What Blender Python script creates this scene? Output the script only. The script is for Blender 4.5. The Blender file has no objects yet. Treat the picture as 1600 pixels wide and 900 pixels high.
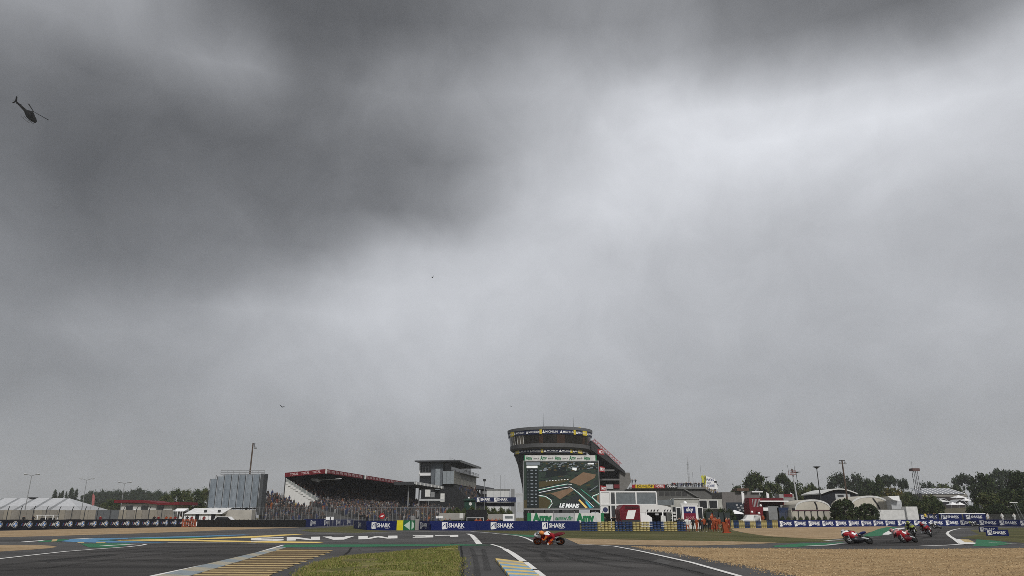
import bpy, bmesh, math, random
from mathutils import Vector, Matrix, Euler, noise as mnoise
random.seed(7)
S = bpy.context.scene
COL = S.collection

# ------------------------------------------------------------------ camera
F, CX, CY, HC = 1120.0, 800.0, 450.0, 1.7        # focal length and centre in photo pixels, eye height in metres
TH = math.atan((808 - CY) / F)                   # upward tilt
cd = bpy.data.cameras.new('camera'); cam = bpy.data.objects.new('camera', cd); COL.objects.link(cam)
cam.location = (0, 0, HC); cam.rotation_euler = (math.pi / 2 + TH, 0, 0)
cd.sensor_width = 36; cd.lens = 36 * F / 1600; cd.clip_start = .1; cd.clip_end = 9000
S.camera = cam
EXPO = .85
S.cycles.filter_width = .8; S.cycles.use_denoising = False; S.cycles.sample_clamp_indirect = 4; S.cycles.max_bounces = 6; S.cycles.volume_bounces = 1
S.view_settings.view_transform = 'Standard'; S.view_settings.look = 'None'
S.view_settings.exposure = EXPO; S.view_settings.gamma = 1; S.view_settings.use_curve_mapping = False
SUN_EL, SUN_AZ = math.radians(42), math.radians(160)   # azimuth from +Y, clockwise: behind the camera, to the right
sl = bpy.data.lights.new('sun', 'SUN'); sun = bpy.data.objects.new('sun', sl); COL.objects.link(sun)
sl.energy = 1.5; sl.angle = math.radians(12); sl.color = (1, .97, .93)
sd = Vector((math.sin(SUN_AZ) * math.cos(SUN_EL), math.cos(SUN_AZ) * math.cos(SUN_EL), math.sin(SUN_EL)))
sun.rotation_euler = sd.to_track_quat('Z', 'Y').to_euler(); sun.location = sd * 200

def ray(px, py):
    u, v = (px - CX) / F, (CY - py) / F
    return Vector((u, math.cos(TH) - v * math.sin(TH), math.sin(TH) + v * math.cos(TH)))
def P(px, py, Y):                                 # the point at distance Y that the photo shows there
    r = ray(px, py); return Vector((0, 0, HC)) + r * (Y / r.y)
def G(px, py, z=0.0):                             # the point of level ground that the photo shows there
    r = ray(px, py); return Vector((0, 0, HC)) + r * ((z - HC) / r.z)

# ------------------------------------------------------------------ sky
w = bpy.data.worlds.new('World'); S.world = w; w.use_nodes = True
nt = w.node_tree; nt.nodes.clear(); N = nt.nodes; LK = nt.links
def nd(t, **k):
    n = N.new(t)
    for a, b in k.items(): setattr(n, a, b)
    return n
def setin(n, i, v):
    if hasattr(v, 'is_output') or hasattr(v, 'links'): LK.new(v, n.inputs[i])
    else: n.inputs[i].default_value = v
def ma(op, a, b=0.0, c=0.0, clamp=False):
    n = nd('ShaderNodeMath', operation=op, use_clamp=clamp)
    for i, q in enumerate((a, b, c)): setin(n, i, q)
    return n.outputs[0]
def vm(op, a, b=(0, 0, 0), out=0):
    n = nd('ShaderNodeVectorMath', operation=op); setin(n, 0, a); setin(n, 1, b); return n.outputs[out]
def sm(v, a, b, c=0.0, d=1.0, it='SMOOTHSTEP'):
    n = nd('ShaderNodeMapRange', interpolation_type=it)
    for i, q in enumerate((v, a, b, c, d)): setin(n, i, q)
    return n.outputs[0]
tc = nd('ShaderNodeTexCoord'); sx = nd('ShaderNodeSeparateXYZ'); LK.new(tc.outputs['Generated'], sx.inputs[0])
dx, dy, dz = sx.outputs
zc = ma('MAXIMUM', dz, 0.0)
den = ma('ADD', zc, .22)
cp = nd('ShaderNodeCombineXYZ'); LK.new(ma('DIVIDE', dx, den), cp.inputs[0]); LK.new(ma('DIVIDE', dy, den), cp.inputs[1])
def noise(vec, scale, detail=4, rough=.55, off=(0, 0, 0), dist=0.0):
    n = nd('ShaderNodeTexNoise'); LK.new(vm('ADD', vec, off), n.inputs['Vector'])
    n.inputs['Scale'].default_value = scale; n.inputs['Detail'].default_value = detail
    n.inputs['Roughness'].default_value = rough; n.inputs['Distortion'].default_value = dist
    return n
az = ma('ARCTAN2', dx, dy); el = ma('ARCSINE', dz)
ae = nd('ShaderNodeCombineXYZ'); LK.new(az, ae.inputs[0]); LK.new(el, ae.inputs[1])
wn = noise(ae.outputs[0], 4.5, 5, .55, (3.1, 1.7, 0))
wv = vm('MULTIPLY', vm('SUBTRACT', wn.outputs['Color'], (.5, .5, .5)), (.075, .06, 0))
pp = vm('ADD', ae.outputs[0], wv)
TAB = {  # how light the cloud is, read off the photograph: height in the picture -> (x, display brightness)
 5: [(0, .58), (200, .62), (280, .54), (400, .36), (600, .36), (760, .46), (800, .56), (900, .52), (1000, .56), (1100, .50), (1300, .44), (1450, .40), (1550, .50), (1600, .62)],
 30: [(0, .52), (150, .58), (250, .58), (350, .46), (450, .36), (550, .36), (650, .39), (750, .45), (850, .53), (950, .55), (1050, .57), (1150, .48), (1250, .48), (1350, .50), (1450, .51), (1550, .62), (1600, .70)],
 100: [(0, .43), (150, .43), (250, .50), (350, .61), (420, .57), (470, .41), (560, .44), (650, .53), (750, .55), (850, .65), (950, .66), (1050, .66), (1130, .57), (1180, .65), (1300, .70), (1450, .76), (1600, .79)],
 150: [(0, .39), (150, .39), (300, .44), (400, .48), (500, .46), (600, .51), (700, .58), (850, .70), (950, .77), (1010, .82), (1100, .80), (1200, .82), (1350, .82), (1500, .84), (1600, .81)],
 210: [(0, .40), (150, .38), (300, .38), (450, .40), (600, .43), (680, .50), (780, .63), (900, .76), (1000, .84), (1150, .89), (1300, .87), (1450, .83), (1600, .77)],
 260: [(0, .43), (100, .39), (250, .37), (400, .37), (550, .40), (680, .44), (760, .57), (820, .74), (950, .80), (1050, .85), (1150, .86), (1300, .81), (1450, .76), (1600, .74)],
 340: [(0, .47), (120, .42), (250, .41), (400, .42), (550, .45), (650, .50), (720, .61), (780, .74), (950, .81), (1050, .79), (1200, .75), (1400, .72), (1600, .71)],
 400: [(0, .49), (200, .46), (350, .46), (450, .48), (520, .55), (580, .68), (660, .75), (750, .77), (900, .76), (1000, .75), (1200, .73), (1400, .71), (1600, .69)],
 450: [(0, .50), (150, .51), (250, .54), (330, .60), (400, .68), (470, .73), (650, .77), (800, .76), (1000, .75), (1200, .73), (1400, .71), (1600, .69)],
 500: [(0, .54), (100, .60), (250, .67), (400, .71), (550, .76), (700, .76), (900, .74), (1200, .72), (1600, .69)],
 550: [(0, .52), (150, .54), (300, .57), (400, .65), (500, .72), (650, .74), (800, .74), (1000, .72), (1300, .70), (1600, .67)],
 610: [(0, .59), (200, .61), (400, .67), (600, .71), (800, .70), (1000, .70), (1300, .68), (1600, .66)],
 690: [(0, .61), (300, .62), (500, .63), (700, .63), (900, .66), (1200, .66), (1600, .64)],
 760: [(0, .61), (800, .63), (1600, .63)]}
def lerp1(t, x):
    if x <= t[0][0]: return t[0][1]
    for (a, b), (c, d) in zip(t, t[1:]):
        if x <= c: return b + (d - b) * (x - a) / (c - a)
    return t[-1][1]
def tab(x, y):
    ks = sorted(TAB); y = min(max(y, ks[0]), ks[-1])
    for a, b in zip(ks, ks[1:]):
        if y <= b: t = (y - a) / (b - a); return lerp1(TAB[a], x) * (1 - t) + lerp1(TAB[b], x) * t
def pix(a, e):                                   # where that direction lies in the photograph
    d = Vector((math.sin(a) * math.cos(e), math.cos(a) * math.cos(e), math.sin(e)))
    f = d.y * math.cos(TH) + d.z * math.sin(TH); v = -d.y * math.sin(TH) + d.z * math.cos(TH)
    return CX + F * d.x / f, CY - F * v / f
sp = nd('ShaderNodeSeparateXYZ'); LK.new(pp, sp.inputs[0])
ELS = [math.asin(ray(800, y).normalized().z) for y in (760, 690, 610, 550, 500, 450, 400, 340, 260, 210, 150, 100, 40)]
at = ma('MULTIPLY_ADD', sp.outputs[0], 1 / math.radians(80), .5, clamp=True)
acc = None
for k, e in enumerate(ELS):
    rp = nd('ShaderNodeValToRGB'); rp.color_ramp.interpolation = 'B_SPLINE'; LK.new(at, rp.inputs[0]); es = rp.color_ramp.elements
    while len(es) < 31: es.new(.5)
    for i in range(31):
        q = tab(*pix(math.radians(-40 + 80 * i / 30), e)); q = .64 + (q - .64) * .95 if q < .64 else .64 + (q - .64) * 1.16; es[i].position = i / 30; es[i].color = (q, q, q, 1)
    acc = rp.outputs[0] if acc is None else ma('MULTIPLY_ADD', ma('SUBTRACT', rp.outputs[0], acc), sm(sp.outputs[1], ELS[k - 1], e, it='LINEAR'), acc)
# away from the stretch of sky in the photograph the same broken cloud goes on at its mean lightness
edge = ma('MULTIPLY', sm(ma('ABSOLUTE', az), .72, 1.15, 1.0, 0.0), sm(el, .70, 1.0, 1.0, 0.0))
n0 = noise(cp.outputs[0], .5, 5, .5, (4.3, 5.2, 0), .3)
gen = sm(n0.outputs[0], .3, .7, .44, .80)
acc = ma('MULTIPLY_ADD', ma('SUBTRACT', acc, gen), edge, gen)
n1 = noise(cp.outputs[0], 1.5, 6, .55, (7.3, 2.2, 0), .5)
n4 = noise(ae.outputs[0], 4, 5, .5, (5.3, 2.2, 0), .8)
acc = ma('ADD', acc, ma('MULTIPLY', ma('SUBTRACT', n4.outputs[0], .5), .15))
n2 = noise(ae.outputs[0], 11, 8, .6, (1.3, 9.2, 0), .6)
acc = ma('ADD', acc, ma('MULTIPLY', ma('SUBTRACT', n1.outputs[0], .5), .04))
base = ma('ADD', acc, ma('MULTIPLY', ma('SUBTRACT', n2.outputs[0], .5), .085))
disp = ma('MAXIMUM', base, .22)
lin = ma('POWER', disp, 2.2)
cc = nd('ShaderNodeVectorMath', operation='SCALE'); cc.inputs[0].default_value = (.96, .985, 1.04); LK.new(lin, cc.inputs['Scale'])
bgc = nd('ShaderNodeBackground'); LK.new(cc.outputs[0], bgc.inputs[0]); bgc.inputs[1].default_value = 1 / 2 ** EXPO
sk = nd('ShaderNodeTexSky', sky_type='NISHITA', sun_disc=False); sk.sun_elevation = SUN_EL; sk.sun_rotation = SUN_AZ
bgs = nd('ShaderNodeBackground'); LK.new(sk.outputs[0], bgs.inputs[0]); bgs.inputs[1].default_value = .05
mx = nd('ShaderNodeMixShader'); mx.inputs[0].default_value = .96; LK.new(bgs.outputs[0], mx.inputs[1]); LK.new(bgc.outputs[0], mx.inputs[2])
LK.new(mx.outputs[0], nd('ShaderNodeOutputWorld').inputs[0])

# ------------------------------------------------------------------ materials
def lin1(v):
    v /= 255; return v / 12.92 if v <= .04045 else ((v + .055) / 1.055) ** 2.4
def rgb(r, g, b): return (lin1(r), lin1(g), lin1(b))
MATS = {}
def M(name, col=(.5, .5, .5), rough=.75, metal=0.0, var=.22, scale=1.5, bump=0.0, emit=0.0, alpha=1.0):
    if name in MATS: return MATS[name]
    m = bpy.data.materials.new(name); m.use_nodes = True; MATS[name] = m
    t = m.node_tree; b = t.nodes['Principled BSDF']
    b.inputs['Roughness'].default_value = rough; b.inputs['Metallic'].default_value = metal; b.inputs['Specular IOR Level'].default_value = .5 if rough < .4 else .18
    tc = t.nodes.new('ShaderNodeTexCoord'); nz = t.nodes.new('ShaderNodeTexNoise')
    nz.inputs['Scale'].default_value = scale; nz.inputs['Detail'].default_value = 5; nz.inputs['Roughness'].default_value = .6
    t.links.new(tc.outputs['Object'], nz.inputs['Vector'])
    mr = t.nodes.new('ShaderNodeMapRange'); mr.inputs[1].default_value = .25; mr.inputs[2].default_value = .75
    mr.inputs[3].default_value = 1 - var; mr.inputs[4].default_value = 1 + var * .6
    t.links.new(nz.outputs[0], mr.inputs[0])
    mu = t.nodes.new('ShaderNodeVectorMath'); mu.operation = 'SCALE'; mu.inputs[0].default_value = col
    t.links.new(mr.outputs[0], mu.inputs['Scale']); t.links.new(mu.outputs[0], b.inputs['Base Color'])
    if bump:
        bp = t.nodes.new('ShaderNodeBump'); bp.inputs['Strength'].default_value = bump; bp.inputs['Distance'].default_value = .05
        t.links.new(nz.outputs[0], bp.inputs['Height']); t.links.new(bp.outputs[0], b.inputs['Normal'])
    if emit: t.links.new(mu.outputs[0], b.inputs['Emission Color']); b.inputs['Emission Strength'].default_value = emit
    b.inputs['Alpha'].default_value = alpha
    return m
def ground_mat(name, stops, scale, detail=8, rough=.9, bump=.4, bscale=None, stretch=(1, 1, 1), fine=None, spec=.5, dist=.05, big=None, rake=None):
    m = bpy.data.materials.new(name); m.use_nodes = True; MATS[name] = m
    t = m.node_tree; b = t.nodes['Principled BSDF']; b.inputs['Roughness'].default_value = rough; b.inputs['Specular IOR Level'].default_value = spec
    tc = t.nodes.new('ShaderNodeTexCoord'); mp = t.nodes.new('ShaderNodeMapping'); mp.inputs['Scale'].default_value = stretch
    t.links.new(tc.outputs['Object'], mp.inputs[0])
    nz = t.nodes.new('ShaderNodeTexNoise'); nz.inputs['Scale'].default_value = scale; nz.inputs['Detail'].default_value = detail; nz.inputs['Roughness'].default_value = .62
    t.links.new(mp.outputs[0], nz.inputs['Vector'])
    rp = t.nodes.new('ShaderNodeValToRGB'); t.links.new(nz.outputs[0], rp.inputs[0])
    e = rp.color_ramp.elements
    while len(e) < len(stops): e.new(.5)
    for k, (p, c) in enumerate(stops): e[k].position = p; e[k].color = (*c, 1)
    out = rp.outputs[0]
    n2 = t.nodes.new('ShaderNodeTexNoise'); n2.inputs['Scale'].default_value = bscale or scale * 8; n2.inputs['Detail'].default_value = 3
    t.links.new(tc.outputs['Object'], n2.inputs['Vector'])
    if fine:
        mr = t.nodes.new('ShaderNodeMapRange'); mr.inputs[1].default_value = .3; mr.inputs[2].default_value = .7; mr.inputs[3].default_value = 1 - fine; mr.inputs[4].default_value = 1 + fine
        t.links.new(n2.outputs[0], mr.inputs[0]); sc = t.nodes.new('ShaderNodeVectorMath'); sc.operation = 'SCALE'
        t.links.new(out, sc.inputs[0]); t.links.new(mr.outputs[0], sc.inputs['Scale']); out = sc.outputs[0]
    if big:
        n3 = t.nodes.new('ShaderNodeTexNoise'); n3.inputs['Scale'].default_value = big[0]; n3.inputs['Detail'].default_value = 5; n3.inputs['Distortion'].default_value = .6
        t.links.new(mp.outputs[0], n3.inputs['Vector']); mr = t.nodes.new('ShaderNodeMapRange'); mr.inputs[1].default_value = .32; mr.inputs[2].default_value = .68; mr.inputs[3].default_value = 1 - big[1]; mr.inputs[4].default_value = 1 + big[1]
        t.links.new(n3.outputs[0], mr.inputs[0]); sc = t.nodes.new('ShaderNodeVectorMath'); sc.operation = 'SCALE'
        t.links.new(out, sc.inputs[0]); t.links.new(mr.outputs[0], sc.inputs['Scale']); out = sc.outputs[0]
    t.links.new(out, b.inputs['Base Color'])
    hgt = n2.outputs[0]
    if rake:
        mr_ = t.nodes.new('ShaderNodeMapping'); mr_.inputs['Rotation'].default_value = (0, 0, rake[1]); t.links.new(tc.outputs['Object'], mr_.inputs[0])
        wv_ = t.nodes.new('ShaderNodeTexWave'); wv_.inputs['Scale'].default_value = rake[0]; wv_.inputs['Distortion'].default_value = 3.5; wv_.inputs['Detail'].default_value = 3; wv_.inputs['Detail Scale'].default_value = .6
        t.links.new(mr_.outputs[0], wv_.inputs[0]); ad = t.nodes.new('ShaderNodeMath'); ad.operation = 'MULTIPLY_ADD'; ad.inputs[1].default_value = rake[2]; t.links.new(wv_.outputs[1], ad.inputs[0]); t.links.new(hgt, ad.inputs[2]); hgt = ad.outputs[0]
    bp = t.nodes.new('ShaderNodeBump'); bp.inputs['Strength'].default_value = bump; bp.inputs['Distance'].default_value = dist
    t.links.new(hgt, bp.inputs['Height']); t.links.new(bp.outputs[0], b.inputs['Normal'])
    return m
WHITE = M('white_paint', (.8, .8, .8), .6, var=.10); OFFW = M('off_white', (.62, .62, .60), .8)
BLACK = M('black', (.015, .015, .017), .6); DARK = M('dark_grey', (.04, .042, .045), .7); GREY = M('grey', (.22, .225, .23), .8)
LGREY = M('light_grey', (.42, .43, .44), .8); STEEL = M('galvanised_steel', (.33, .34, .35), .5, .6); CONC = M('concrete', (.30, .29, .27), .9, scale=.8, bump=.2)
BLUE = M('board_blue', (.006, .014, .095), .6, var=.12); NAVY = M('navy', (.012, .02, .07), .6); RED = M('red', (.30, .016, .02), .6)
DRED = M('dark_red', (.14, .012, .018), .7); ORANGE = M('orange', (.27, .058, .022), .85); YELLOW = M('yellow', (.62, .46, .05), .7)
GREEN = M('sign_green', (.02, .17, .07), .7); GLASS = M('dark_glass', (.015, .017, .02), .08, var=.1); SKIN = M('skin', (.45, .27, .19), .6)
WOOD = M('weathered_wood', (.09, .065, .05), .85); BROWN = M('brown', (.10, .06, .04), .8); RUBBER = M('rubber', (.012, .012, .012), .85)
PALEGL = M('pale_glass', (.16, .18, .19), .12, var=.3)
FOL = [M('foliage_dark', (.034, .050, .022), .9, var=.5, scale=.9), M('foliage_mid', (.055, .078, .026), .9, var=.5, scale=.9),
       M('foliage_olive', (.085, .095, .036), .9, var=.45, scale=.9), M('foliage_yellow', (.15, .12, .03), .8, var=.4, scale=.9), M('foliage_hazed', (.045, .060, .042), .9, var=.45, scale=.9)]  # last tone: distance haze put into the leaf colour of far trees

# ------------------------------------------------------------------ mesh builder
OFF = {}
def link(o): COL.objects.link(o); return o
TX = {}
def tmesh(s, bold=.0, shear=0.0):
    k = (s, bold, shear)
    if k not in TX:
        cu = bpy.data.curves.new('lettering', 'FONT'); cu.body = s; cu.offset = bold; cu.shear = shear; cu.resolution_u = 2; cu.size = 1
        o = bpy.data.objects.new('lettering', cu); link(o)
        me = bpy.data.meshes.new_from_object(o.evaluated_get(bpy.context.evaluated_depsgraph_get()))
        v = [(p.co.x / .70, p.co.y / .70) for p in me.vertices]; f = [tuple(p.vertices) for p in me.polygons]
        bpy.data.objects.remove(o); bpy.data.meshes.remove(me); bpy.data.curves.remove(cu)
        x0 = min(p[0] for p in v); x1 = max(p[0] for p in v); y0 = min(p[1] for p in v)
        TX[k] = ([(a - x0, b) for a, b in v], f, x1 - x0)
    return TX[k]
class MB:
    def __init__(s): s.v, s.f, s.m = [], [], []
    def add(s, v, f, mi=0):
        n = len(s.v); s.v += [tuple(p) for p in v]
        for q in f: s.f.append(tuple(i + n for i in q)); s.m.append(mi)
        return s
    def hexa(s, p, mi=0):      # 8 points: bottom 4 counter-clockwise, top 4
        return s.add(p, [(3, 2, 1, 0), (4, 5, 6, 7), (0, 1, 5, 4), (1, 2, 6, 5), (2, 3, 7, 6), (3, 0, 4, 7)], mi)
    def box(s, x0, x1, y0, y1, z0, z1, mi=0):
        return s.hexa([(x0, y0, z0), (x1, y0, z0), (x1, y1, z0), (x0, y1, z0), (x0, y0, z1), (x1, y0, z1), (x1, y1, z1), (x0, y1, z1)], mi)
    def ext(s, pts, d, mi=0):  # polygon (3D points) extruded by vector d
        n = len(pts); d = Vector(d); a = [Vector(p) for p in pts]
        return s.add(a + [p + d for p in a], [tuple(range(n - 1, -1, -1)), tuple(range(n, 2 * n))] + [(i, (i + 1) % n, n + (i + 1) % n, n + i) for i in range(n)], mi)
    def cyl(s, p0, p1, r0, r1=None, n=8, mi=0, caps=True):
        p0, p1 = Vector(p0), Vector(p1); r1 = r0 if r1 is None else r1; d = (p1 - p0).normalized()
        a = d.orthogonal().normalized(); b = d.cross(a)
        v = [p0 + (a * math.cos(t) + b * math.sin(t)) * r0 for t in [2 * math.pi * i / n for i in range(n)]]
        v += [p1 + (a * math.cos(t) + b * math.sin(t)) * r1 for t in [2 * math.pi * i / n for i in range(n)]]
        f = [(i, (i + 1) % n, n + (i + 1) % n, n + i) for i in range(n)]
        if caps: f += [tuple(range(n - 1, -1, -1)), tuple(range(n, 2 * n))]
        return s.add(v, f, mi)
    def tube(s, pts, r, n=6, mi=0):
        for a, b in zip(pts, pts[1:]): s.cyl(a, b, r, r, n, mi)
        return s
    def torus(s, c, ax, R, r, n=20, m=6, mi=0, rw=None):
        c = Vector(c); ax = Vector(ax).normalized(); a = ax.orthogonal().normalized(); b = ax.cross(a); rw = rw or r
        v = []
        for i in range(n):
            t = 2 * math.pi * i / n; d = a * math.cos(t) + b * math.sin(t)
            for j in range(m):
                q = 2 * math.pi * j / m; v.append(c + d * (R + r * math.cos(q)) + ax * rw * math.sin(q))
        return s.add(v, [(i * m + j, ((i + 1) % n) * m + j, ((i + 1) % n) * m + (j + 1) % m, i * m + (j + 1) % m) for i in range(n) for j in range(m)], mi)
    def lathe(s, prof, c=(0, 0), n=24, a0=0, a1=2 * math.pi, mi=0):
        full = abs(a1 - a0 - 2 * math.pi) < 1e-6; k = n if full else n + 1; m = len(prof); v = []
        for i in range(k):
            t = a0 + (a1 - a0) * i / n
            v += [(c[0] + r * math.cos(t), c[1] + r * math.sin(t), z) for r, z in prof]
        return s.add(v, [(i * m + j, ((i + 1) % k) * m + j, ((i + 1) % k) * m + j + 1, i * m + j + 1) for i in range(n) for j in range(m - 1)], mi)
    def ball(s, c, r, n=10, m=6, mi=0):
        r = (r, r, r) if not hasattr(r, '__len__') else r; v = [(c[0], c[1], c[2] - r[2])]
        for j in range(1, m):
            q = math.pi * j / m - math.pi / 2
            v += [(c[0] + r[0] * math.cos(q) * math.cos(2 * math.pi * i / n), c[1] + r[1] * math.cos(q) * math.sin(2 * math.pi * i / n), c[2] + r[2] * math.sin(q)) for i in range(n)]
        v.append((c[0], c[1], c[2] + r[2])); f = [(0, 1 + (i + 1) % n, 1 + i) for i in range(n)]
        for j in range(m - 2): f += [(1 + j * n + i, 1 + j * n + (i + 1) % n, 1 + (j + 1) * n + (i + 1) % n, 1 + (j + 1) * n + i) for i in range(n)]
        e = len(v) - 1; f += [(e, 1 + (m - 2) * n + i, 1 + (m - 2) * n + (i + 1) % n) for i in range(n)]
        return s.add(v, f, mi)
    def loft(s, secs, n=10, mi=0, e=1.0):  # sections (x, y, z, half width, half height) swept along x
        v = []
        for (x, y, z, hw, hh) in secs:
            for i in range(n):
                t = 2 * math.pi * i / n; cs, sn = math.cos(t), math.sin(t)
                v.append((x, y + hw * math.copysign(abs(cs) ** e, cs), z + hh * math.copysign(abs(sn) ** e, sn)))
        k = len(secs); f = [(j * n + i, j * n + (i + 1) % n, (j + 1) * n + (i + 1) % n, (j + 1) * n + i) for j in range(k - 1) for i in range(n)]
        return s.add(v, f + [tuple(range(n - 1, -1, -1)), tuple(range((k - 1) * n, k * n))], mi)
    def text(s, t, o, xd=(1, 0, 0), ud=(0, 0, 1), h=1.0, mi=0, bold=.0, shear=0.0, wide=1.0, center=False, fit=None):
        v, f, wd = tmesh(t, bold, shear); o, xd, ud = Vector(o), Vector(xd), Vector(ud)
        if fit: wide = fit / (wd * h)
        if center: o = o - xd * wd * h * wide / 2
        return s.add([o + xd * (a * h * wide) + ud * (b * h) for a, b in v], f, mi)
    def obj(s, name, mats, parent=None, smooth=False, local=False):
        me = bpy.data.meshes.new(name)
        o0 = Vector((0, 0, 0)) if (local or parent is None) else OFF.get(parent, Vector((0, 0, 0)))
        me.from_pydata([tuple(Vector(p) - o0) for p in s.v], [], s.f)
        for m in (mats if isinstance(mats, (list, tuple)) else [mats]): me.materials.append(m)
        me.polygons.foreach_set('material_index', s.m)
        if smooth: me.polygons.foreach_set('use_smooth', [True] * len(s.f))
        me.update()
        o = link(bpy.data.objects.new(name, me))
        if parent is not None: o.parent = parent; OFF[o] = o0
        return o
def tag(o, label=None, cat=None, group=None, kind=None):
    if label: o['label'] = label
    if cat: o['category'] = cat
    if group: o['group'] = group
    if kind: o['kind'] = kind
    return o
def thing(name, label, cat, loc=(0, 0, 0), rz=0.0, group=None):
    o = link(bpy.data.objects.new(name, None)); o.location = loc; o.rotation_euler = (0, 0, rz); OFF[o] = Vector(loc)
    o.empty_display_size = .3
    return tag(o, label, cat, group)
def copy_tree(o, parent=None):
    c = o.copy(); link(c)
    if parent: c.parent = parent
    for ch in list(o.children): copy_tree(ch, c)
    return c
def rect(mb, x0, x1, y0, y1, Y, d=.2, mi=0):     # a box whose front face shows as that photo rectangle at distance Y
    a, b = P(x0, y1, Y), P(x1, y0, Y); return mb.box(a.x, b.x, Y, Y + d, a.z, b.z, mi)
# ------------------------------------------------------------------ ground
GRND = ground_mat('ground_dry_grass', [(.3, (.055, .06, .022)), (.5, (.10, .09, .04)), (.7, (.17, .14, .075))], .35, bump=.5, bscale=6, fine=.25, spec=.1)
GRASS = ground_mat('mown_grass', [(.32, (.08, .09, .022)), (.5, (.14, .135, .045)), (.68, (.25, .21, .09))], .7, bump=.8, bscale=9, fine=.35, spec=.1, big=(.4, .42))
VERGE = ground_mat('verge_grass', [(.32, (.055, .062, .022)), (.5, (.085, .085, .032)), (.7, (.14, .115, .055))], .5, bump=.6, bscale=7, fine=.25, stretch=(.5, 1, 1), spec=.1, big=(.15, .25))
ASPH = ground_mat('grey_asphalt', [(.3, (.058, .0565, .055)), (.5, (.076, .074, .073)), (.72, (.10, .098, .096))], .22, bump=.25, bscale=40, fine=.16, stretch=(.35, 1, 1), rough=.9, spec=.15, dist=.01, big=(.12, .22))
TRK = ground_mat('track_asphalt', [(.3, (.031, .0295, .028)), (.5, (.050, .0475, .0455)), (.7, (.076, .0725, .070))], .25, bump=.25, bscale=40, fine=.16, stretch=(.25, 1.3, 1), rough=.9, spec=.15, dist=.01, big=(.22, .38))
GRAV = ground_mat('gravel', [(.28, (.225, .145, .07)), (.48, (.34, .232, .12)), (.7, (.44, .32, .18))], 2.6, bump=1.0, bscale=12, fine=.26, rough=.95, spec=.1, dist=.05, big=(.35, .18), rake=(.4, .9, .7))
GRAVF = ground_mat('raked_gravel', [(.28, (.24, .165, .09)), (.5, (.34, .245, .145)), (.7, (.42, .315, .20))], 1.1, bump=.7, bscale=6, fine=.22, rough=.95, spec=.1, dist=.05, big=(.2, .14), rake=(.4, 1.4, .6))
def paint(name, c, wear=.35):
    return ground_mat(name, [(.30, tuple(x * (1 - wear * 1.5) + .06 * wear * 1.5 for x in c)), (.46, tuple(x * .9 for x in c)), (.75, tuple(min(1, x * 1.05) for x in c))], 2.2, bump=.1, bscale=30, fine=.15, rough=.85, spec=.15, dist=.01)
PW = paint('line_white', (.80, .79, .76), .25); PG = paint('paint_green', (.035, .17, .085), .5); PB = paint('paint_blue', (.11, .27, .45), .5)
PY = paint('paint_yellow', (.82, .60, .19), .25); PYL = paint('paint_ochre', (.52, .40, .20), .5)
def sheet(name, pts, mat, z, kind='structure', parent=None):
    mb = MB(); q = [G(*p) for p in pts]; mb.add([(p.x, p.y, z) for p in q], [tuple(range(len(q)))])
    o = mb.obj(name, mat, parent)
    me = o.data; bm = bmesh.new(); bm.from_mesh(me); bmesh.ops.triangulate(bm, faces=bm.faces)
    for f in bm.faces:
        if f.normal.z < 0: f.normal_flip()
    bm.to_mesh(me); bm.free()
    if parent is None: tag(o, kind=kind)
    return o
mb = MB(); mb.add([(-1500, -300, 0), (1500, -300, 0), (1500, 2500, 0), (-1500, 2500, 0)], [(0, 1, 2, 3)]); tag(mb.obj('ground', GRND), kind='structure')
Z1, Z2, Z3, Z4 = .004, .009, .014, .019
sheet('asphalt', [(-900, 960), (-500, 839.5), (0, 829), (200, 824.6), (300, 823), (480, 822), (556, 820.3), (590, 826), (655, 828), (760, 829), (900, 833), (985, 843), (1150, 832), (1200, 828), (1300, 822.6),
    (1420, 820.8), (1500, 820.5), (1600, 821.5), (1900, 822), (2300, 900), (2000, 1100), (800, 1500), (-400, 1150)], ASPH, Z1)
# racing line tarmac
sheet('race_track', [(733, 833), (765, 833.5), (810, 838), (834, 847), (880, 851.5), (935, 852.6), (1000, 861.5), (1080, 879.5), (1155, 901.5), (1290, 940), (1500, 1010), (1000, 1010), (845, 900), (820, 879), (800, 865), (780, 854.5), (767, 851), (749, 850)], TRK, Z2)
sheet('race_track', [(-300, 905), (0, 873.7), (100, 862.5), (200, 855), (228, 850.8), (270, 848.5), (380, 849.5), (440, 852.5), (400, 865), (330, 881.5), (243, 900), (80, 945), (-400, 1000)], TRK, Z2)
sheet('race_track', [(1262, 854), (1330, 848), (1375, 838), (1415, 825), (1440, 822.5), (1490, 822.3), (1600, 822.6), (1700, 822.8), (1540, 824.8), (1500, 826), (1488, 828.5), (1480, 833), (1484, 838), (1500, 850), (1440, 853.6)], TRK, Z2)
# gravel traps
sheet('gravel_trap', [(-400, 837.5), (0, 829.6), (100, 827), (200, 824.6), (300, 823.6), (400, 824), (470, 824.2), (400, 826.6), (300, 830.6), (200, 834), (100, 837), (0, 839.6), (-400, 852)], GRAVF, Z2)
sheet('gravel_trap', [(-400, 850), (0, 851.5), (60, 851.7), (80, 853), (89, 854.5), (80, 856.5), (50, 859), (0, 862), (-400, 888)], GRAVF, Z2)
sheet('gravel_trap', [(883, 841), (960, 843.2), (1140, 846), (1215, 848.2), (1180, 850.5), (1100, 852.6), (1040, 852.8), (960, 851.5), (905, 851)], GRAVF, Z3)
NEARG = [(985, 854.3), (1060, 856), (1200, 857.6), (1260, 858.6), (1400, 858.6), (1600, 856.6), (2000, 853), (2600, 905), (2000, 1060), (1500, 985), (1300, 913), (1245, 900), (1200, 890.5), (1160, 882.5), (1120, 875.5), (1060, 865), (1010, 857.5)]
sheet('gravel_trap', NEARG, GRAV, Z2)
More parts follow.
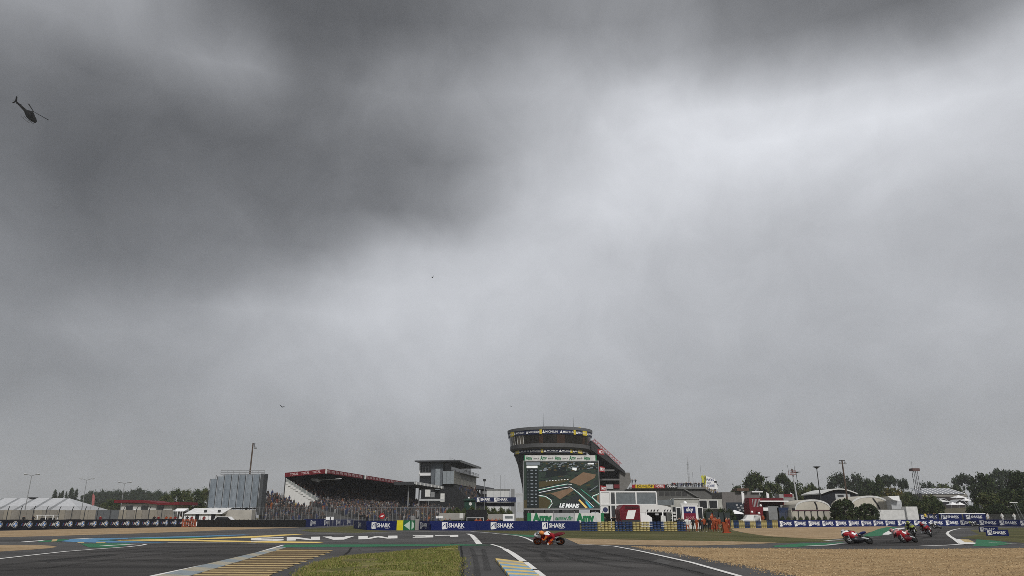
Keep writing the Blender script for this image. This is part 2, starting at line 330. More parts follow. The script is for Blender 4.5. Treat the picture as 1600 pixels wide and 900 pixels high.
sheet('gravel_trap', [(1142, 826), (1200, 824.6), (1300, 823.4), (1395, 822.4), (1372, 828), (1350, 834), (1322, 841), (1295, 843), (1250, 841), (1200, 838), (1165, 833), (1146, 829)], GRAVF, Z3)
# verges
sheet('grass_verge', [(480, 826.5), (530, 823.2), (553, 822), (575, 828), (610, 830.4), (560, 832.6), (490, 831.5), (470, 829)], VERGE, Z2)
sheet('grass_verge', [(735, 829), (900, 829.2), (960, 830.5), (1070, 831), (1145, 830), (1165, 833), (1200, 838), (1250, 841), (1300, 843.2), (1330, 844), (1290, 846.8), (1215, 848.6), (1140, 846.3), (960, 843.4), (883, 841.2), (840, 838), (800, 834)], VERGE, Z2)
sheet('grass_verge', [(1516, 828.4), (1560, 825), (1700, 824), (2000, 826), (2000, 852), (1700, 850), (1600, 848.5), (1560, 845), (1500, 840.5), (1530, 835)], VERGE, Z2)
FRONTG = [(715, 853), (640, 861), (600, 865.5), (560, 868.5), (535, 871.5), (502, 879.5), (484, 888), (468, 901), (430, 950), (390, 1010), (650, 1010), (712, 940), (714, 900), (719, 872)]
sheet('grass_verge', FRONTG, GRASS, Z2)
# painted run-off
for nm, m, z, pl in [('painted_run_off', PG, Z3, [(125, 849.7), (205, 849.1), (195, 853.5), (170, 856), (140, 855.7), (130, 852)]),
    ('painted_run_off', PG, Z3, [(445, 851.2), (600, 850.9), (720, 850.8), (790, 852), (715, 853), (560, 854.6), (440, 855.2)]),
    ('painted_run_off', PG, Z3, [(790, 834.8), (830, 836), (866, 838.5), (880, 840.8), (850, 841.8), (822, 838.6)]),
    ('painted_run_off', PG, Z3, [(1205, 853.2), (1250, 849.4), (1300, 848.2), (1320, 847.4), (1300, 851), (1262, 853.5), (1240, 855.2), (1212, 855)]),
    ('painted_run_off', PG, Z4, [(1348, 838.2), (1360, 832), (1373, 826.6), (1386, 823.7), (1403, 823.4), (1391, 828.6), (1380, 834), (1378, 837), (1362, 838.6)]),
    ('painted_run_off', PG, Z3, [(1526, 843), (1560, 845.4), (1582, 850), (1545, 854.4), (1520, 853.4), (1524, 848)]),
    ('painted_run_off', PB, Z3, [(95, 846), (110, 842.8), (150, 841.3), (200, 840.4), (200, 842), (150, 844.3), (205, 846), (262, 848), (150, 848), (118, 847.4)]),
    ('painted_run_off', PB, Z3, [(200, 840.5), (300, 837.8), (380, 835.4), (392, 836), (300, 839.6), (200, 841.6)]),
    ('painted_run_off', PG, Z3, [(60, 845.6), (100, 842.6), (108, 843), (94, 846.2), (60, 847.4)]),
    ('painted_run_off', PW, Z4, [(32, 846.8), (50, 845.6), (72, 844), (64, 845.6), (44, 847)]), ('painted_run_off', PW, Z4, [(104, 842.8), (130, 841.6), (150, 841.2), (128, 842.4)]),
    ('painted_run_off', PG, Z4, [(150, 844.2), (185, 843.6), (178, 844.8), (158, 845.2)]), ('painted_run_off', PYL, Z4, [(122, 847.6), (132, 847.2), (131, 848.6), (120, 849)]), ('painted_run_off', PYL, Z4, [(150, 847.4), (166, 847), (164, 848.6), (150, 849)]),
    ('painted_run_off', PYL, Z4, [(82, 843.2), (90, 842.8), (88, 846), (80, 846.6)]), ('painted_run_off', PG, Z4, [(200, 841.8), (300, 839.8), (345, 838.4), (300, 841), (215, 842.8)]),
    ('painted_stripe', PY, Z4, [(180, 844.2), (300, 841.9), (400, 837.7), (440, 835.6), (480, 834.4), (462, 836), (400, 840.2), (300, 843.4), (190, 845)]),
    ('painted_stripe', PY, Z4, [(180, 844.9), (300, 843.7), (400, 845.8), (500, 847), (506, 847.7), (492, 849), (400, 848), (300, 845.9)]),
    ('painted_kerb', PW, .03, [(1379, 836), (1381, 833.6), (1392, 828), (1400, 825.8), (1413, 824.6), (1414, 825.8), (1405, 828), (1395, 833), (1389, 835.8)]),
    ('painted_kerb', PW, .03, [(1494, 843), (1500, 843), (1508, 848), (1520, 848.2), (1526, 849), (1522, 851), (1500, 850.9)]),
    ('painted_kerb', PYL, .028, [(1500, 843), (1514, 843.5), (1523, 848), (1508, 848)])]:
    sheet(nm, pl, m, z)
def line(name, pts, wd, mat=PW, z=.024):
    q = [G(*p) for p in pts]; v = []
    for i, p in enumerate(q):
        t = (q[min(i + 1, len(q) - 1)] - q[max(i - 1, 0)]); t.z = 0; t.normalize(); n = Vector((-t.y, t.x, 0)) * wd / 2
        v += [(p.x + n.x, p.y + n.y, z), (p.x - n.x, p.y - n.y, z)]
    mb = MB(); mb.add(v, [(2 * i + 1, 2 * i + 3, 2 * i + 2, 2 * i) for i in range(len(q) - 1)])
    return tag(mb.obj(name, mat), kind='structure')
line('track_line', [(-200, 896), (0, 873.7), (50, 868), (100, 862.5), (150, 858.5), (200, 855), (222, 852.5), (228, 850.8)], .22)
line('track_line', [(-300, 848.8), (0, 848.9), (60, 849), (150, 849)], .3); line('track_line', [(262, 848.4), (330, 848.7), (400, 849.4)], .3)
line('track_line', [(160, 97 + 756.5), (190, 851.8), (215, 850.6)], .5)
line('track_line', [(200, 911), (243, 900), (330, 881.5), (400, 865), (443, 852)], .2)
line('track_line', [(731, 834.3), (737, 836.5), (743, 843), (749, 850.7)], .42); 
line('track_line', [(768, 851), (780, 854.5), (788, 858)], .2); line('track_line', [(789, 858.6), (800, 865), (818, 878)], .3); line('track_line', [(819.5, 879.5), (832, 890)], .32); line('track_line', [(834, 892), (852, 907), (900, 950)], .32)
line('track_line', [(480, 834.8), (560, 833), (640, 831.4), (700, 830.2), (735, 830.6), (765, 833), (810, 837.6), (822, 841), (834, 846.8)], .22)
line('track_line', [(905, 851), (935, 852.2), (960, 854), (1000, 861.5), (1080, 879.5), (1155, 901), (1290, 938)], .2)
line('track_line', [(1262, 853.6), (1290, 852.6), (1322, 849)], .35); line('track_line', [(1290, 845.2), (1314, 843.8)], .4)
line('track_line', [(1440, 853.6), (1475, 852.6), (1502, 851)], .35)
line('track_line', [(1700, 822.9), (1600, 823.6), (1540, 824.8), (1500, 826), (1489, 828.2), (1482, 831), (1480, 834), (1484, 838), (1492, 843), (1501, 850)], .28)
line('track_line', [(1545, 848), (1600, 851), (1700, 856)], .12)
PATCH = [ground_mat('patch_dark', [(.3, (.028, .027, .026)), (.7, (.048, .046, .045))], .8, bump=.2, bscale=40, fine=.2, rough=.9, spec=.15, dist=.01), ground_mat('patch_light', [(.3, (.066, .064, .062)), (.7, (.10, .098, .095))], .8, bump=.2, bscale=40, fine=.2, rough=.9, spec=.15, dist=.01)]
for k, pl in enumerate([[(880, 866), (930, 868), (948, 875), (893, 873)], [(1030, 873), (1052, 878), (1040, 884), (1016, 879)], [(60, 876), (170, 866), (182, 868.5), (75, 879.5)], [(735, 862), (755, 862.4), (758, 868), (734, 868)], [(460, 837.4), (520, 836.4), (522, 837.3), (462, 838.3)], [(560, 847), (640, 846), (644, 848), (560, 849)], [(1345, 850.5), (1400, 850.2), (1402, 851.8), (1347, 852.2)], [(560, 858), (600, 857), (610, 860), (566, 861.5)]]): sheet('asphalt_patch', pl, PATCH[k % 2], .0125)
RUB = M('rubber_streak', (.02, .02, .02), .9, var=.3, alpha=.22)
for pts, wd in [([(800, 853), (835, 861), (880, 872), (930, 881), (990, 889)], .5), ([(815, 852), (850, 858), (905, 869), (960, 876), (1040, 884)], .35), ([(852, 862), (848, 870), (860, 878)], .3), ([(900, 858), (960, 868), (1040, 884), (1110, 901)], .45),
    ([(120, 866), (220, 858), (330, 852), (430, 851)], .5), ([(0, 884), (120, 872), (240, 861), (360, 854)], .5), ([(60, 890), (170, 875), (290, 862)], .35), ([(1300, 852), (1380, 848), (1430, 838), (1450, 830)], .5), ([(1330, 853), (1420, 848), (1455, 838), (1468, 829)], .4), ([(736, 856), (742, 870), (745, 886), (746, 905)], .22), ([(755, 858), (758, 872), (762, 892)], .25), ([(700, 851), (730, 846), (760, 842), (800, 841)], .4), ([(560, 836), (640, 834), (720, 833)], .4)]:
    line('skid_mark', pts, wd, RUB, .0275)
SEAM = M('tar_seam', (.018, .018, .018), .9, alpha=.7)
for pts, wd in [([(549, 856), (545, 862), (538, 868)], .12), ([(0, 893), (120, 884), (230, 876), (340, 866)], .08), ([(720, 853.5), (724, 880), (722, 905)], .1), ([(900, 856), (1000, 874), (1100, 897)], .07), ([(420, 856), (540, 856.5), (700, 854)], .12), ([(790, 848), (880, 853), (935, 856)], .1)]: line('tar_seam', pts, wd, SEAM, .0265)
# LE MANS, painted to be read from the far side
LT = {'L': [[(0, 0), (1, 0), (1, .24), (.36, .24), (.36, 1), (0, 1)]], 'E': [[(0, 0), (1, 0), (1, .22), (.38, .22), (.38, .40), (.9, .40), (.9, .60), (.38, .60), (.38, .78), (1, .78), (1, 1), (0, 1)]],
 'M': [[(0, 0), (.24, 0), (.24, .62), (.42, .1), (.58, .1), (.76, .62), (.76, 0), (1, 0), (1, 1), (.74, 1), (.5, .45), (.26, 1), (0, 1)]],
 'A': [[(0, 0), (.27, 0), (.33, .2), (.67, .2), (.73, 0), (1, 0), (.66, 1), (.34, 1)], ],
 'N': [[(0, 0), (.27, 0), (.27, .58), (.70, 0), (1, 0), (1, 1), (.73, 1), (.73, .42), (.30, 1), (0, 1)]],
 'S': [[(0, 0), (.8, 0), (1, .12), (1, .5), (.82, .62), (.32, .62), (.32, .78), (1, .78), (1, 1), (.2, 1), (0, .88), (0, .5), (.18, .40), (.68, .40), (.68, .22), (0, .22)]]}
far = [(716, 836.1), (560, 837.9), (437, 839.9), (388, 840.8)]; near = [(717, 838.9), (560, 843.2), (437, 845.4), (388, 846.8)]
def along(pl, x):
    for a, b in zip(pl, pl[1:]):
        if b[0] <= x <= a[0]: t = (x - a[0]) / (b[0] - a[0]); return a[1] + t * (b[1] - a[1])
    return pl[-1][1] if x < pl[-1][0] else pl[0][1]
let = tag(sheet('track_lettering', [(716, 836.6), (715.7, 836.6), (715.7, 836.7)], PW, .021), kind='structure')
for ch, xr, xl in [('L', 716, 680), ('E', 677, 645), ('M', 621, 560), ('A', 554, 504), ('N', 500, 448), ('S', 443, 392)]:
    for pl in LT[ch]:
        pts = []
        for (a, b) in pl:
            x = xr + (xl - xr) * a; f, n = along(far, x), along(near, x); pts.append((x, f + (n - f) * (b ** .86)))
        sheet('letter', pts, PW, .022, parent=let)
# kerbs
kerb = thing('kerb', 'yellow and blue sawtooth kerb beside the white line at the bottom edge', 'kerb', G(810, 890))
KY = paint('kerb_yellow', (.66, .50, .20), .3); KB = paint('kerb_blue', (.22, .38, .52), .35); KG = paint('kerb_grey', (.36, .37, .34), .3)
eL = [G(774 + k * 2.35, 876.5 + k * 3.0) for k in range(12)]; eR = [G(817 + k * 3.05, 880 + k * 2.55) for k in range(12)]
rows = [KY, KG, KY, KB, KY, KB, KY, KB, KY, KB, KY]
for k in range(11):
    a, b, c, d = eL[k], eR[k], eR[k + 1], eL[k + 1]
    def zz(p, h): return (p.x, p.y, h)
    mb = MB(); mb.hexa([zz(d, .0), zz(c, .0), zz(b, .0), zz(a, .0), zz(d, .07), zz(c, .035), zz(b, .06), zz(a, .11)])
    mb.obj('kerb_block', rows[k], kerb)
rk = thing('rumble_kerb', 'ribbed ochre kerb with yellow bars left of the foreground grass', 'kerb', G(400, 880))
sheet('concrete_bed', [(440, 856.5), (519, 860.5), (500, 868), (460, 882), (420, 900), (300, 950), (150, 950), (275, 900), (345, 882), (405, 866)], paint('kerb_brown', (.13, .088, .045), .4), .022, parent=rk)
for k, (y, xl, xr) in enumerate([(860.9, 426, 519), (863.2, 420, 516), (866.5, 412, 508), (870, 402, 498), (873.6, 392, 489), (877.4, 378, 480), (881, 365, 469), (884.6, 352, 459), (888.2, 338, 451), (891.8, 324, 442), (895.2, 312, 433), (899.4, 296, 423), (904.5, 278, 410), (911, 258, 395)]):
    a, b = G(xl, y), G(xr, y + .4); wd = .20
    mb = MB(); mb.hexa([(a.x, a.y - wd, .016), (b.x, b.y - wd, .016), (b.x, b.y + wd, .016), (a.x, a.y + wd, .016), (a.x, a.y - .12, .032), (b.x, b.y - .12, .032), (b.x, b.y + .12, .032), (a.x, a.y + .12, .032)])
    mb.obj('rib', PYL, rk)
KPB = paint('kerb_pale_blue', (.27, .31, .33), .3); KPC = paint('kerb_cream', (.40, .37, .29), .3)
fk = thing('flat_kerb', 'flat pale blue and cream kerb strip along the left white line', 'kerb', G(370, 876))
for k in range(14):
    t0, t1 = k / 14, (k + 1) / 14
    def e(t, s): return (lambda A, B: A + (B - A) * t)(G(440, 855) if s else G(447, 856.5), G(225, 906) if s else G(275, 908))
    a, b, c, d = e(t0, 1), e(t0, 0), e(t1, 0), e(t1, 1)
    MB().hexa([(d.x, d.y, .01), (c.x, c.y, .01), (b.x, b.y, .01), (a.x, a.y, .01), (d.x, d.y, .04), (c.x, c.y, .04), (b.x, b.y, .04), (a.x, a.y, .04)]).obj('kerb_block', [KPB, KPC][k % 2], fk)

def inside(p, pl):
    c = False
    for (a, b) in zip(pl, pl[1:] + pl[:1]):
        if (a[1] > p[1]) != (b[1] > p[1]) and p[0] < (b[0] - a[0]) * (p[1] - a[1]) / (b[1] - a[1]) + a[0]: c = not c
    return c
def scatter(pl, n, ymin=0, ymax=1e9):
    q = [(G(*p).x, G(*p).y) for p in pl]; x0, x1 = min(p[0] for p in q), max(p[0] for p in q); y0, y1 = max(ymin, min(p[1] for p in q)), min(ymax, max(p[1] for p in q)); r = []
    while len(r) < n:
        p = (random.uniform(x0, x1), random.uniform(y0, y1))
        if inside(p, q): r.append(p)
    return r
mb = MB()
for (x, y) in scatter(FRONTG, 60000, 20, 60):
    nz_ = mnoise.noise((x * .45, y * .3, 2.0)) + .5 * mnoise.noise((x * 1.6, y * 1.1, 7.0))
    if nz_ < -.28 or random.random() > .62 + nz_: continue
    t = random.uniform(0, 6.28); h = random.choice((.02, .03, .04, .05, .08)) * (1 + .9 * max(0, nz_)); r = random.uniform(.01, .025); lx, ly = random.uniform(-.04, .04), random.uniform(-.04, .04)
    mb.add([(x - r * math.cos(t), y - r * math.sin(t), .008), (x + r * math.cos(t), y + r * math.sin(t), .008), (x + lx, y + ly, h)], [(0, 1, 2)], random.choice((0, 0, 1, 1, 2)))
for _ in range(5200):
    q = [G(*p) for p in FRONTG]; i = random.choice((0, 1, 2, 3, 4, 5, 6, 11, 12)); a_, c_ = q[i], q[i + 1]; p = a_ + (c_ - a_) * random.random(); x, y = p.x + random.gauss(0, .16), p.y + random.gauss(0, .22); h = random.choice((.03, .05, .09)); t = random.uniform(0, 6.28)
    mb.add([(x - .02 * math.cos(t), y - .02 * math.sin(t), .006), (x + .02 * math.cos(t), y + .02 * math.sin(t), .006), (x + random.uniform(-.04, .04), y, h)], [(0, 1, 2)], random.choice((0, 1, 2)))
tag(mb.obj('grass', [M('blade_green', (.12, .145, .03)), M('blade_olive', (.20, .20, .06)), M('blade_straw', (.26, .22, .09))]), 'short dry green grass in the foreground patch between the asphalt lanes', 'grass', kind='stuff')
mb = MB()
for (x, y) in scatter(NEARG, 26000, 22, 46):
    r = random.choice((.018, .022, .03, .04)) * random.uniform(.7, 1.3); a = random.uniform(0, 6.28)
    v = [(x + r * math.cos(a + k * 1.571) * random.uniform(.7, 1.2), y + r * math.sin(a + k * 1.571) * random.uniform(.7, 1.2), .012) for k in range(4)] + [(x, y, .01 + r * random.uniform(.5, 1.0))]
    mb.add(v, [(0, 1, 4), (1, 2, 4), (2, 3, 4), (3, 0, 4)], random.choice((0, 1, 1, 2)))
def edge_pts(pl, n, spread, rng):
    q = [G(*p) for p in pl]; out = []
    for _ in range(n):
        i = random.choice(rng); a, c = q[i], q[i + 1]; t = random.random(); p = a + (c - a) * t; d = (c - a).normalized(); o = random.gauss(0, spread); out.append((p.x - d.y * o, p.y + d.x * o))
    return out
for (x, y) in edge_pts(NEARG, 2600, .35, list(range(0, 4)) + list(range(9, 16))):
    r = random.choice((.018, .022, .03)); v = [(x + r * math.cos(k * 1.571), y + r * math.sin(k * 1.571), .012) for k in range(4)] + [(x, y, .012 + r)]; mb.add(v, [(0, 1, 4), (1, 2, 4), (2, 3, 4), (3, 0, 4)], random.choice((0, 1, 2)))
tag(mb.obj('gravel', [M('stone_brown', (.22, .145, .075)), M('stone_tan', (.34, .235, .125)), M('stone_pale', (.44, .33, .19))]), 'loose tan gravel stones in the near right run-off trap', 'gravel', kind='stuff')
# ------------------------------------------------------------------ trackside boards and tyres
PROTO = {}
def put(key, build, label, cat, group, loc, rz):
    """first call builds the thing at the origin, later calls copy it"""
    if key not in PROTO: o = build(); PROTO[key] = o
    else: o = copy_tree(PROTO[key])
    o.location = loc; o.rotation_euler = (0, 0, rz); return tag(o, label, cat, group)
def shark_marks(mb, cx, y, zc, h, mi_w=0, mi_b=1):
    """shield emblem and SHARK lettering, total about 5.0 h wide"""
    x0 = cx - 2.55 * h; sh = h * 1.35
    pl = [(0, -.42), (.12, -.58), (.82, -.5), (.92, -.4), (.92, .5), (0, .5)]
    mb.ext([(x0 + a * sh, y, zc + b * sh) for a, b in pl], (0, .012, 0), mi_w)
    for pl in ([(.62, .40), (.80, .40), (.80, -.34), (.66, -.30), (.60, .1)], [(.10, -.30), (.50, .20), (.56, .40), (.36, .20), (.12, -.10)]):
        mb.ext([(x0 + a * sh, y - .008, zc + b * sh) for a, b in pl], (0, .006, 0), mi_b)
    mb.text('SHARK', (x0 + sh * 1.08, y, zc - h * .36), h=h * .82, bold=.028, wide=1.0, mi=mi_w, fit=h * 3.5)
    mb.text('HELMETS', (x0 + sh * 1.08 + 2.2 * h, y, zc - h * .66), h=h * .17, mi=mi_w)
def shark_board(L, h, t=.35):
    r = thing('advertising_board', '', ''); L2 = L / 2 - .01
    MB().box(-L2, L2, -t / 2, t / 2, 0, h).obj('panel', BLUE, r)
    mb = MB(); shark_marks(mb, 0, -t / 2 - .014, h * .52, min(h * .52, L * .17)); mb.obj('lettering', [WHITE, BLUE], r)
    return r
def bmw_board(L, h, t=.4):
    r = thing('advertising_board', '', ''); L2 = L / 2 - .01; y = -t / 2 - .014
    MB().box(-L2, L2, -t / 2, t / 2, 0, h).obj('panel', M('board_black', (.012, .014, .022), .6), r)
    cx, cz, R = -L * .30, h * .53, h * .31; mb = MB(); n = 20
    disc = lambda rr, a0=0, a1=2 * math.pi, k=n: [(cx + rr * math.cos(a0 + (a1 - a0) * i / k), y, cz + rr * math.sin(a0 + (a1 - a0) * i / k)) for i in range(k + (a1 - a0 < 6))]
    mb.ext(disc(R)[::-1], (0, .012, 0), 0); mb.ext([(p[0], p[1] - .006, p[2]) for p in disc(R * .93)][::-1], (0, .004, 0), 1)
    mb.ext([(p[0], p[1] - .012, p[2]) for p in disc(R * .66)][::-1], (0, .004, 0), 0)
    for a in (0, math.pi): mb.ext([(cx, y - .018, cz)] + [(p[0], p[1] - .018, p[2]) for p in disc(R * .62, a, a + math.pi / 2, 6)], (0, .004, 0), 2)
    mb.text('BMW', (cx, y - .014, cz + R * .70), h=R * .22, mi=0, center=True)
    mb.obj('roundel', [WHITE, BLACK, M('roundel_blue', (.08, .22, .55))], r)
    mb = MB(); x = L * .10
    for k in range(3):
        a = x + k * .11; mb.ext([(a, y, cz - .2), (a + .08, y, cz - .2), (a + .22, y, cz + .2), (a + .14, y, cz + .2)], (0, .01, 0), k)
    mb.text('M', (x + .42, y, cz - .2), h=.40, bold=.04, shear=.33, wide=1.25, mi=3)
    mb.obj('lettering', [M('stripe_light_blue', (.05, .14, .28)), M('stripe_dark_blue', (.02, .04, .14)), M('stripe_red', (.20, .03, .04)), OFFW], r)
    return r
ORD = 'first second third fourth fifth sixth seventh eighth ninth tenth eleventh twelfth thirteenth fourteenth fifteenth sixteenth seventeenth eighteenth'.split()
def row(kind, a, b, n, h, label, group, z=0, key=''):
    a, b = Vector(a), Vector(b); d = b - a; L = math.hypot(d.x, d.y) / n; rz = math.atan2(d.y, d.x)
    for i in range(n):
        p = a + d * ((i + .5) / n)
        put((kind, key, label), lambda: (shark_board if kind == 's' else bmw_board)(L, h), label + (', %s from left' % ORD[i] if n > 1 else ''), 'board', group, (p.x, p.y, z), rz + (random.uniform(-.012, .012) if n > 1 else 0)).scale = (1, 1, random.uniform(.975, 1.015))
row('b', G(-62, 830.2), G(282, 823.4), 18, 1.38, 'black board with white roundel and striped M, far left row', 'black boards along the left gravel trap')
row('s', G(476, 823.6), G(551, 820.2), 4, 1.35, 'blue lettered board in the row right of the black barrier', 'blue boards behind the infield grass on the left')
row('s', G(554, 825.6), G(574, 828.2), 1, 1.2, 'short blue lettered board on the turned corner left of the yellow panel', None, key='1')
row('s', G(574.4, 828.3), G(619, 828.7), 1, 1.2, 'blue lettered board directly left of the yellow and green arrow panel', None, key='2')
row('s', G(655, 827.8), G(673, 828.7), 1, 1.2, 'short angled blue lettered board right of the concrete block', None, key='3')
for k, (x0, x1, lb) in enumerate([(673.3, 745, 'long blue lettered board in front of the hedge and green hut'), (745.2, 826, 'long blue lettered board in front of the white van'), (826.2, 906, 'long blue lettered board below the green and white banner')]):
    row('s', G(x0, 828.8), G(x1, 829.0), 1, 1.2, lb, None, key='L%d' % k)
lbl = 'blue lettered board behind the far right gravel trap'
row('s', G(1216, 824.2), G(1400, 822.2), 9, 1.22, lbl, 'blue boards behind the far right gravel')
row('s', G(1400.5, 822.2), G(1500, 821.8), 4, 1.22, 'blue lettered board in the lower row behind the far riders', 'blue boards behind the far riders')
row('s', G(1500.5, 821.8), G(1700, 823.6), 6, 1.25, 'blue lettered board below the white clad marshals at right', 'blue boards below the white marshals')
for k, (x0, x1) in enumerate([(1375, 1405), (1407, 1436), (1438, 1468), (1470, 1504), (1506, 1541)]):
    a, b = P(x0, 812, 165), P(x1, 812, 163); a.z = b.z = 0
    row('s', a, b, 1, 1.2, 'raised blue lettered board in the upper right row, %s from left' % ['first', 'second', 'third', 'fourth', 'fifth'][k], None, z=1.12, key='U%d' % k)
a, b = P(1372, 812, 165.6), P(1545, 812, 163.6)
mb = MB(); mb.hexa([(a.x, a.y, 0), (b.x, b.y, 0), (b.x, b.y + .5, 0), (a.x, a.y + .5, 0), (a.x, a.y, 1.1), (b.x, b.y, 1.1), (b.x, b.y + .5, 1.1), (a.x, a.y + .5, 1.1)])
tag(mb.obj('retaining_wall', CONC), 'low concrete wall carrying the raised row of blue boards', 'wall')
mb = MB(); a, b = P(1468, 804, 163.8), P(1541, 804, 163.3); mb.cyl((a.x, a.y + .3, 2.42), (b.x, b.y + .3, 2.42), .1, n=6)
for t in (.05, .35, .65, .95): q = a + (b - a) * t; mb.cyl((q.x, q.y + .3, 1.1), (q.x, q.y + .3, 2.4), .05, n=5)
tag(mb.obj('guard_rail', WHITE), 'white rail along the top of the upper blue boards', 'rail')
row('s', G(1531, 831.6), G(1560, 832.0), 1, .62, 'low blue lettered board on the right grass, the rear one of two', None, key='R1')
row('s', G(1541, 837.3), G(1577, 837.7), 1, .58, 'low blue lettered board on the right grass, the front one of two', None, key='R2')
# orange fence panel, black barrier, arrow panel, concrete block
a, b = G(282.5, 823.4), G(306, 823.3); d = (b - a)
r = thing('barrier_gate', 'rust orange slatted gate between the black boards and the black barrier', 'gate', (a + b) / 2)
for k in range(6):
    p, q = a + d * ((k + .05) / 6), a + d * ((k + .95) / 6); MB().box(p.x, q.x, p.y, p.y + .12, .0, 1.35 - .04 * (k % 2)).obj('slat', M('rust_orange', (.30, .07, .03), .8), r)
mb = MB(); mb.box(a.x, b.x, a.y + .125, a.y + .2, .3, .42); mb.box(a.x, b.x, a.y + .125, a.y + .2, .95, 1.07); mb.obj('rail', BROWN, r)
pts = [G(307, 823.6), G(360, 823.6), G(420, 823.8), G(475, 823.9)]; mb = MB()
for p, q in zip(pts, pts[1:]): mb.hexa([(p.x, p.y, 0), (q.x, q.y, 0), (q.x, q.y + 1, 0), (p.x, p.y + 1, 0), (p.x, p.y + .1, 1.25), (q.x, q.y + .1, 1.25), (q.x, q.y + .9, 1.25), (p.x, p.y + .9, 1.25)])
for k in range(24):
    q = pts[0] + (pts[-1] - pts[0]) * ((k + .5) / 24); mb.cyl((q.x, q.y + .02, .0), (q.x, q.y + .1, 1.3), .09, n=6)
tag(mb.obj('tyre_barrier', RUBBER), 'long low black rubber belted barrier below the grey tarpaulin screen', 'barrier')
a, b = G(619.5, 828.7), G(648, 828.6); y = min(a.y, b.y)
r = thing('arrow_panel', 'yellow, green and white trackside panel with a left pointing chevron', 'board', ((a.x + b.x) / 2, y, 0)); W = b.x - a.x; h = 1.28
MB().box(a.x, a.x + W * .36, y, y + .4, 0, h).obj('yellow_panel', M('panel_yellow', (.62, .55, .02), .6), r)
MB().box(a.x + W * .36 + .01, b.x, y, y + .4, 0, h).obj('green_panel', M('panel_green', (.015, .12, .05), .6), r)
mb = MB(); mb.ext([(a.x + W * .40, y - .012, h * .5), (a.x + W * .74, y - .012, h * .06), (a.x + W * .74, y - .012, h * .95)], (0, .01, 0)); mb.ext([(a.x + W * .84, y - .012, .1), (a.x + W * .97, y - .012, .4), (a.x + W * .97, y - .012, .9), (a.x + W * .84, y - .012, h - .06)], (0, .01, 0)); mb.obj('chevron', M('panel_pale_green', (.45, .55, .47), .6), r)
a, b = G(648.6, 828.3), G(654.6, 828.2); MB2 = MB().box(a.x, b.x, a.y, a.y + .6, 0, 1.35).box(a.x - .03, b.x + .03, a.y - .03, a.y + .63, 1.352, 1.45); tag(MB2.obj('concrete_block', CONC), 'small concrete block between the chevron panel and the blue boards', 'block')
# tyre stacks
def tyre_stack(col):
    mb = MB()
    for k in range(6): mb.torus((0, 0, .10 + k * .195), (0, 0, 1), .145, .072, 12, 6, rw=.095)
    return mb.obj('tyre_stack', col, None, smooth=True)
TB, TY = M('tyre_blue', (.025, .05, .13), .7), M('tyre_yellow', (.42, .35, .15), .8)
x = 908.5; seq = [(5, 0, 933.5), (5, 1, 961), (5, 0, 988.5), (5, 1, 1015.5), (4, 0, 1037.5), (4, 1, 1058.5), (3, 0, 1073)]
cw = ['first', 'second', 'third', 'fourth']
for gi, (n, c, xe) in enumerate(seq):
    for k in range(n):
        p = G(x + (xe - x) * (k + .5) / n, 830.4)
        lab = '%s stack of the %s %s tyre group right of the blue boards' % (ORD[k], cw[gi // 2], ('blue', 'yellow')[c])
        o = put(('ty', c), lambda: tyre_stack((TB, TY)[c]), lab, 'tyre stack', '%s tyre stacks, %s group' % (('blue', 'yellow')[c], cw[gi // 2]), p, random.uniform(0, 6))
        o.scale = (1, 1, 1 + random.uniform(-.03, .03))
    x = xe
x = 1137.0; cw = ['first', 'second', 'third', 'fourth', 'fifth']
for gi in range(9):
    c = 1 - gi % 2; xe = x + (8.2, 9.2)[c]
    for k in range(3):
        for d in range(2):
            p = G(x + (xe - x) * (k + .5) / 3, 825.2 - .2 * gi / 9); p.y += d * .6; p.x *= 1 + d * .6 / p.y
            o = put(('ty', c), None, '%s %s stack of the %s %s tyre block behind the far gravel' % (('front', 'rear')[d], ORD[k], cw[gi // 2], ('blue', 'yellow')[c]), 'tyre stack', 'far %s tyre block, %s' % (('blue', 'yellow')[c], cw[gi // 2]), p, 0); o.scale = (.95, .95, 1.0)
    x = xe

# ------------------------------------------------------------------ fences, lamps, masts
MESH = M('wire_mesh', (.16, .16, .155), .7, .0, alpha=.22); MESHD = M('wire_mesh_fine', (.09, .092, .09), .7, .0, alpha=.16)
def fence(label, a, b, n, h, bend=.0, mat=MESH, post=STEEL, r=.06, z=0, name='wire_fence', rails=()):
    a, b = Vector(a), Vector(b); a.z = b.z = 0; d = b - a; L = math.hypot(d.x, d.y); root = thing(name, label, 'fence', ((a + b) / 2).xyz, math.atan2(d.y, d.x))
    pm = MB(); pm.cyl((0, 0, 0), (0, 0, h - bend * .7), r, r, 6)
    if bend: pm.cyl((0, 0, h - bend * .7), (bend * .6, -bend * .5, h + bend * .25), r, r * .8, 6)
    pl = MB(); s = L / n; pl.add([(0, 0, .1), (s, 0, .1), (s, 0, h - bend * .7), (0, 0, h - bend * .7)], [(0, 1, 2, 3)])
    if bend: pl.add([(0, 0, h - bend * .7), (s, 0, h - bend * .7), (s + bend * .6, -bend * .5, h + bend * .2), (bend * .6, -bend * .5, h + bend * .2)], [(0, 1, 2, 3)])
    po = pm.obj('post', post, root, local=True); pa = pl.obj('mesh_panel', mat, root, local=True)
    for i in range(n + 1):
        q = po if i == 0 else link(po.copy()); q.location = (-L / 2 + i * s, 0, z); q.rotation_euler = (0, 0, random.uniform(-.02, .02))
        if i < n: q = pa if i == 0 else link(pa.copy()); q.location = (-L / 2 + i * s, 0, z)
    for zr in rails: MB().cyl((-L / 2, 0, zr), (L / 2, 0, zr), .03, n=5).obj('rail', post, root, local=True)
    return root
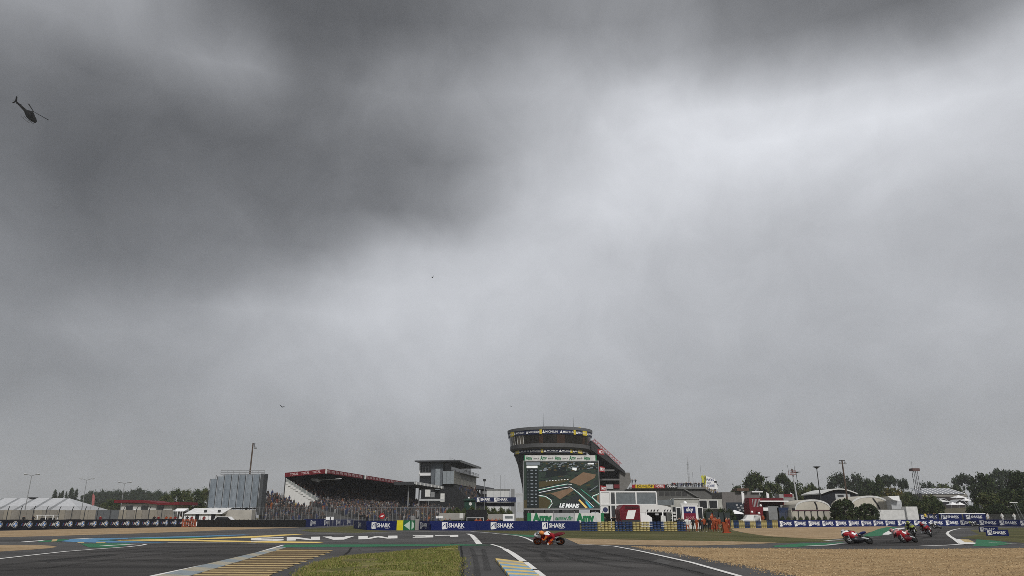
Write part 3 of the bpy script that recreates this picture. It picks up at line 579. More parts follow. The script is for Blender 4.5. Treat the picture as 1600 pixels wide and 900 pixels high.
def lamp2(label, px, py, Y, w=4.2):
    p = P(px, py, Y); h = p.z; x = p.x; r = thing('street_lamp', label, 'lamp', (x, Y, 0), 0, 'double arm street lamps on the left')
    MB().cyl((0, 0, 0), (0, 0, h - .4), .13, .07, 8).obj('pole', STEEL, r, local=True)
    for s in (-1, 1):
        ar = MB().tube([(0, 0, h - .4), (s * w * .22, 0, h - .1), (s * w * .33, 0, h)], .06, 6).obj('arm', STEEL, r, local=True)
        MB().loft([(s * w * .30, 0, h + .02, .1, .06), (s * w * .36, 0, h + .04, .28, .2), (s * w * .46, 0, h + .06, .28, .18), (s * w * .5, 0, h + .06, .08, .05)], 8).obj('lamp_head', LGREY, ar, local=True)
    return r
# ------------------------------------------------------------------ trees
def leaf(mb, c, s, mi):
    a = Vector((random.gauss(0, 1), random.gauss(0, 1), random.gauss(0, 1))).normalized(); b = a.orthogonal().normalized(); k = random.uniform(0, 6.28)
    u = b * math.cos(k) + a.cross(b) * math.sin(k); v = a.cross(u); s *= random.uniform(.6, 1.3); c = Vector(c)
    mb.add([c - u * s - v * s * .5, c + u * s * .2 - v * s, c + u * s + v * s * .5, c - u * s * .2 + v * s], [(0, 1, 2, 3)], mi)
CR = {}
def crown(kind, seed):
    if (kind, seed) in CR: return CR[kind, seed]
    st = random.getstate(); random.seed(hash((len(kind) * 31 + ord(kind[0]), seed)) & 0xffff); mb = MB(); cl = []
    if kind == 'round':
        for _ in range(70):
            d = Vector((random.gauss(0, 1), random.gauss(0, 1), random.gauss(0, 1))).normalized() * random.uniform(.45, 1) ** .5
            cl.append((d.x * .36, d.y * .36, .60 + d.z * .34, random.uniform(.07, .13)))
        ls, n = .021, 60
    elif kind == 'poplar':
        for k in range(40):
            t = k / 39; r = .10 * math.sin(math.pi * min(1, t * .9 + .12)) ** .7; a = random.uniform(0, 6.28); cl.append((r * math.cos(a), r * math.sin(a), .12 + t * .84, .07))
        ls, n = .018, 55
    elif kind == 'pine':
        for _ in range(46):
            a = random.uniform(0, 6.28); r = random.uniform(0, 1) ** .5 * .40; cl.append((r * math.cos(a), r * math.sin(a), .80 + .13 * (1 - (r / .4) ** 2) + random.uniform(-.07, .06), random.uniform(.06, .10)))
        for _ in range(6): a = random.uniform(0, 6.28); cl.append((.25 * math.cos(a), .25 * math.sin(a), random.uniform(.5, .7), .06))
        ls, n = .019, 60
    elif kind == 'conifer':
        for k in range(46):
            t = random.uniform(0, 1); r = .26 * (1 - t) ** .8 + .02; a = random.uniform(0, 6.28); cl.append((r * math.cos(a) * random.uniform(.4, 1), r * math.sin(a) * random.uniform(.4, 1), .12 + t * .86, .05 + .05 * (1 - t)))
        ls, n = .019, 55
    elif kind == 'ball':
        for _ in range(110):
            d = Vector((random.gauss(0, 1), random.gauss(0, 1), random.gauss(0, 1))).normalized(); cl.append((d.x * .44, d.y * .44, .52 + d.z * .44, .08))
        ls, n = .03, 70
    else:  # bush
        for _ in range(60):
            d = Vector((random.gauss(0, 1), random.gauss(0, 1), abs(random.gauss(0, 1)))).normalized() * random.uniform(.6, 1) ** .4
            cl.append((d.x * .44, d.y * .44, .1 + d.z * .8, .13))
        ls, n = .024, 70
    for (x, y, z, r) in cl:
        tone = random.choice((0, 0, 1, 1, 1, 2))
        for _ in range(n):
            d = Vector((random.gauss(0, 1), random.gauss(0, 1), random.gauss(0, .8))); d = d.normalized() * r * random.uniform(.3, 1.15)
            leaf(mb, (x + d.x, y + d.y, z + d.z), ls, min(2, max(0, tone + random.choice((-1, 0, 0, 0, 1)))))
    o = mb.obj('crown', [FOL[0], FOL[1], FOL[2]]); me = o.data; bpy.data.objects.remove(o)
    random.setstate(st); CR[kind, seed] = me; return me
TK = {}
def trunk(kind):
    if kind not in TK:
        mb = MB(); top = {'pine': .8, 'round': .55, 'bush': .3, 'ball': .4}.get(kind, .9); r = .012 if kind in ('pine', 'poplar') else .02
        mb.cyl((0, 0, -.02), (0, 0, top), r, r * .45, 7)
        for k in range(6): a = k * 1.1; z = top * (.5 + .08 * k); mb.cyl((0, 0, z), (.2 * math.cos(a), .2 * math.sin(a), z + .16), r * .45, r * .15, 5)
        o = mb.obj('trunk', M('bark', (.07, .055, .042), .9)); TK[kind] = o.data; bpy.data.objects.remove(o)
    return TK[kind]
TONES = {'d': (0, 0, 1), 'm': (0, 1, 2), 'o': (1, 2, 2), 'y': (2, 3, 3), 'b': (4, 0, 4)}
def tree(name, kind, px, py, Y, wpx, label, tone='m', seed=0, group=None, z0=0.0):
    p = P(px, py, Y); h = p.z - z0; wd = wpx * Y / 1170; r = thing(name, label, 'shrub' if kind in ('bush', 'ball') else 'tree', (p.x, Y, z0), random.uniform(0, 6.28), group)
    base = {'round': .86, 'poplar': .30, 'pine': .92, 'conifer': .58, 'bush': 1.1, 'ball': 1.0}[kind]
    r.scale = (wd / base, wd / base, h)
    for nm, me in (('trunk', trunk(kind)), ('crown', crown(kind, seed))):
        o = link(bpy.data.objects.new(nm, me)); o.parent = r
        if nm == 'crown' and tone != 'm':
            for s, k in zip(o.material_slots, TONES[tone]): s.link = 'OBJECT'; s.material = FOL[k]
    return r
# ------------------------------------------------------------------ people
def skin(joints, bones=None, sub=1):
    bones = bones or BON
    names = list(joints); me = bpy.data.meshes.new('body'); me.from_pydata([joints[k][:3] for k in names], [(names.index(a), names.index(b)) for a, b in bones], [])
    o = link(bpy.data.objects.new('body', me)); o.modifiers.new('Skin', 'SKIN')
    for i, k in enumerate(names):
        sv = me.skin_vertices[0].data[i]; r = joints[k][3]; sv.radius = r if hasattr(r, '__len__') else (r, r); sv.use_root = (i == 0)
    if sub: md = o.modifiers.new('Sub', 'SUBSURF'); md.levels = sub
    bpy.context.view_layer.update()
    out = bpy.data.meshes.new_from_object(o.evaluated_get(bpy.context.evaluated_depsgraph_get())); bpy.data.objects.remove(o)
    out.polygons.foreach_set('use_smooth', [True] * len(out.polygons)); return out
BON = [('pel', 'bel'), ('bel', 'che'), ('che', 'nek'), ('nek', 'hea'), ('hea', 'top'), ('che', 'shl'), ('shl', 'ell'), ('ell', 'wrl'), ('wrl', 'hal'), ('che', 'shr'), ('shr', 'elr'), ('elr', 'wrr'), ('wrr', 'har'),
       ('pel', 'hil'), ('hil', 'knl'), ('knl', 'anl'), ('anl', 'tol'), ('pel', 'hir'), ('hir', 'knr'), ('knr', 'anr'), ('anr', 'tor')]
def pose(arms, legs=0):
    j = dict(pel=(0, 0, .95, .13), bel=(0, .01, 1.10, .125), che=(0, 0, 1.32, .15), nek=(0, -.01, 1.47, .06), hea=(0, -.03, 1.58, .085), top=(0, -.02, 1.69, .08),
        shl=(.19, 0, 1.40, .075), shr=(-.19, 0, 1.40, .075), hil=(.10, 0, .86, .095), hir=(-.10, 0, .86, .095), knl=(.12, -.03, .49, .065), knr=(-.12, -.03, .49, .065),
        anl=(.13, .02, .09, .048), anr=(-.13, .02, .09, .048), tol=(.14, -.12, .04, .04), tor=(-.14, -.12, .04, .04))
    A = {'down': ((.26, .02, 1.13, .055), (.27, -.06, .90, .042), (.26, -.09, .80, .035)), 'hip': ((.37, .06, 1.16, .055), (.22, -.05, 1.02, .042), (.15, -.08, 1.0, .035)),
         'up': ((.30, -.18, 1.30, .055), (.22, -.30, 1.48, .042), (.16, -.32, 1.55, .035)), 'out': ((.38, -.12, 1.22, .055), (.46, -.32, 1.16, .042), (.48, -.40, 1.16, .035))}
    for s, sg, k in (('l', 1, arms[0]), ('r', -1, arms[1])):
        for nm, q in zip(('el', 'wr', 'ha'), A[k]): j[nm + s] = (q[0] * sg, q[1], q[2], q[3])
    if legs:
        j['knl'] = (.13, -.16, .52, .065); j['anl'] = (.13, -.10, .10, .048); j['tol'] = (.14, -.24, .05, .04); j['anr'] = (-.13, .18, .12, .048); j['tor'] = (-.13, .06, .05, .04)
    return j
def zones(me, f, n):
    for _ in range(n): me.materials.append(GREY)
    for p in me.polygons: p.material_index = f(p.center)
    return me
def zs(c):
    if c.z > 1.64 or (c.z > 1.52 and c.y > -.02): return 3
    if c.z > 1.46: return 2
    if c.z < .10: return 3
    if abs(c.x) > .13 and c.y < -.02 and .7 < c.z < 1.0 and abs(c.x) > .22: return 2
    return 1 if c.z > .90 else 0
POSES = [zones(skin(pose(a, l)), zs, 4) for a, l in ((('down', 'down'), 0), (('hip', 'down'), 0), (('up', 'out'), 0), (('down', 'out'), 1), (('hip', 'hip'), 0))]
HAIR = M('hair_dark', (.03, .022, .018), .7); DEN = M('denim', (.03, .045, .09), .8)
CLO = {'orange': ORANGE, 'black': BLACK, 'white': OFFW, 'navy': NAVY, 'red': M('cloth_red', (.16, .018, .02), .8), 'grey': GREY, 'denim': DEN, 'yellow': YELLOW, 'dark': DARK, 'blue': M('cloth_blue', (.03, .09, .30)), 'khaki': M('khaki', (.20, .16, .09))}
def person(p, label, up='black', low='dark', head=None, ps=0, rz=0.0, group=None, h=1.0):
    o = link(bpy.data.objects.new('person', POSES[ps])); o.location = p; o.rotation_euler = (0, 0, rz); o.scale = (h, h, h)
    for s, m in zip(o.material_slots, (CLO[low], CLO[up], SKIN, head or HAIR)): s.link = 'OBJECT'; s.material = m
    return tag(o, label, 'person', group)
CRM = [M('crowd_black', (.015, .015, .017)), M('crowd_dark', (.035, .035, .04)), M('crowd_navy', (.02, .03, .08)), M('crowd_grey', (.065, .063, .062)), M('crowd_white', (.24, .24, .24)), M('crowd_red', (.10, .022, .02)),
       M('crowd_orange', (.22, .07, .025)), M('crowd_blue', (.03, .045, .10)), M('crowd_yellow', (.26, .2, .06)), M('crowd_brown', (.08, .05, .035)), M('crowd_skin', (.26, .17, .13))]
def crowd(name, label, spots):
    mb = MB()
    for (x, y, z) in spots:
        s = random.uniform(.9, 1.08); c = random.choices(range(10), (13, 13, 4, 8, 3, 1, .3, 1, .4, 7))[0]; sit = random.random() < .6; H = (1.0 if sit else 1.45) * s
        w, d = .23 * s, .14 * s; x += random.uniform(-.12, .12); y += random.uniform(-.1, .1)
        mb.add([(x - w * .7, y - d, z), (x + w * .7, y - d, z), (x + w * .7, y + d, z), (x - w * .7, y + d, z), (x - w * 1.05, y - d, z + H * .8), (x + w * 1.05, y - d, z + H * .8), (x + w * 1.05, y + d, z + H * .8), (x - w * 1.05, y + d, z + H * .8), (x - .06, y, z + H), (x + .06, y, z + H)],
               [(0, 1, 5, 4), (1, 2, 6, 5), (2, 3, 7, 6), (3, 0, 4, 7), (4, 5, 9, 8), (6, 7, 8, 9), (5, 6, 9), (7, 4, 8)], c)
        hz = z + H + .12 * s; r = .115 * s
        mb.add([(x, y, hz + r * 1.2), (x - r, y, hz), (x, y - r, hz), (x + r, y, hz), (x, y + r, hz), (x, y, hz - r * 1.2)], [(0, 1, 2), (0, 2, 3), (5, 2, 1), (5, 3, 2)], 10 if random.random() < .7 else random.choice((0, 4, 5)))
        mb.add([(x, y, hz + r * 1.25), (x - r, y, hz), (x + r, y, hz), (x, y + r, hz), (x, y, hz - r)], [(0, 2, 3), (0, 3, 1), (4, 3, 2), (4, 1, 3)], random.choice((0, 1, 9)))
    return tag(mb.obj(name, CRM), label, 'crowd', kind='stuff')
# ------------------------------------------------------------------ left background
class Frame:
    def __init__(s, o, vp=972):
        r = ray(vp, 808); s.D = Vector((r.x, r.y, 0)).normalized(); s.L = Vector((-s.D.y, s.D.x, 0)); s.o = Vector((o[0], o[1], 0))
    def p(s, a, b, z): return s.o + s.D * a + s.L * b + Vector((0, 0, z))
    def box(s, mb, a0, a1, b0, b1, z0, z1, mi=0):
        return mb.hexa([s.p(a0, b0, z0), s.p(a0, b1, z0)][::-1] + [s.p(a1, b0, z0), s.p(a1, b1, z0)] + [s.p(a0, b0, z1), s.p(a0, b1, z1)][::-1] + [s.p(a1, b0, z1), s.p(a1, b1, z1)], mi)
def solidify(mb): return mb
# marquee
Y = 215; zr, ze = P(60, 779, Y + 8).z, P(60, 797.5, Y).z; xe = P(127, 797, Y).x; xr = P(108, 779.5, Y + 8).x; xs = xe - 62
r = thing('marquee', 'long white marquee with grey roof bands behind the left fence', 'tent', ((xs + xe) / 2, Y + 8, 0))
MB().box(xs, xe, Y + .1, Y + 15.9, 0, ze).obj('wall', M('canvas_wall', (.50, .50, .48), .8), r)
nb = 11; bw = (xr - xs) / nb; CAN = M('canvas_white', (.46, .47, .485), .8, var=.16)
for k in range(nb):
    a, b = xs + k * bw, xs + (k + 1) * bw - 1.0
    mb = MB(); mb.ext([(a, Y - .3, ze), (b, Y - .3, ze), (b, Y + 8, zr), (a, Y + 8, zr)], (0, .05, .12)); mb.ext([(a, Y + 8, zr), (b, Y + 8, zr), (b, Y + 16.3, ze), (a, Y + 16.3, ze)], (0, .05, .12)); mb.obj('roof_panel', CAN, r)
    MB().ext([(b, Y - .3, ze - .05), (b + 1, Y - .3, ze - .05), (b + 1, Y + 8, zr - .05), (b, Y + 8, zr - .05)], (0, .05, .1)).obj('roof_band', M('canvas_grey', (.24, .25, .26), .7), r)
mb = MB(); mb.add([(xr, Y - .3, ze), (xe, Y - .3, ze), (xr, Y + 8, zr + .1)], [(0, 1, 2)]); mb.add([(xe, Y - .3, ze), (xe, Y + 16.3, ze), (xr, Y + 8, zr + .1)], [(0, 1, 2)]); mb.add([(xr, Y + 16.3, ze), (xr, Y + 8, zr + .1), (xe, Y + 16.3, ze)], [(0, 1, 2)]); mb.obj('hip_panel', CAN, r)
q = P(52, 777.5, Y + 8); MB().box(q.x - .9, q.x + .9, Y + 7, Y + 9, zr + .05, zr + .35).obj('roof_vent', DARK, r)
# perimeter wall and fence
Y = 150; a, b = P(-90, 800, Y), P(270, 800, Y); r = thing('perimeter_wall', 'beige concrete panel wall behind the left wire fence', 'wall', ((a.x + b.x) / 2, Y, 0)); n = 30; s = (b.x - a.x) / n
CPM = [M('panel_beige', (.30, .27, .22), .9, scale=.6), M('panel_beige_dark', (.24, .22, .19), .9, scale=.6), M('panel_slate', (.10, .11, .12), .9)]
for k in range(n):
    px = -90 + 360 * (k + .5) / n
    MB().box(a.x + k * s + .03, a.x + (k + 1) * s - .03, Y, Y + .15, 0, 3.05 + random.uniform(-.05, .05)).obj('wall_panel', CPM[2] if 150 < px < 182 else random.choice(CPM[:2]), r)
fence('tall left wire fence with bent post tops in front of the marquee', P(-90, 808, 146), P(272, 808, 146), 18, 3.6, .7, MESH, DARK, .07)
lamp2('double arm street lamp at far left, tallest in front of the marquee', 50, 741, 190)
lamp2('double arm street lamp rising beside the red feather flag', 136, 748, 205)
lamp2('double arm street lamp above the red roofed building', 195, 753.5, 223)
lamp2('smallest double arm lamp beside the grey tarpaulin screen', 319, 769.5, 330)
for k, (x, y, wd) in enumerate([(87, 766, 9), (93.5, 770, 6), (98.5, 767, 7), (104, 769, 6), (113, 763, 11), (120.5, 765, 9)]):
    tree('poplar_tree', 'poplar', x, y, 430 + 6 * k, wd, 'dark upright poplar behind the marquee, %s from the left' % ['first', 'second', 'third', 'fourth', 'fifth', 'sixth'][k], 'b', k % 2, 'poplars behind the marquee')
for k in range(15):
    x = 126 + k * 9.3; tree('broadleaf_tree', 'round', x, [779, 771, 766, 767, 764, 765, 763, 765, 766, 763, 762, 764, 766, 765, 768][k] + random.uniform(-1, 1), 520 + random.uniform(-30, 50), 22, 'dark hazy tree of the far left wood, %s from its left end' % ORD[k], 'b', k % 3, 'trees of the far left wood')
for k, (x, y, wd) in enumerate([(262, 770, 24), (276, 763, 26), (292, 764, 26), (308, 763, 26), (322, 762, 22), (176, 779, 26), (163, 784, 16)]):
    tree('broadleaf_tree', 'round', x, y, 262 + 5 * k if k < 5 else 240, wd, ['leftmost green tree of the clump left of the grey screen', 'second green tree of the clump left of the grey screen', 'middle green tree of the clump left of the grey screen', 'fourth green tree of the clump left of the grey screen', 'green tree half hidden by the left edge of the grey screen', 'olive green tree at the left end of the red roof', 'small dark tree left of the red roofed building'][k], 'om'[k % 2], k % 3)
Y = 180; q = P(143, 795, Y); r = thing('feather_flag', 'pink and red feather flag right of the marquee', 'flag', (q.x, Y, 0)); t = P(146, 771, Y)
MB().cyl((q.x - .4, Y, 0), (t.x, Y, t.z), .05, .02, 6).obj('pole', STEEL, r)
z0 = t.z - 2.9; MB().ext([(q.x - .05, Y - .03, z0), (q.x + .5, Y - .03, z0 + .3), (t.x + .45, Y - .03, t.z - .6), (t.x, Y - .03, t.z), (t.x - .15, Y - .03, t.z - .3)], (0, .03, 0)).obj('sail', M('flag_pink', (.38, .14, .14), .7), r)
# red roofed building
Y = 186; r = thing('pavilion', 'low pale building with wavy dark red roof edge', 'building', (P(230, 800, Y).x, Y, 0))
MB2 = MB(); rect(MB2, 186, 270, 787, 815, Y + 1, 9); MB2.obj('wall', OFFW, r)
top = [(178, 781.2), (200, 781), (222, 781.3), (238, 784.2), (250, 786), (262, 785.6), (280, 784)]; bot = [(280, 788.6), (262, 789), (250, 789), (238, 787.2), (222, 785.8), (200, 785.2), (178, 785.8)]
MB().ext([P(x, y, Y) for x, y in top + bot], (0, 11, 0)).obj('roof', M('roof_red', (.14, .014, .02), .6), r)
for k in range(3): mb = MB(); rect(mb, 196 + k * 24, 208 + k * 24, 790, 797, Y + .9, .08); mb.obj('window', GLASS, r)
for k, (x0, x1, y0) in enumerate([(200, 213, 795.5), (217, 237, 796.5)]):   # small white tents beyond the fence
    Y = 158 + k; a, b = P(x0, y0, Y), P(x1, y0, Y); m = (a.x + b.x) / 2; r = thing('gazebo', ['small white gazebo under the red roof, left one', 'small white gazebo under the red roof, right one'][k], 'tent', (m, Y + 1.3, 0))
    MB().add([(a.x, Y, a.z - .5), (b.x, Y, a.z - .5), (b.x, Y + 2.6, a.z - .5), (a.x, Y + 2.6, a.z - .5), (m, Y + 1.3, a.z)], [(0, 1, 4), (1, 2, 4), (2, 3, 4), (3, 0, 4), (3, 2, 1, 0)]).obj('roof', WHITE, r)
    for x in (a.x + .05, b.x - .05):
        for y in (Y + .05, Y + 2.55): MB().cyl((x, y, 0), (x, y, a.z - .5), .04, n=5).obj('leg', STEEL, r)
# white pavilion with doors
Y = 152; r = thing('white_kiosk', 'white single storey kiosk with dark doorways below the grey screen', 'building', (P(315, 812, Y).x, Y, 0)); x0, x1 = P(288, 803, Y).x, P(338, 803, Y).x; zt, ze = P(300, 794, Y + 3).z, P(300, 803.3, Y).z
MB().box(x0, x1, Y, Y + 6, 0, ze - .02).obj('wall', WHITE, r)
a, b = P(287, 803.3, Y - .4), P(346, 803.3, Y - .4); MB().ext([(a.x, Y - .4, ze), (a.x + .6, Y + 3, zt), (a.x, Y + 6.4, ze)], (b.x - a.x, 0, 0)).obj('roof', M('roof_white', (.66, .66, .65), .6), r)
for xa, xb in ((304, 311.5), (329, 337)): mb = MB(); rect(mb, xa, xb, 803.4, 815, Y - .03, .06); mb.obj('door', BLACK, r)
for xa, xb in ((316.5, 321), (338, 342)): mb = MB(); q = P(xa, 801, Y - .2); mb.box(q.x, q.x + .5, Y + .45, Y + .75, q.z, q.z + .55); mb.obj('window', DARK, r)
for xa in (289, 300, 313, 325): mb = MB(); rect(mb, xa, xa + .8, 803.5, 816, Y - .04, .03); mb.obj('joint', LGREY, r)
r = thing('open_tent', 'white open sided tent at the left end of the kiosk', 'tent', (P(278, 812, Y).x, Y, 0)); a, b = P(268.5, 800, Y), P(287, 800, Y); zt = P(278, 794.3, Y).z; ze2 = P(278, 799, Y).z
MB().ext([(a.x, Y, ze2), (a.x + .3, Y + 1.5, zt), (a.x, Y + 3, ze2)], (b.x - a.x - .05, 0, 0)).obj('roof', WHITE, r)
for k in range(5): x = a.x + .1 + (b.x - a.x - .3) * k / 4; MB().cyl((x, Y + .05, 0), (x, Y + .05, ze2), .05, n=5).obj('post', WHITE, r)
MB().box(a.x, b.x - .1, Y + 2.8, Y + 2.9, 0, ze2 - .01).obj('back_panel', M('tent_back', (.30, .28, .27)), r)
mb = MB(); rect(mb, 345, 394.5, 796.5, 817, 154, 2); tag(mb.obj('concrete_wall', M('concrete_pale', (.40, .38, .34), .9, scale=.5, bump=.2)), 'pale concrete wall under the grey tarpaulin screen', 'wall')
# the screen seen from behind, covered with tarpaulins
Y = 158; r = thing('screen_scaffold', 'tall scaffold covered in grey tarpaulins with a rail on top', 'scaffold', (P(365, 800, Y).x, Y, 0)); x0, x1 = P(324.2, 793, Y).x, P(402, 793, Y).x; z0, z1 = P(365, 793, Y).z, P(365, 741.5, Y).z; n = 7; s = (x1 - x0) / n
TARP = [M('tarpaulin', (.185, .215, .245), .55, var=.25, scale=.7), M('tarpaulin_light', (.22, .25, .28), .55, var=.25, scale=.7)]
for k in range(n):
    mb = MB(); nx, nz = 5, 9; a, b = x0 + k * s + .04, x0 + (k + 1) * s - .04; zt = z1 - (1.0 if k == 0 else .45 if k == 1 else 0) * .9; v = []
    for i in range(nx + 1):
        for j in range(nz + 1):
            u, t = i / nx, j / nz; v.append((a + (b - a) * u, Y - .12 - .16 * math.sin(math.pi * u) * math.sin(math.pi * t) * random.uniform(.3, 1.6) + random.uniform(-.03, .03), z0 + (zt - z0) * t + (.06 * math.sin(math.pi * u) * random.uniform(-1, 1))))
    mb.add(v, [(i * (nz + 1) + j, (i + 1) * (nz + 1) + j, (i + 1) * (nz + 1) + j + 1, i * (nz + 1) + j + 1) for i in range(nx) for j in range(nz)])
    mb.obj('tarpaulin', TARP[k % 2], r)
for k in range(n + 1):
    x = x0 + k * s; MB().box(x - .06, x + .06, Y - .42, Y - .34, .0, z1 - (.9 if k == 0 else .4 if k == 1 else 0)).obj('upright', DARK, r); MB().box(x - .05, x + .05, Y + 2.5, Y + 2.6, 0, z1).obj('upright', DARK, r)
MB().box(x1 + .05, x1 + .75, Y - .1, Y + 2.6, z0 - 1.5, z1 + .2).obj('side_frame', M('frame_grey', (.07, .075, .08)), r)
MB().box(x0, x1, Y + .2, Y + 2.4, z0 - .3, z0 - .1).obj('platform', DARK, r)
mb = MB(); xr = P(345, 740, Y).x
for zz in (z1 + .05, z1 + .45, z1 + .85): mb.cyl((xr, Y, zz), (x1 + .8, Y, zz), .05, n=5)
for k in range(8): x = xr + (x1 + .8 - xr) * k / 7; mb.cyl((x, Y, z1), (x, Y, z1 + .85), .04, n=5)
mb.obj('rail', STEEL, r)
Y = 160; q = P(395.5, 692.5, Y); r = thing('speaker_mast', 'tall dark wooden mast with a loudspeaker behind the grey screen', 'mast', (q.x, Y, 0))
MB().cyl((q.x, Y, 0), (q.x, Y, q.z), .22, .15, 8).obj('pole', WOOD, r); mb = MB(); mb.box(q.x + .3, q.x + .38, Y - .04, Y + .04, q.z - 1.1, q.z - .05); mb.box(q.x + .1, q.x + .5, Y - .04, Y + .04, q.z - .15, q.z - .05); mb.obj('bracket', DARK, r); MB().lathe([(.05, q.z - .7), (.16, q.z - .75), (.34, q.z - 1.05), (.34, q.z - 1.15), (0, q.z - 1.1)], (q.x + .6, Y), 10).obj('loudspeaker', GREY, r)
# buggy and estate car behind the boards
Y = 143; q = P(75, 812, Y); r = thing('golf_buggy', 'white roofed utility buggy parked behind the black boards', 'buggy', (q.x, Y, 0)); x = q.x
MB().box(x - 1.9, x + 1.5, Y - .75, Y + .75, 2.0, 2.1).obj('roof', WHITE, r); MB().ext([(x - 1.7, Y - .7, .45), (x + 1.9, Y - .7, .45), (x + 1.9, Y - .7, .9), (x + 1.3, Y - .7, 1.15), (x - 1.7, Y - .7, 1.05)], (0, 1.4, 0)).obj('body', OFFW, r)
for dx_ in (-1.7, -.15, 1.25):
    for dy_ in (-.68, .68): MB().box(x + dx_, x + dx_ + .12, Y + dy_ - .05, Y + dy_ + .05, 1.0, 2.0).obj('pillar', WHITE, r)
for dx_ in (-1.1, .4): MB().box(x + dx_, x + dx_ + .5, Y - .6, Y + .6, 1.0, 1.55).obj('seat', BLACK, r)
for dx_ in (-1.2, 1.3):
    for dy_ in (-.7, .7): MB().torus((x + dx_, Y + dy_, .3), (0, 1, 0), .2, .1, 12, 6).obj('wheel', RUBBER, r)
def car(label, px, Y, col, L=4.5, H=1.45, van=False, rz=0.0):
    q = P(px, 812, Y); r = thing('parked_car' if not van else 'parked_van', label, 'van' if van else 'car', (q.x, Y, 0), rz); h = L / 2
    side = [(-h, .35), (h, .35), (h, .75), (h - .9, .95), (h - 1.6, H - .03), (-h + .5, H), (-h, 1.0)] if not van else [(-h, .35), (h, .35), (h, .95), (h - .5, 1.15), (h - 1.1, H), (-h, H)]
    MB().ext([(a, -.85, b) for a, b in side], (0, 1.7, 0)).obj('body', col, r, local=True)
    gl = [(h - 1.05, .95), (h - 1.65, H - .12), (-h + .6, H - .1), (-h + .15, 1.0)] if not van else [(h - .6, 1.15), (h - 1.12, H - .15), (h - 2.0, H - .15), (h - 2.0, 1.15)]
    MB().ext([(a, -.87, b) for a, b in gl], (0, .015, 0)).obj('side_window', GLASS, r, local=True)
    for a in (h - .8, -h + .8):
        for b in (-.8, .8):
            w_ = MB().torus((a, b, .31), (0, 1, 0), .21, .1, 14, 6).obj('wheel', RUBBER, r, local=True); MB().cyl((a, b - .07, .31), (a, b + .07, .31), .17, n=10).obj('rim', STEEL, w_, local=True)
    MB().box(h - .02, h + .02, -.75, -.4, .62, .74).obj('headlight', LGREY, r, local=True); MB().box(h - .02, h + .02, .4, .75, .62, .74).obj('headlight', LGREY, r, local=True)
    return r
o = car('white estate car parked behind the black barrier below the grey screen', 354, 147, WHITE, 4.4, 1.6); o.location.z = .22
# heads and shoulders behind the boards
for k, (x, up, hd) in enumerate([(36, 'black', None), (51, 'black', None), (156, 'red', None), (240, 'black', None), (247, 'red', None), (259, 'orange', ORANGE), (266, 'orange', ORANGE), (273, 'red', None), (281, 'white', None), (292, 'black', None), (299, 'red', None), (318, 'red', None)]):
    person(tuple(P(x, 815, 141.5 + k % 3 * .7).xy) + (.28,), ['dark clad person behind the boards left of the buggy, outer one', 'dark clad person behind the boards just left of the buggy', 'person in red behind the boards below the slate wall panels', 'dark clad person at the end of the left fence', 'person in red left of the two orange marshals', 'marshal in orange, left of the pair near the orange gate', 'marshal in orange, right of the pair near the orange gate', 'person in red right of the orange marshals', 'person in white above the right end of the black boards', 'dark clad person in front of the open tent', 'person in red beside the orange gate', 'person in red in front of the kiosk'][k], up, 'dark', hd, k % 2)
# ------------------------------------------------------------------ grandstands
c0 = P(508, 733, 190); FA = Frame(c0); ZR, ZB, W = c0.z, c0.z - .85, 10.4; LEN = 92
g = thing('grandstand', 'covered grandstand with dark red sponsor fascia and full of spectators', 'grandstand', FA.p(LEN / 2, W / 2, 0))
prof = [(1.6, 0), (1.6, 4.6)]
for k in range(10): prof += [(1.6 + k * .86, 5.0 + k * .5), (2.46 + k * .86, 5.0 + k * .5)]
prof += [(W, 9.5), (W, 0)]
MB().ext([FA.p(.3, t, z) for t, z in prof], FA.D * (LEN - .6)).obj('seating_tier', M('stand_concrete', (.16, .16, .16), .9), g)
mb = MB(); FA.box(mb, 0, LEN, W, W + .3, 0, ZB); mb.obj('back_wall', M('stand_back', (.05, .052, .055), .9), g)
mb = MB(); FA.box(mb, LEN - .3, LEN, 1.6, W, 0, ZB - .2); mb.obj('end_wall', M('stand_back', (.05, .052, .055), .9), g)
SW = M('stand_white', (.62, .62, .60), .8, var=.1)
MB().ext([FA.p(-.05, t, z) for t, z in [(W, 10.25), (1.4, 5.35), (-.4, 4.5), (-.4, 1.0), (W, 1.0)]], FA.D * .3).obj('side_wall', SW, g)
mb = MB()
for k in range(13):
    t = W - .2 - k * .72; z = 10.2 - (W - t) * .545; mb.add([FA.p(-.03, t, z), FA.p(-.03, t - .5, z - .27), FA.p(-.03, t - .5, z + .85), FA.p(-.03, t, z + 1.12)], [(0, 1, 2, 3)], 0); mb.cyl(FA.p(-.03, t + .1, z), FA.p(-.03, t + .1, z + 1.25), .06, n=5, mi=1)
mb.obj('balustrade', [M('balustrade_panel', (.25, .27, .26), .4), OFFW], g)
for k in range(13):
    t = W - .1 - k * .72; z = 10.25 - (W - t) * .57; mb = MB(); FA.box(mb, -.2, .2, t - .62, t, z - .5, z + .12); mb.obj('stair_step', SW, g)
rf = MB().ext([FA.p(0, -.2, ZR), FA.p(0, W + .3, ZB), FA.p(0, W + .3, ZB - .5), FA.p(0, -.2, ZR - .9)], FA.D * LEN).obj('roof', M('stand_roof', (.045, .047, .05), .8), g)
MB().ext([FA.p(-.03, -.25, ZR + .02), FA.p(-.03, W + .35, ZB + .02), FA.p(-.03, W + .35, ZB - 1.05), FA.p(-.03, -.25, ZR - 1.08)], FA.D * -.12).obj('end_fascia', DRED, rf)
mb = MB(); dv = (FA.p(0, 0, ZR) - FA.p(0, W, ZB)).normalized()
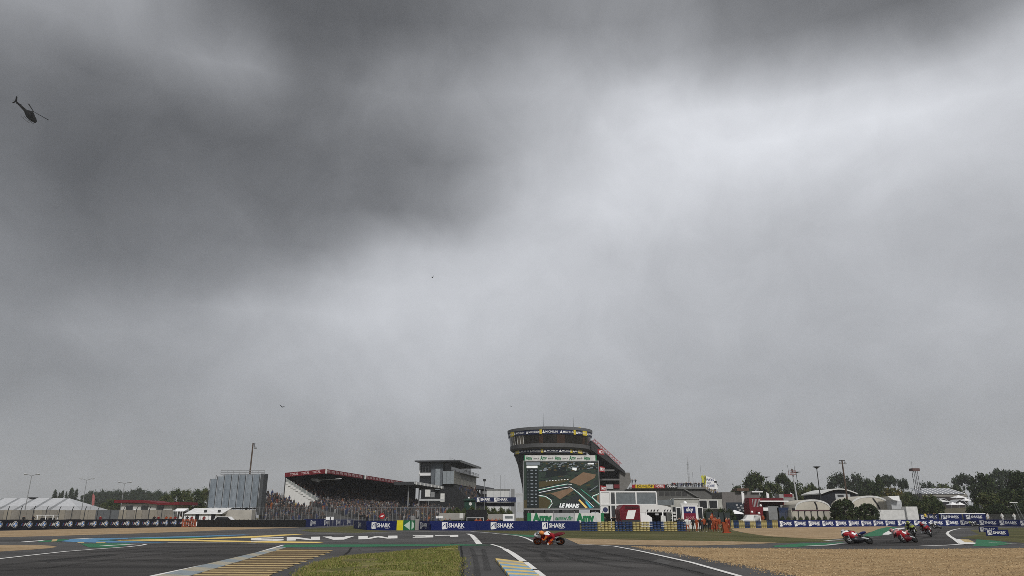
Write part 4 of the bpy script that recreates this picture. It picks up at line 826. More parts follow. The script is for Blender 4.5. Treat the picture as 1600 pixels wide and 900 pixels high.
for t in (9.3, 6.3, 3.3): q = FA.p(-.17, t, ZB - .80 + (W - t) * .082); mb.text('TOTAL', q, dv, (0, 0, 1), h=.62, bold=.01, fit=2.2)
mb.obj('lettering', M('letter_pink', (.66, .52, .52)), rf)
for a0, a1 in ((.1, 27.5), (30, LEN)):
    mb = MB(); FA.box(mb, a0, a1, -.35, -.22, ZR - 1.05, ZR + .02); mb.obj('front_fascia', DRED, rf); mb = MB(); n = int((a1 - a0) / 3)
    for k in range(n): mb.text('TOTAL', FA.p(a0 + .4 + k * 3, -.37, ZR - .8), FA.D, (0, 0, 1), h=.6, bold=.01, fit=2.3)
    mb.obj('lettering', M('letter_pink', (.66, .52, .52)), rf)
for a0 in (-.2, 29.5): mb = MB(); FA.box(mb, a0, a0 + .45, -.5, -.2, ZR - 1.1, ZR + .12); mb.obj('fascia_end', OFFW, rf)
q = FA.p(6, 4.5, 11); mb = MB(); mb.loft([(q.x - 1.6, q.y, q.z + .3, .3, .3), (q.x, q.y, q.z, .5, .5), (q.x + .6, q.y, q.z - .2, .2, .4)], 8); mb.cyl(q, (q.x + 6, q.y + 2, q.z + .5), .1, n=5); mb.obj('camera_boom', OFFW, g)
for a in (20, 42, 64, 86): mb = MB(); mb.cyl(FA.p(a, W - .5, 5), FA.p(a, W - .5, ZB), .18, n=6); mb.cyl(FA.p(a, W - .5, ZB - 3), FA.p(a, 1, ZR - 1), .1, n=5); mb.obj('column', DARK, g)
sp_ = []
for k in range(10):
    s_ = .9
    while s_ < LEN - 1:
        if random.random() < .86 + .9 * min(0, mnoise.noise((s_ * .2, k * .4, 9)) + .12): q = FA.p(s_, 2.0 + k * .86, 5.0 + k * .5); sp_.append(tuple(q))
        s_ += .62
crowd('grandstand_crowd', 'packed spectators seated under the red edged grandstand roof', sp_)
# lower terrace in front of the stand
lt = [(-13, 0), (-13, .6)]
for k in range(13): lt += [(-13 + k * 1.1, .8 + k * .30), (-11.9 + k * 1.1, .8 + k * .30)]
lt += [(1.3, 0)]
tag(MB().ext([FA.p(-6, t, z) for t, z in lt], FA.D * 96).obj('lower_terrace', M('terrace_dark', (.10, .10, .10), .9)), 'lower spectator terrace in front of the red roofed grandstand', 'terrace')
sp_ = []
for k in range(13):
    s_ = -5.5
    while s_ < 88:
        if random.random() < .86 + .9 * min(0, mnoise.noise((s_ * .22, k * .35, 3)) + .12): sp_.append(tuple(FA.p(s_, -12.4 + k * 1.1, .8 + k * .30)))
        s_ += .75
crowd('terrace_crowd', 'spectators crowding the lower terrace behind the wire fence', sp_)
# open bank left of the stand
mb = MB(); sp_ = []; BK = MB()
for k in range(15):
    Y = 163 + k * .95; z = .6 + k * .40; xa = P(404, 808, Y).x; xb = P(518 - k * 6.2, 808, Y).x; BK.box(xa, xb, Y, Y + .95, 0, z); x = xa + .3
    while x < xb - .2:
        if random.random() < .95: sp_.append((x, Y + .45, z))
        x += .56
tag(BK.obj('spectator_bank', M('terrace_dark', (.10, .10, .10), .9)), 'open stepped bank between the grey screen and the grandstand', 'terrace')
crowd('bank_crowd', 'spectators standing on the open bank left of the grandstand', sp_)
for k, (x, y) in enumerate([(412, 770), (428, 772), (440, 773)]): tree('broadleaf_tree', 'round', x, y, 300, 22, 'hazy tree behind the open bank, %s from the left' % ['first', 'second', 'third'][k], 'b', k)
fence('dense tall wire fence in front of the grandstand crowd', P(393, 808, 150), P(560, 808, 150), 30, 3.7, 0, MESHD, GREY, .035, rails=(1.2, 3.6))
fence('tall wire fence in front of the grandstand, right of the camera operator', P(560.5, 808, 144), P(705, 808, 138), 24, 3.5, 0, MESHD, GREY, .035, rails=(1.2, 3.4))
# second roof and the boxes below it
Y0 = 220; a = P(646, 752, Y0); b = P(692, 760, 256); FB = Frame(a); r = thing('grandstand', 'smaller dark stand roof with pale edge right of the red grandstand', 'grandstand', FB.p(18, 5, 0)); Lb = (b - a).length; z = a.z
mb = MB(); FB.box(mb, 0, Lb, -.2, 6, z - 1.0, z - .1); mb.obj('roof', M('stand_roof', (.045, .047, .05), .8), r); mb = MB(); FB.box(mb, -.1, Lb, -.4, -.25, z - .8, z); mb.obj('fascia', LGREY, r)
for k in range(8): mb = MB(); FB.box(mb, 1 + k * Lb / 8, 1.3 + k * Lb / 8, -.7, -.45, z - .9, z - .2); mb.obj('bracket', OFFW, r)
MB().ext([FB.p(6, -3, 0), FB.p(6, -3, 1.5), FB.p(6, 6, 6.5), FB.p(6, 6, 0)], FB.D * (Lb - 7)).obj('seating_tier', M('stand_back', ()), r)
for s_ in (2, 14, 26): mb = MB(); mb.cyl(FB.p(s_, 2, 0), FB.p(s_, 2, z - 1.2), .2, n=6); mb.obj('column', GREY, r)
for k, (x0, x1, y0, y1) in enumerate([(664, 672, 765, 776), (672.5, 679, 769, 777), (688, 694.5, 771, 784)]): mb = MB(); rect(mb, x0, x1, y0, y1, 217, 1.5); mb.obj('cabin', [OFFW, GREY, OFFW][k], r)
mb = MB(); rect(mb, 655, 694, 779.5, 782.5, 216, .15); mb.obj('parapet', LGREY, r)
crowd('side_stand_crowd', 'spectators below the second dark stand roof', [tuple(FB.p(s_ * .8 + 6.5, t, 3.15 + t * .555)) for s_ in range(36) for t in (-2, -1, 0, 1, 2, 3, 4, 5) if random.random() < .7])
crowd('fence_crowd', 'spectators standing behind the fence right of the grandstand', [(P(x, 800, 150 + k * 3).x, 150 + k * 3, .5 + k * .55) for k in range(5) for x in [600 + i * 3.3 for i in range(34)] if random.random() < .75])
# control building
K = P(709, 756, 262); FC = Frame(K); z0, z1, zt = K.z, P(709, 736, 262).z, P(709, 721.5, 262).z
r = thing('control_building', 'grey cantilevered hospitality building with thin flat roof beside the grandstands', 'building', FC.p(18, 6, 0))
cb = MB(); FC.box(cb, 0, 41, 0, 4, z0, z1); body = cb.obj('wall', M('clad_beige', (.22, .215, .19), .6, scale=.5), r)
for k in range(3): mb = MB(); FC.box(mb, -.12, -.02, k * 1.33 + .03, k * 1.33 + 1.3, z0 + .02, z1 - .02); mb.obj('cladding_panel', M('clad_blue', (.26, .29, .31), .45), body)
for k in range(14):
    for j in range(2): mb = MB(); FC.box(mb, k * 2.92 + .05, k * 2.92 + 2.87, -.1, -.02, z0 + .05 + j * (z1 - z0) / 2, z0 + (j + 1) * (z1 - z0) / 2 - .05); mb.obj('cladding_panel', [M('clad_beige', ()), M('clad_beige_dark', (.18, .178, .16), .6)][(k + j) % 2], body)
mb = MB(); FC.box(mb, 2, 38, 1.5, 9, z1, zt - .02); mb.obj('upper_storey', GLASS, r)
mb = MB(); FC.box(mb, -2, 38, -2.5, 14, zt, zt + .45); rf = mb.obj('roof', M('roof_dark', (.06, .063, .07), .6), r)
mb = MB(); FC.box(mb, -2.1, 38, -2.65, -2.52, zt - .3, zt + .5); mb.obj('roof_edge', M('roof_edge', (.12, .125, .13), .5), rf)
mb = MB()
for k in range(3):
    q = FC.p(6 + k * 1.6, 3, zt + .45); mb.cyl(q, (q.x, q.y, q.z + 1.9 - .3 * k), .08, n=5)
mb.tube([FC.p(5, 2, zt + 1.5), FC.p(10, 2, zt + 1.5)], .06); mb.obj('antenna_frame', GREY, rf)
mb = MB(); FC.box(mb, 10, 41.5, -1.2, -.2, z1 - .25, z1); mb.obj('balcony', GREY, r)
mb = MB()
for k in range(22): q = FC.p(10 + k * 1.5, -1.1, z1); mb.cyl(q, (q.x, q.y, q.z + 1.1), .05, n=5)
mb.tube([FC.p(10, -1.1, z1 + 1.1), FC.p(41.5, -1.1, z1 + 1.1)], .06, 5); mb.tube([FC.p(10, -1.1, z1 + .6), FC.p(41.5, -1.1, z1 + .6)], .04, 5); mb.obj('balcony_rail', LGREY, r)
for k, (bb, e0, e1, m) in enumerate([(4.2, z0 - .5, zt - .1, M('clad_blue_dark', (.12, .135, .15), .5)), (8.6, z0 - 2, zt - .1, GLASS)]):
    mb = MB(); FC.box(mb, .5 + 2 * k, 8, bb, bb + (4.2 if k == 0 else 4.6), e0, e1); mb.obj('wing', m, r)
mb = MB(); FC.box(mb, -.3, .4, 5.0, 6.7, z0 - 2, z1 + .8); mb.obj('stair_tower', M('clad_blue', ()), r)
mb = MB(); FC.box(mb, 1.4, 2.4, 8.7, 13.3, z1 - 1.4, z1 - .4); mb.obj('spandrel', WHITE, r)
for k in range(4): mb = MB(); FC.box(mb, 2.3, 2.45, 8.9 + k * 1.05, 9.0 + k * 1.05, z1 - .3, zt - .2); mb.obj('mullion', LGREY, r)
for k in range(3): mb = MB(); FC.box(mb, 2.3, 2.44, 9.0, 13.1, z1 + .2 + k * 1.1, z1 + .28 + k * 1.1); mb.obj('transom', LGREY, r)
mb = MB(); mb.cyl(FC.p(1.2, 12.9, z1 - 1), FC.p(1.2, 12.9, zt), .22, n=6); mb.obj('column', WHITE, r)
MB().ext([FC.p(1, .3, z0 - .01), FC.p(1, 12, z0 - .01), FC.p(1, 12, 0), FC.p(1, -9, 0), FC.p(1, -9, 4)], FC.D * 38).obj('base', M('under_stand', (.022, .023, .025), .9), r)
crowd('under_stand_crowd', 'dim spectators in the stand under the grey cantilevered building', [tuple(FC.p(1.5 + i * .9, .2 - k * .92, z0 - .3 - k * (z0 - 4) / 10.1)) for i in range(41) for k in range(1, 10) if random.random() < .45])
for k, (s_, lb) in enumerate([(18, 'dark clad person at the left end of the grey building balcony'), (25, 'person leaning on the middle of the grey building balcony'), (33, 'dark clad person on the far right of the grey building balcony')]): person(FC.p(s_, -.6, z1), lb, ('black', 'grey', 'dark')[k], 'black', None, k % 2, 1.3)
a = P(745, 760, 290); r = thing('stand_roof_end', 'dark roof tip projecting right of the grey cantilevered building', 'roof', (a.x + 3, 290, 0))
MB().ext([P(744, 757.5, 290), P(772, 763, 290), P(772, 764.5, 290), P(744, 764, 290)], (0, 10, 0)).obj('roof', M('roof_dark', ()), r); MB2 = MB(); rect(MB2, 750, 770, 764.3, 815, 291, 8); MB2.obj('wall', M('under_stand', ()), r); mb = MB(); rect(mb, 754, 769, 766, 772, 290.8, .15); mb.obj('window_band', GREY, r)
# ------------------------------------------------------------------ centre: race tower
TC = P(859.5, 700, 252); TX_, TY_ = TC.x, 252 + 0.0
def zt_(y, Y=238): return P(859.5, y, Y).z
z = {k: zt_(v) for k, v in dict(top=666.5, par=671, ban=678.2, gl=692, led=700.4, b2=706.2, g2=712.5, s1=722.5, s2=760).items()}
r = thing('race_control_tower', 'round flared race control tower with dark glass and sponsor bands', 'tower', (TX_, TY_, 0)); NS = 48
def band(name, mat, r0, z0, r1, z1, parent, n=NS): return MB().lathe([(r0, z0), (r1, z1)], (TX_, TY_), n).obj(name, mat, parent, smooth=True)
TCON = M('tower_concrete', (.085, .085, .086), .7, scale=.4); TDK = M('tower_dark', (.022, .023, .025), .5)
body = MB().lathe([(9.2, 0), (9.6, z['s2']), (11.1, z['s1']), (11.9, z['g2'])], (TX_, TY_), NS).obj('shaft', M('tower_shaft', (.05, .052, .055), .6), r)
MB().lathe([(0, z['top'] - .5), (14.35, z['top'] - .3), (14.45, z['top']), (14.7, z['top']), (14.65, z['par']), (14.2, z['par'])], (TX_, TY_), NS).obj('parapet', M('parapet_grey', (.12, .124, .13), .6), r, smooth=False)
b1 = band('upper_banner', NAVY, 14.5, z['par'], 14.35, z['ban'], r)
band('glass_backing', TDK, 14.0, z['ban'] + .2, 13.6, z['gl'] - .2, r)
MB().lathe([(13.0, z['gl'] + .02), (13.75, z['gl']), (13.75, z['led'] + .5), (13.2, z['led']), (12.2, z['led'] - .1), (11, z['led'])], (TX_, TY_), NS).obj('ledge', TCON, r)
b2 = band('lower_banner', NAVY, 12.5, z['led'] - .1, 12.35, z['b2'], r); band('lower_glass', TDK, 12.2, z['b2'] + .05, 11.85, z['g2'], r)
MB().lathe([(12.4, z['b2'] + .05), (12.55, z['b2']), (12.45, z['b2'] - .2), (12.1, z['b2'] - .2)], (TX_, TY_), NS).obj('drip_edge', TCON, r)
TG = [M('tower_glass', (.018, .016, .015), .10, var=.2), M('tower_glass_warm', (.05, .028, .02), .14), M('tower_glass_lit', (.17, .15, .12), .3)]
for k in range(30):                                                # panes round the front of the upper deck
    a0 = math.pi + (k + .04) * math.pi / 30 ; a1 = math.pi + (k + .96) * math.pi / 30; v = []
    for (rr, zz) in ((14.15, z['ban']), (13.72, z['gl'])):
        for a in (a0, (a0 + a1) / 2, a1): v.append((TX_ + rr * math.cos(a), TY_ + rr * math.sin(a), zz))
    m = TG[2] if k in (4, 6, 7) else TG[1] if k in (12, 16, 17, 23) else TG[0]
    MB().add(v, [(0, 3, 4, 1), (1, 4, 5, 2)]).obj('pane', m, r)
mb = MB(); q0 = z['gl']
for k in (4, 5, 6, 7, 8):
    a = math.pi + k * math.pi / 30; mb.cyl((TX_ + 14.2 * math.cos(a), TY_ + 14.2 * math.sin(a), z['ban']), (TX_ + 13.8 * math.cos(a), TY_ + 13.8 * math.sin(a), q0), .08, n=5)
mb.obj('mullion', OFFW, r)
def curved(mb, pts, f, rr, a_c, zc, mi):
    mb.add([(TX_ + rr * math.cos(a_c + x / rr), TY_ + rr * math.sin(a_c + x / rr), zc + y) for x, y in pts], f, mi)
YP = M('banner_yellow', (.62, .48, .04), .6)
for par, rr, zc, hh, sc in ((b1, 14.6, (z['par'] + z['ban']) / 2, z['par'] - z['ban'], 1), (b2, 12.62, (z['led'] + z['b2']) / 2, z['led'] - z['b2'], .9)):
    mt, my = MB(), MB(); v, f, wd = tmesh('MICHELIN', .01); h = hh * .42
    for k in range(8):
        a = math.pi + .12 + k * .40; s_ = 4.0 / (wd * h)
        curved(mt, [(x * h * s_ * sc + 1.5, y * h - h * .5) for x, y in v], f, rr, a, zc, 0)
        curved(mt, [(.4, -h * .75), (1.3, -h * .75), (.85, h * .8)], [(0, 1, 2)], rr, a, zc, 0)
        if k in (1, 3, 5, 6):
            w_ = 2.6 if k in (1, 6) else .8; n_ = 5; g_ = [(-w_ + w_ * i / n_, s * hh * .5) for i in range(n_ + 1) for s in (-1, 1)]
            curved(my, g_, [(2 * i, 2 * i + 2, 2 * i + 3, 2 * i + 1) for i in range(n_)], rr, a + .02, zc, 0)
    mt.obj('lettering', WHITE, par); my.obj('yellow_panel', YP, par)
for (px, y0, y1) in ((849, 645, 667), (896, 652, 668), (880, 660, 667)): q = P(px, y1, 248); t = P(px, y0, 248); MB().cyl((q.x, 248, z['top'] - .4), (q.x, 248, t.z), .07, .03, 5).obj('antenna', DARK, r)
q = P(905, 667, 247); mb = MB(); mb.cyl((q.x, 247, z['top'] - .4), (q.x, 247, z['top'] + .5), .1, n=5); mb.ball((q.x, 247, z['top'] + .6), (.7, .3, .25), 8, 5); mb.obj('roof_beacon', YP, r)
# pit building stand, sloping down behind the tower
r = thing('pit_building', 'dark pit building with red trussed sloping roof right of the tower', 'building', (P(950, 800, 250).x, 252, 0)); Y = 250
MB().ext([P(924, 688, Y), P(976, 735.5, Y), P(978, 741, Y), P(924, 703, Y)], (0, 14, 0)).obj('roof', M('pit_roof', (.04, .04, .042), .7), r)
mb = MB(); A, B = P(925, 689, Y - .3), P(968, 728, Y - .3); n = 16; up = Vector((.55, 0, .62))
for k in range(n):
    p, q = A + (B - A) * (k / n), A + (B - A) * ((k + 1) / n); mb.cyl(p + up * .2, q + up * 1.2, .06, n=5); mb.cyl(p + up * 1.2, q + up * .2, .06, n=5)
mb.cyl(A + up * .2, B + up * .2, .09, n=5); mb.cyl(A + up * 1.25, B + up * 1.25, .09, n=5); mb.obj('red_truss', M('truss_red', (.36, .06, .06), .6), r)
mb = MB(); mb.ext([P(968, 738, Y + 1), P(984, 738.5, Y + 1), P(986, 753, Y + 1), P(976, 770, Y + 1), P(968, 770, Y + 1)], (0, 8, 0)); mb.obj('concrete_pier', M('pier', (.17, .165, .155), .9), r)
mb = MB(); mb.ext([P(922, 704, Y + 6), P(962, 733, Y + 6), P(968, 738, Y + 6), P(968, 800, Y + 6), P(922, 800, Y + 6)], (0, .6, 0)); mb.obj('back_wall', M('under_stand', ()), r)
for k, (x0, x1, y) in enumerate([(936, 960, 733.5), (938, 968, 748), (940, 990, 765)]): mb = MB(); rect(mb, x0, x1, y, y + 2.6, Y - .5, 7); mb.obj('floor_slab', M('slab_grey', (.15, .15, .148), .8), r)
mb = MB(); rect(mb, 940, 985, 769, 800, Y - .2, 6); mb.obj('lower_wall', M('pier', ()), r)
for k, (xc, yc, w_) in enumerate([(937.5, 706, 14), (939.5, 733, 12), (941.5, 763, 13)]):
    c = P(xc, yc, Y - 3); w_ = w_ * 250 / 1170; hh = 9 * 250 / 1170; mb = MB(); n = 8
    def cv(u, zz, off=0): a = -math.pi * .62 + u * math.pi * .62; return (c.x - w_ * .1 + (w_ * .6 + off) * math.cos(a), Y - 2.2 + (2.4 + off) * math.sin(a), c.z + zz - u * .35)
    mb.add([cv(i / n, s * hh * .45) for i in range(n + 1) for s in (-1, 1)], [(2 * i, 2 * i + 2, 2 * i + 3, 2 * i + 1) for i in range(n)]); o = mb.obj('balcony_banner', RED, r)
    v, f, wd = tmesh('MOTUL', .02); MB().add([cv(.12 + .8 * x / wd, (y - .5) * hh * .55, .05) for x, y in v], f).obj('lettering', WHITE, o)
for (xa, xb, ya, yb, m, t_) in ((947, 958, 757, 764, LGREY, ''), (959, 968, 757, 763, DRED, '')): mb = MB(); rect(mb, xa, xb, ya, yb, Y - .8, .1); mb.obj('sign_panel', m, r)
# big screen
Y = 118; r = thing('video_screen', 'large video screen on a frame showing an aerial view of the circuit', 'screen', (P(877, 800, Y).x, Y, 0))
a, b = P(817.6, 795.5, Y), P(936.4, 711, Y)
zb, ztop = P(877, 794.5, Y).z, P(877, 721, Y).z; xl, xr = P(818.5, 795, Y).x, P(937, 795, Y).x; xm = (xl + xr) / 2
MB().box(xl, xr, Y, Y + .8, zb, ztop).obj('cabinet', BLACK, r)
mb = MB()
for (p0, p1) in (((xl - .12, zb - .2), (xl, ztop + .12)), ((xr, zb - .2), (xr + .12, ztop + .12)), ((xl, zb - .2), (xr, zb)), ((xl, ztop), (xr, ztop + .12))): mb.box(p0[0], p1[0], Y - .08, Y + .7, p0[1], p1[1])
mb.obj('frame', M('screen_frame', (.27, .275, .28), .7), r)
W_, H_ = xr - xl, ztop - zb
def sc(x, y, d=.01): return (xl + (x - 127) / (928 - 127) * W_, Y - d, ztop - (y - 150) / (645 - 150) * H_)   # screen picture units
E = lambda n, c: M('led_' + n, c, .5, var=.18, scale=1.6, emit=.22)
pm = [E('green', (.024, .036, .028)), E('dark', (.012, .016, .017)), E('gravel', (.15, .098, .062)), E('track', (.022, .026, .028)), E('white', (.70, .72, .72)), E('kerb', (.06, .26, .18)), E('yellow', (.62, .44, .14)), E('blue', (.03, .28, .42)), E('grass', (.055, .045, .022)), E('roof', (.16, .18, .20))]
mb = MB()
def pol(pl, mi, d): mb.add([sc(x, y, d) for x, y in pl], [tuple(range(len(pl)))[::-1]], mi)
def strip(pl, w, mi, d):
    for (x0, y0), (x1, y1) in zip(pl, pl[1:]):
        L = math.hypot(x1 - x0, y1 - y0); nx, ny = -(y1 - y0) / L * w * .72, (x1 - x0) / L * w * .72
        pol([(x0 - nx, y0 - ny), (x1 - nx, y1 - ny), (x1 + nx, y1 + ny), (x0 + nx, y0 + ny)], mi, d)
pol([(128, 151), (927, 151), (927, 644), (128, 644)], 0, .01)
random.seed(3)
for k in range(240):
    x = random.uniform(290, 900); y = random.uniform(160, 630); s = random.uniform(8, 30); pol([(x, y), (x + s * 1.8, y - s * .3), (x + s * 2.0, y + s * .3), (x + .2 * s, y + s * .5)], random.choice((1, 1, 0, 3, 3, 8)), .0102 + k * .00004)
for k in range(260):                                               # paddock roofs, tents and trees across the top of the picture
    x = random.uniform(290, 915); y = random.uniform(155, 250 if x < 600 else 235); s = random.uniform(5, 20); pol([(x, y), (x + s * 1.6, y - s * .3), (x + s * 1.8, y + s * .4), (x + .2 * s, y + s * .6)], random.choice((1, 1, 1, 0, 0, 9, 8, 8, 3) if k % 3 else (1, 9)), .02 + k * .0002)
pol([(365, 235), (575, 205), (590, 285), (380, 320)], 1, .055); pol([(650, 215), (700, 225), (690, 250), (650, 240)], 4, .056)
for k in range(8): x = 365 + k * 32; pol([(x, 356 - k * 2.5), (x + 15, 355 - k * 2.5), (x + 16, 361 - k * 2.5), (x + 1, 362 - k * 2.5)], 4, .056)
pol([(290, 365), (640, 330), (560, 370), (430, 400), (290, 430)], 8, .05)
pol([(605, 368), (765, 265), (900, 290), (885, 325), (730, 408), (680, 390)], 2, .06)
pol([(280, 470), (480, 415), (590, 395), (650, 415), (760, 520), (910, 645), (820, 645), (690, 500), (620, 425), (480, 450), (290, 500)], 3, .06)
pol([(410, 490), (620, 432), (665, 450), (510, 552), (470, 520)], 2, .065)
pol([(700, 480), (690, 500), (470, 645), (820, 645)], 3, .062); pol([(128, 560), (330, 510), (420, 550), (430, 600), (390, 645), (128, 645)], 8, .062); pol([(900, 500), (927, 490), (927, 600), (905, 575)], 2, .064)
strip([(280, 452), (480, 408), (590, 390), (640, 395)], 3, 4, .07); strip([(280, 458), (480, 414), (590, 396)], 4, 5, .068); strip([(290, 480), (480, 440), (620, 420), (660, 445), (720, 490), (870, 630)], 3.2, 4, .07); strip([(640, 430), (730, 510), (860, 640)], 4, 5, .068)
strip([(200, 520), (290, 508), (360, 520), (415, 555), (428, 595), (390, 643)], 4, 4, .07); strip([(200, 527), (290, 515), (360, 527), (407, 560), (418, 595), (380, 643)], 3, 5, .068)
strip([(735, 445), (830, 520), (930, 610)], 5, 5, .069); strip([(925, 490), (860, 515), (855, 530), (930, 600)], 4, 4, .07); strip([(925, 495), (868, 520)], 5, 5, .069); strip([(825, 465), (915, 408)], 5, 9, .068)
pol([(705, 560), (720, 550), (800, 635), (780, 643)], 6, .072); pol([(775, 575), (790, 572), (845, 638), (825, 643)], 7, .072)
v, f, wd = tmesh('LE MANS', .045, .35); mb.add([sc(500 + 215 * x / wd, 632 - 40 * y + 6 * (x / wd), .075) for x, y in v], f, 4)
pol([(155, 160), (305, 160), (305, 187), (155, 187)], 9, .08); pol([(158, 196), (276, 196), (276, 222), (158, 222)], 4, .08); pol([(158, 226), (285, 226), (285, 640), (158, 640)], 1, .078)
for k in range(11):
    y = 245 + k * 36; mb.text(str(k + 1), sc(168, y + 8, .085), h=.22, mi=9); pol([(200, y - 6), (228, y - 6), (228, y + 5), (200, y + 5)], 9, .085); pol([(248, y - 6), (266, y - 6), (266, y + 5), (248, y + 5)], 9, .085)
pol([(808, 160), (892, 160), (892, 188), (808, 188)], 1, .08); pol([(815, 168), (884, 166), (880, 182), (815, 182)], 4, .083)
mb.obj('picture', pm, r)
random.seed(11)
y1, y0 = P(877, 711.5, Y).z, P(877, 719.8, Y).z; x0, x1 = P(820, 716, Y).x, P(931, 716, Y).x; o = MB().box(x0, x1, Y - .05, Y + .5, y0, y1).obj('header_board', OFFW, r); mb = MB(); h = (y1 - y0) * .78; s_ = (x1 - x0) / 5
for k in range(5): mb.text('Amv', (x0 + .15 + k * s_ * 1.02, Y - .07, y0 + .1), h=h, bold=.03, fit=1.05, mi=0)
for k in range(4): mb.text('amv.fr', (x0 + 1.4 + k * s_ * 1.02, Y - .07, y0 + .22), h=h * .45, bold=.01, fit=.9, mi=1)
for xx in (x0 - .12, x1 - .08): mb.box(xx, xx + .2, Y - .06, Y + .1, y0, y1, 0)
mb.obj('lettering', [GREEN, DARK], o)
mb = MB(); rect(mb, 874, 878.5, 795.8, 803, Y + .2, .5); mb.obj('jack', BLACK, r)
for x in (832, 850, 897, 922): mb = MB(); q = P(x, 795, Y + .8); mb.box(q.x, q.x + .2, Y + .9, Y + 1.1, 0, zb + 3); mb.obj('leg', DARK, r)
MB().box(xl + 1, xr - 1, Y + .85, Y + 2.8, .5, 1.1).obj('trailer_bed', DARK, r)
# banners under the screen
Y = 112; r = thing('sponsor_banner', 'green and white lettered banner along the fence below the video screen', 'banner', (P(885, 810, Y).x, Y, 0)); zb, zt2 = P(880, 816.5, Y).z, P(880, 801.5, Y).z
for k, (x0, x1, m) in enumerate([(824, 829.5, GREEN), (830, 864.5, OFFW), (865, 898, LGREY), (898.5, 931, OFFW), (931.5, 938.5, OFFW), (939, 944, GREEN)]):
    a, b = P(x0, 810, Y).x, P(x1, 810, Y).x; o = MB().box(a, b, Y, Y + .05, zb, zt2).obj('banner_panel', m, r)
    if k in (1, 3): MB().text('Amv', (a + .15, Y - .02, zb + .12), h=(zt2 - zb) * .85, bold=.065, fit=b - a - .35).obj('lettering', GREEN, o)
    if k == 2: MB().text('amv.fr', (a + .25, Y - .02, zb + .35), h=(zt2 - zb) * .42, bold=.03, fit=b - a - .5).obj('lettering', GREEN, o)
mb = MB()
for x in (826, 865, 898, 931, 942): q = P(x, 810, Y); mb.cyl((q.x, Y + .1, 0), (q.x, Y + .1, 2.6), .04, n=5)
mb.obj('fence_posts', STEEL, r)
# hedge, hut, gantry between grandstand and screen
for k in range(9): tree('hedge_shrub', 'bush', 703 + k * 11.5, 790.5 + random.uniform(-1, 1.5), 136 + k % 2, 19, 'dark green hedge shrub left of the screen, %s from left' % ORD[k], 'mo'[k % 2], k % 2, 'hedge left of the screen')
mb = MB(); rect(mb, 686, 727, 801.5, 812, 133, .4); rect(mb, 762, 790, 803, 812, 133, .4); tag(mb.obj('low_wall', CONC), 'low beige wall under the hedge behind the blue boards', 'wall')
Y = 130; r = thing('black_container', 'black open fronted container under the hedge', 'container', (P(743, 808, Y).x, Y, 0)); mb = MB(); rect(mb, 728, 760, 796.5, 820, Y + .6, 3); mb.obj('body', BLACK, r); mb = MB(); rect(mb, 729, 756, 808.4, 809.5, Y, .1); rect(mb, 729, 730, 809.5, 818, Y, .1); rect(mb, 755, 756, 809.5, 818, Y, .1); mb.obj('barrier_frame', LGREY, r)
Y = 150; r = thing('timing_hut', 'dark green hut with a round white emblem above the hedge', 'hut', (P(735, 800, Y).x, Y, 0)); mb = MB(); rect(mb, 725, 742, 782, 820, Y, 3); mb.obj('wall', M('hut_green', (.015, .045, .032), .7), r)
mb = MB(); mb.ext([P(723, 782, Y - .3), P(743.5, 782, Y - .3), P(740, 779, Y - .3), P(728, 779, Y - .3)], (0, 3.5, 0)); mb.obj('roof', M('hut_roof', (.02, .05, .04), .7), r); c = P(735, 787.3, Y - .03); MB().cyl((c.x, Y - .03, c.z), (c.x, Y - .01, c.z), .32, n=14).obj('emblem', OFFW, r); c = P(732, 778, Y); MB().ball((c.x, Y + 1, c.z), .2, 8, 5).obj('roof_lamp', WHITE, r)
Y = 170; r = thing('advertising_bridge', 'navy bridge panel with white lettering left of the screen', 'bridge', (P(774, 790, Y).x, Y, 0)); mb = MB(); rect(mb, 741, 806, 777, 784, Y, .5); o = mb.obj('panel', NAVY, r); mb = MB(); h = .62
for x in (756, 783): q = P(x, 780.5, Y); shark_marks(mb, q.x, Y - .03, q.z, h)
mb.obj('lettering', [WHITE, NAVY], o); mb = MB(); rect(mb, 741, 806, 785, 791, Y + 1, 3); mb.obj('deck', M('deck_dark', (.03, .035, .05)), r)
for x in (742, 804): mb = MB(); rect(mb, x, x + 2, 784, 820, Y + .2, .4); mb.obj('column', GREY, r)
Y = 205; r = thing('white_hall', 'plain white hall wall behind the navy bridge panel', 'building', (P(780, 790, Y).x, Y, 0)); mb = MB(); rect(mb, 760, 796, 764.5, 815, Y, 6); mb.obj('wall', M('hall_white', (.55, .56, .56), .7, var=.06), r); mb = MB(); rect(mb, 798, 804, 764, 815, Y - 1, 5); mb.obj('pier', GREY, r); mb = MB(); rect(mb, 759, 797, 764, 765, Y - .3, 7); mb.obj('roof', GREY, r)
mb = MB(); rect(mb, 804.5, 820, 770.5, 773, 190, 4); rect(mb, 806, 820, 774, 777, 189.6, .3); rect(mb, 808, 818, 784, 800, 190, 4); tag(mb.obj('annex', LGREY), 'pale annex with flat roof at the left edge of the screen', 'building')
for k, (x, y) in enumerate([(772, 743), (782, 743), (789, 743)]): Y = 200; q = P(x, y, Y); tag(MB().cyl((q.x, Y, 0), (q.x, Y, q.z), .06, .04, 5).ball((q.x, Y, q.z), .1, 6, 4).obj('flagpole', STEEL), 'thin bare flagpole above the white hall, %s of three' % ('left', 'middle', 'right')[k], 'flagpole', 'flagpoles above the white hall')
Y = 135; q = P(757, 752, Y); r = thing('camera_pole', 'thin grey pole with a camera head right of the green hut', 'pole', (q.x, Y, 0)); MB().cyl((q.x, Y, 0), (q.x, Y, q.z), .07, .05, 6).obj('pole', STEEL, r); MB().box(q.x - .25, q.x + .25, Y - .2, Y + .2, q.z, q.z + .4).obj('camera', DARK, r)
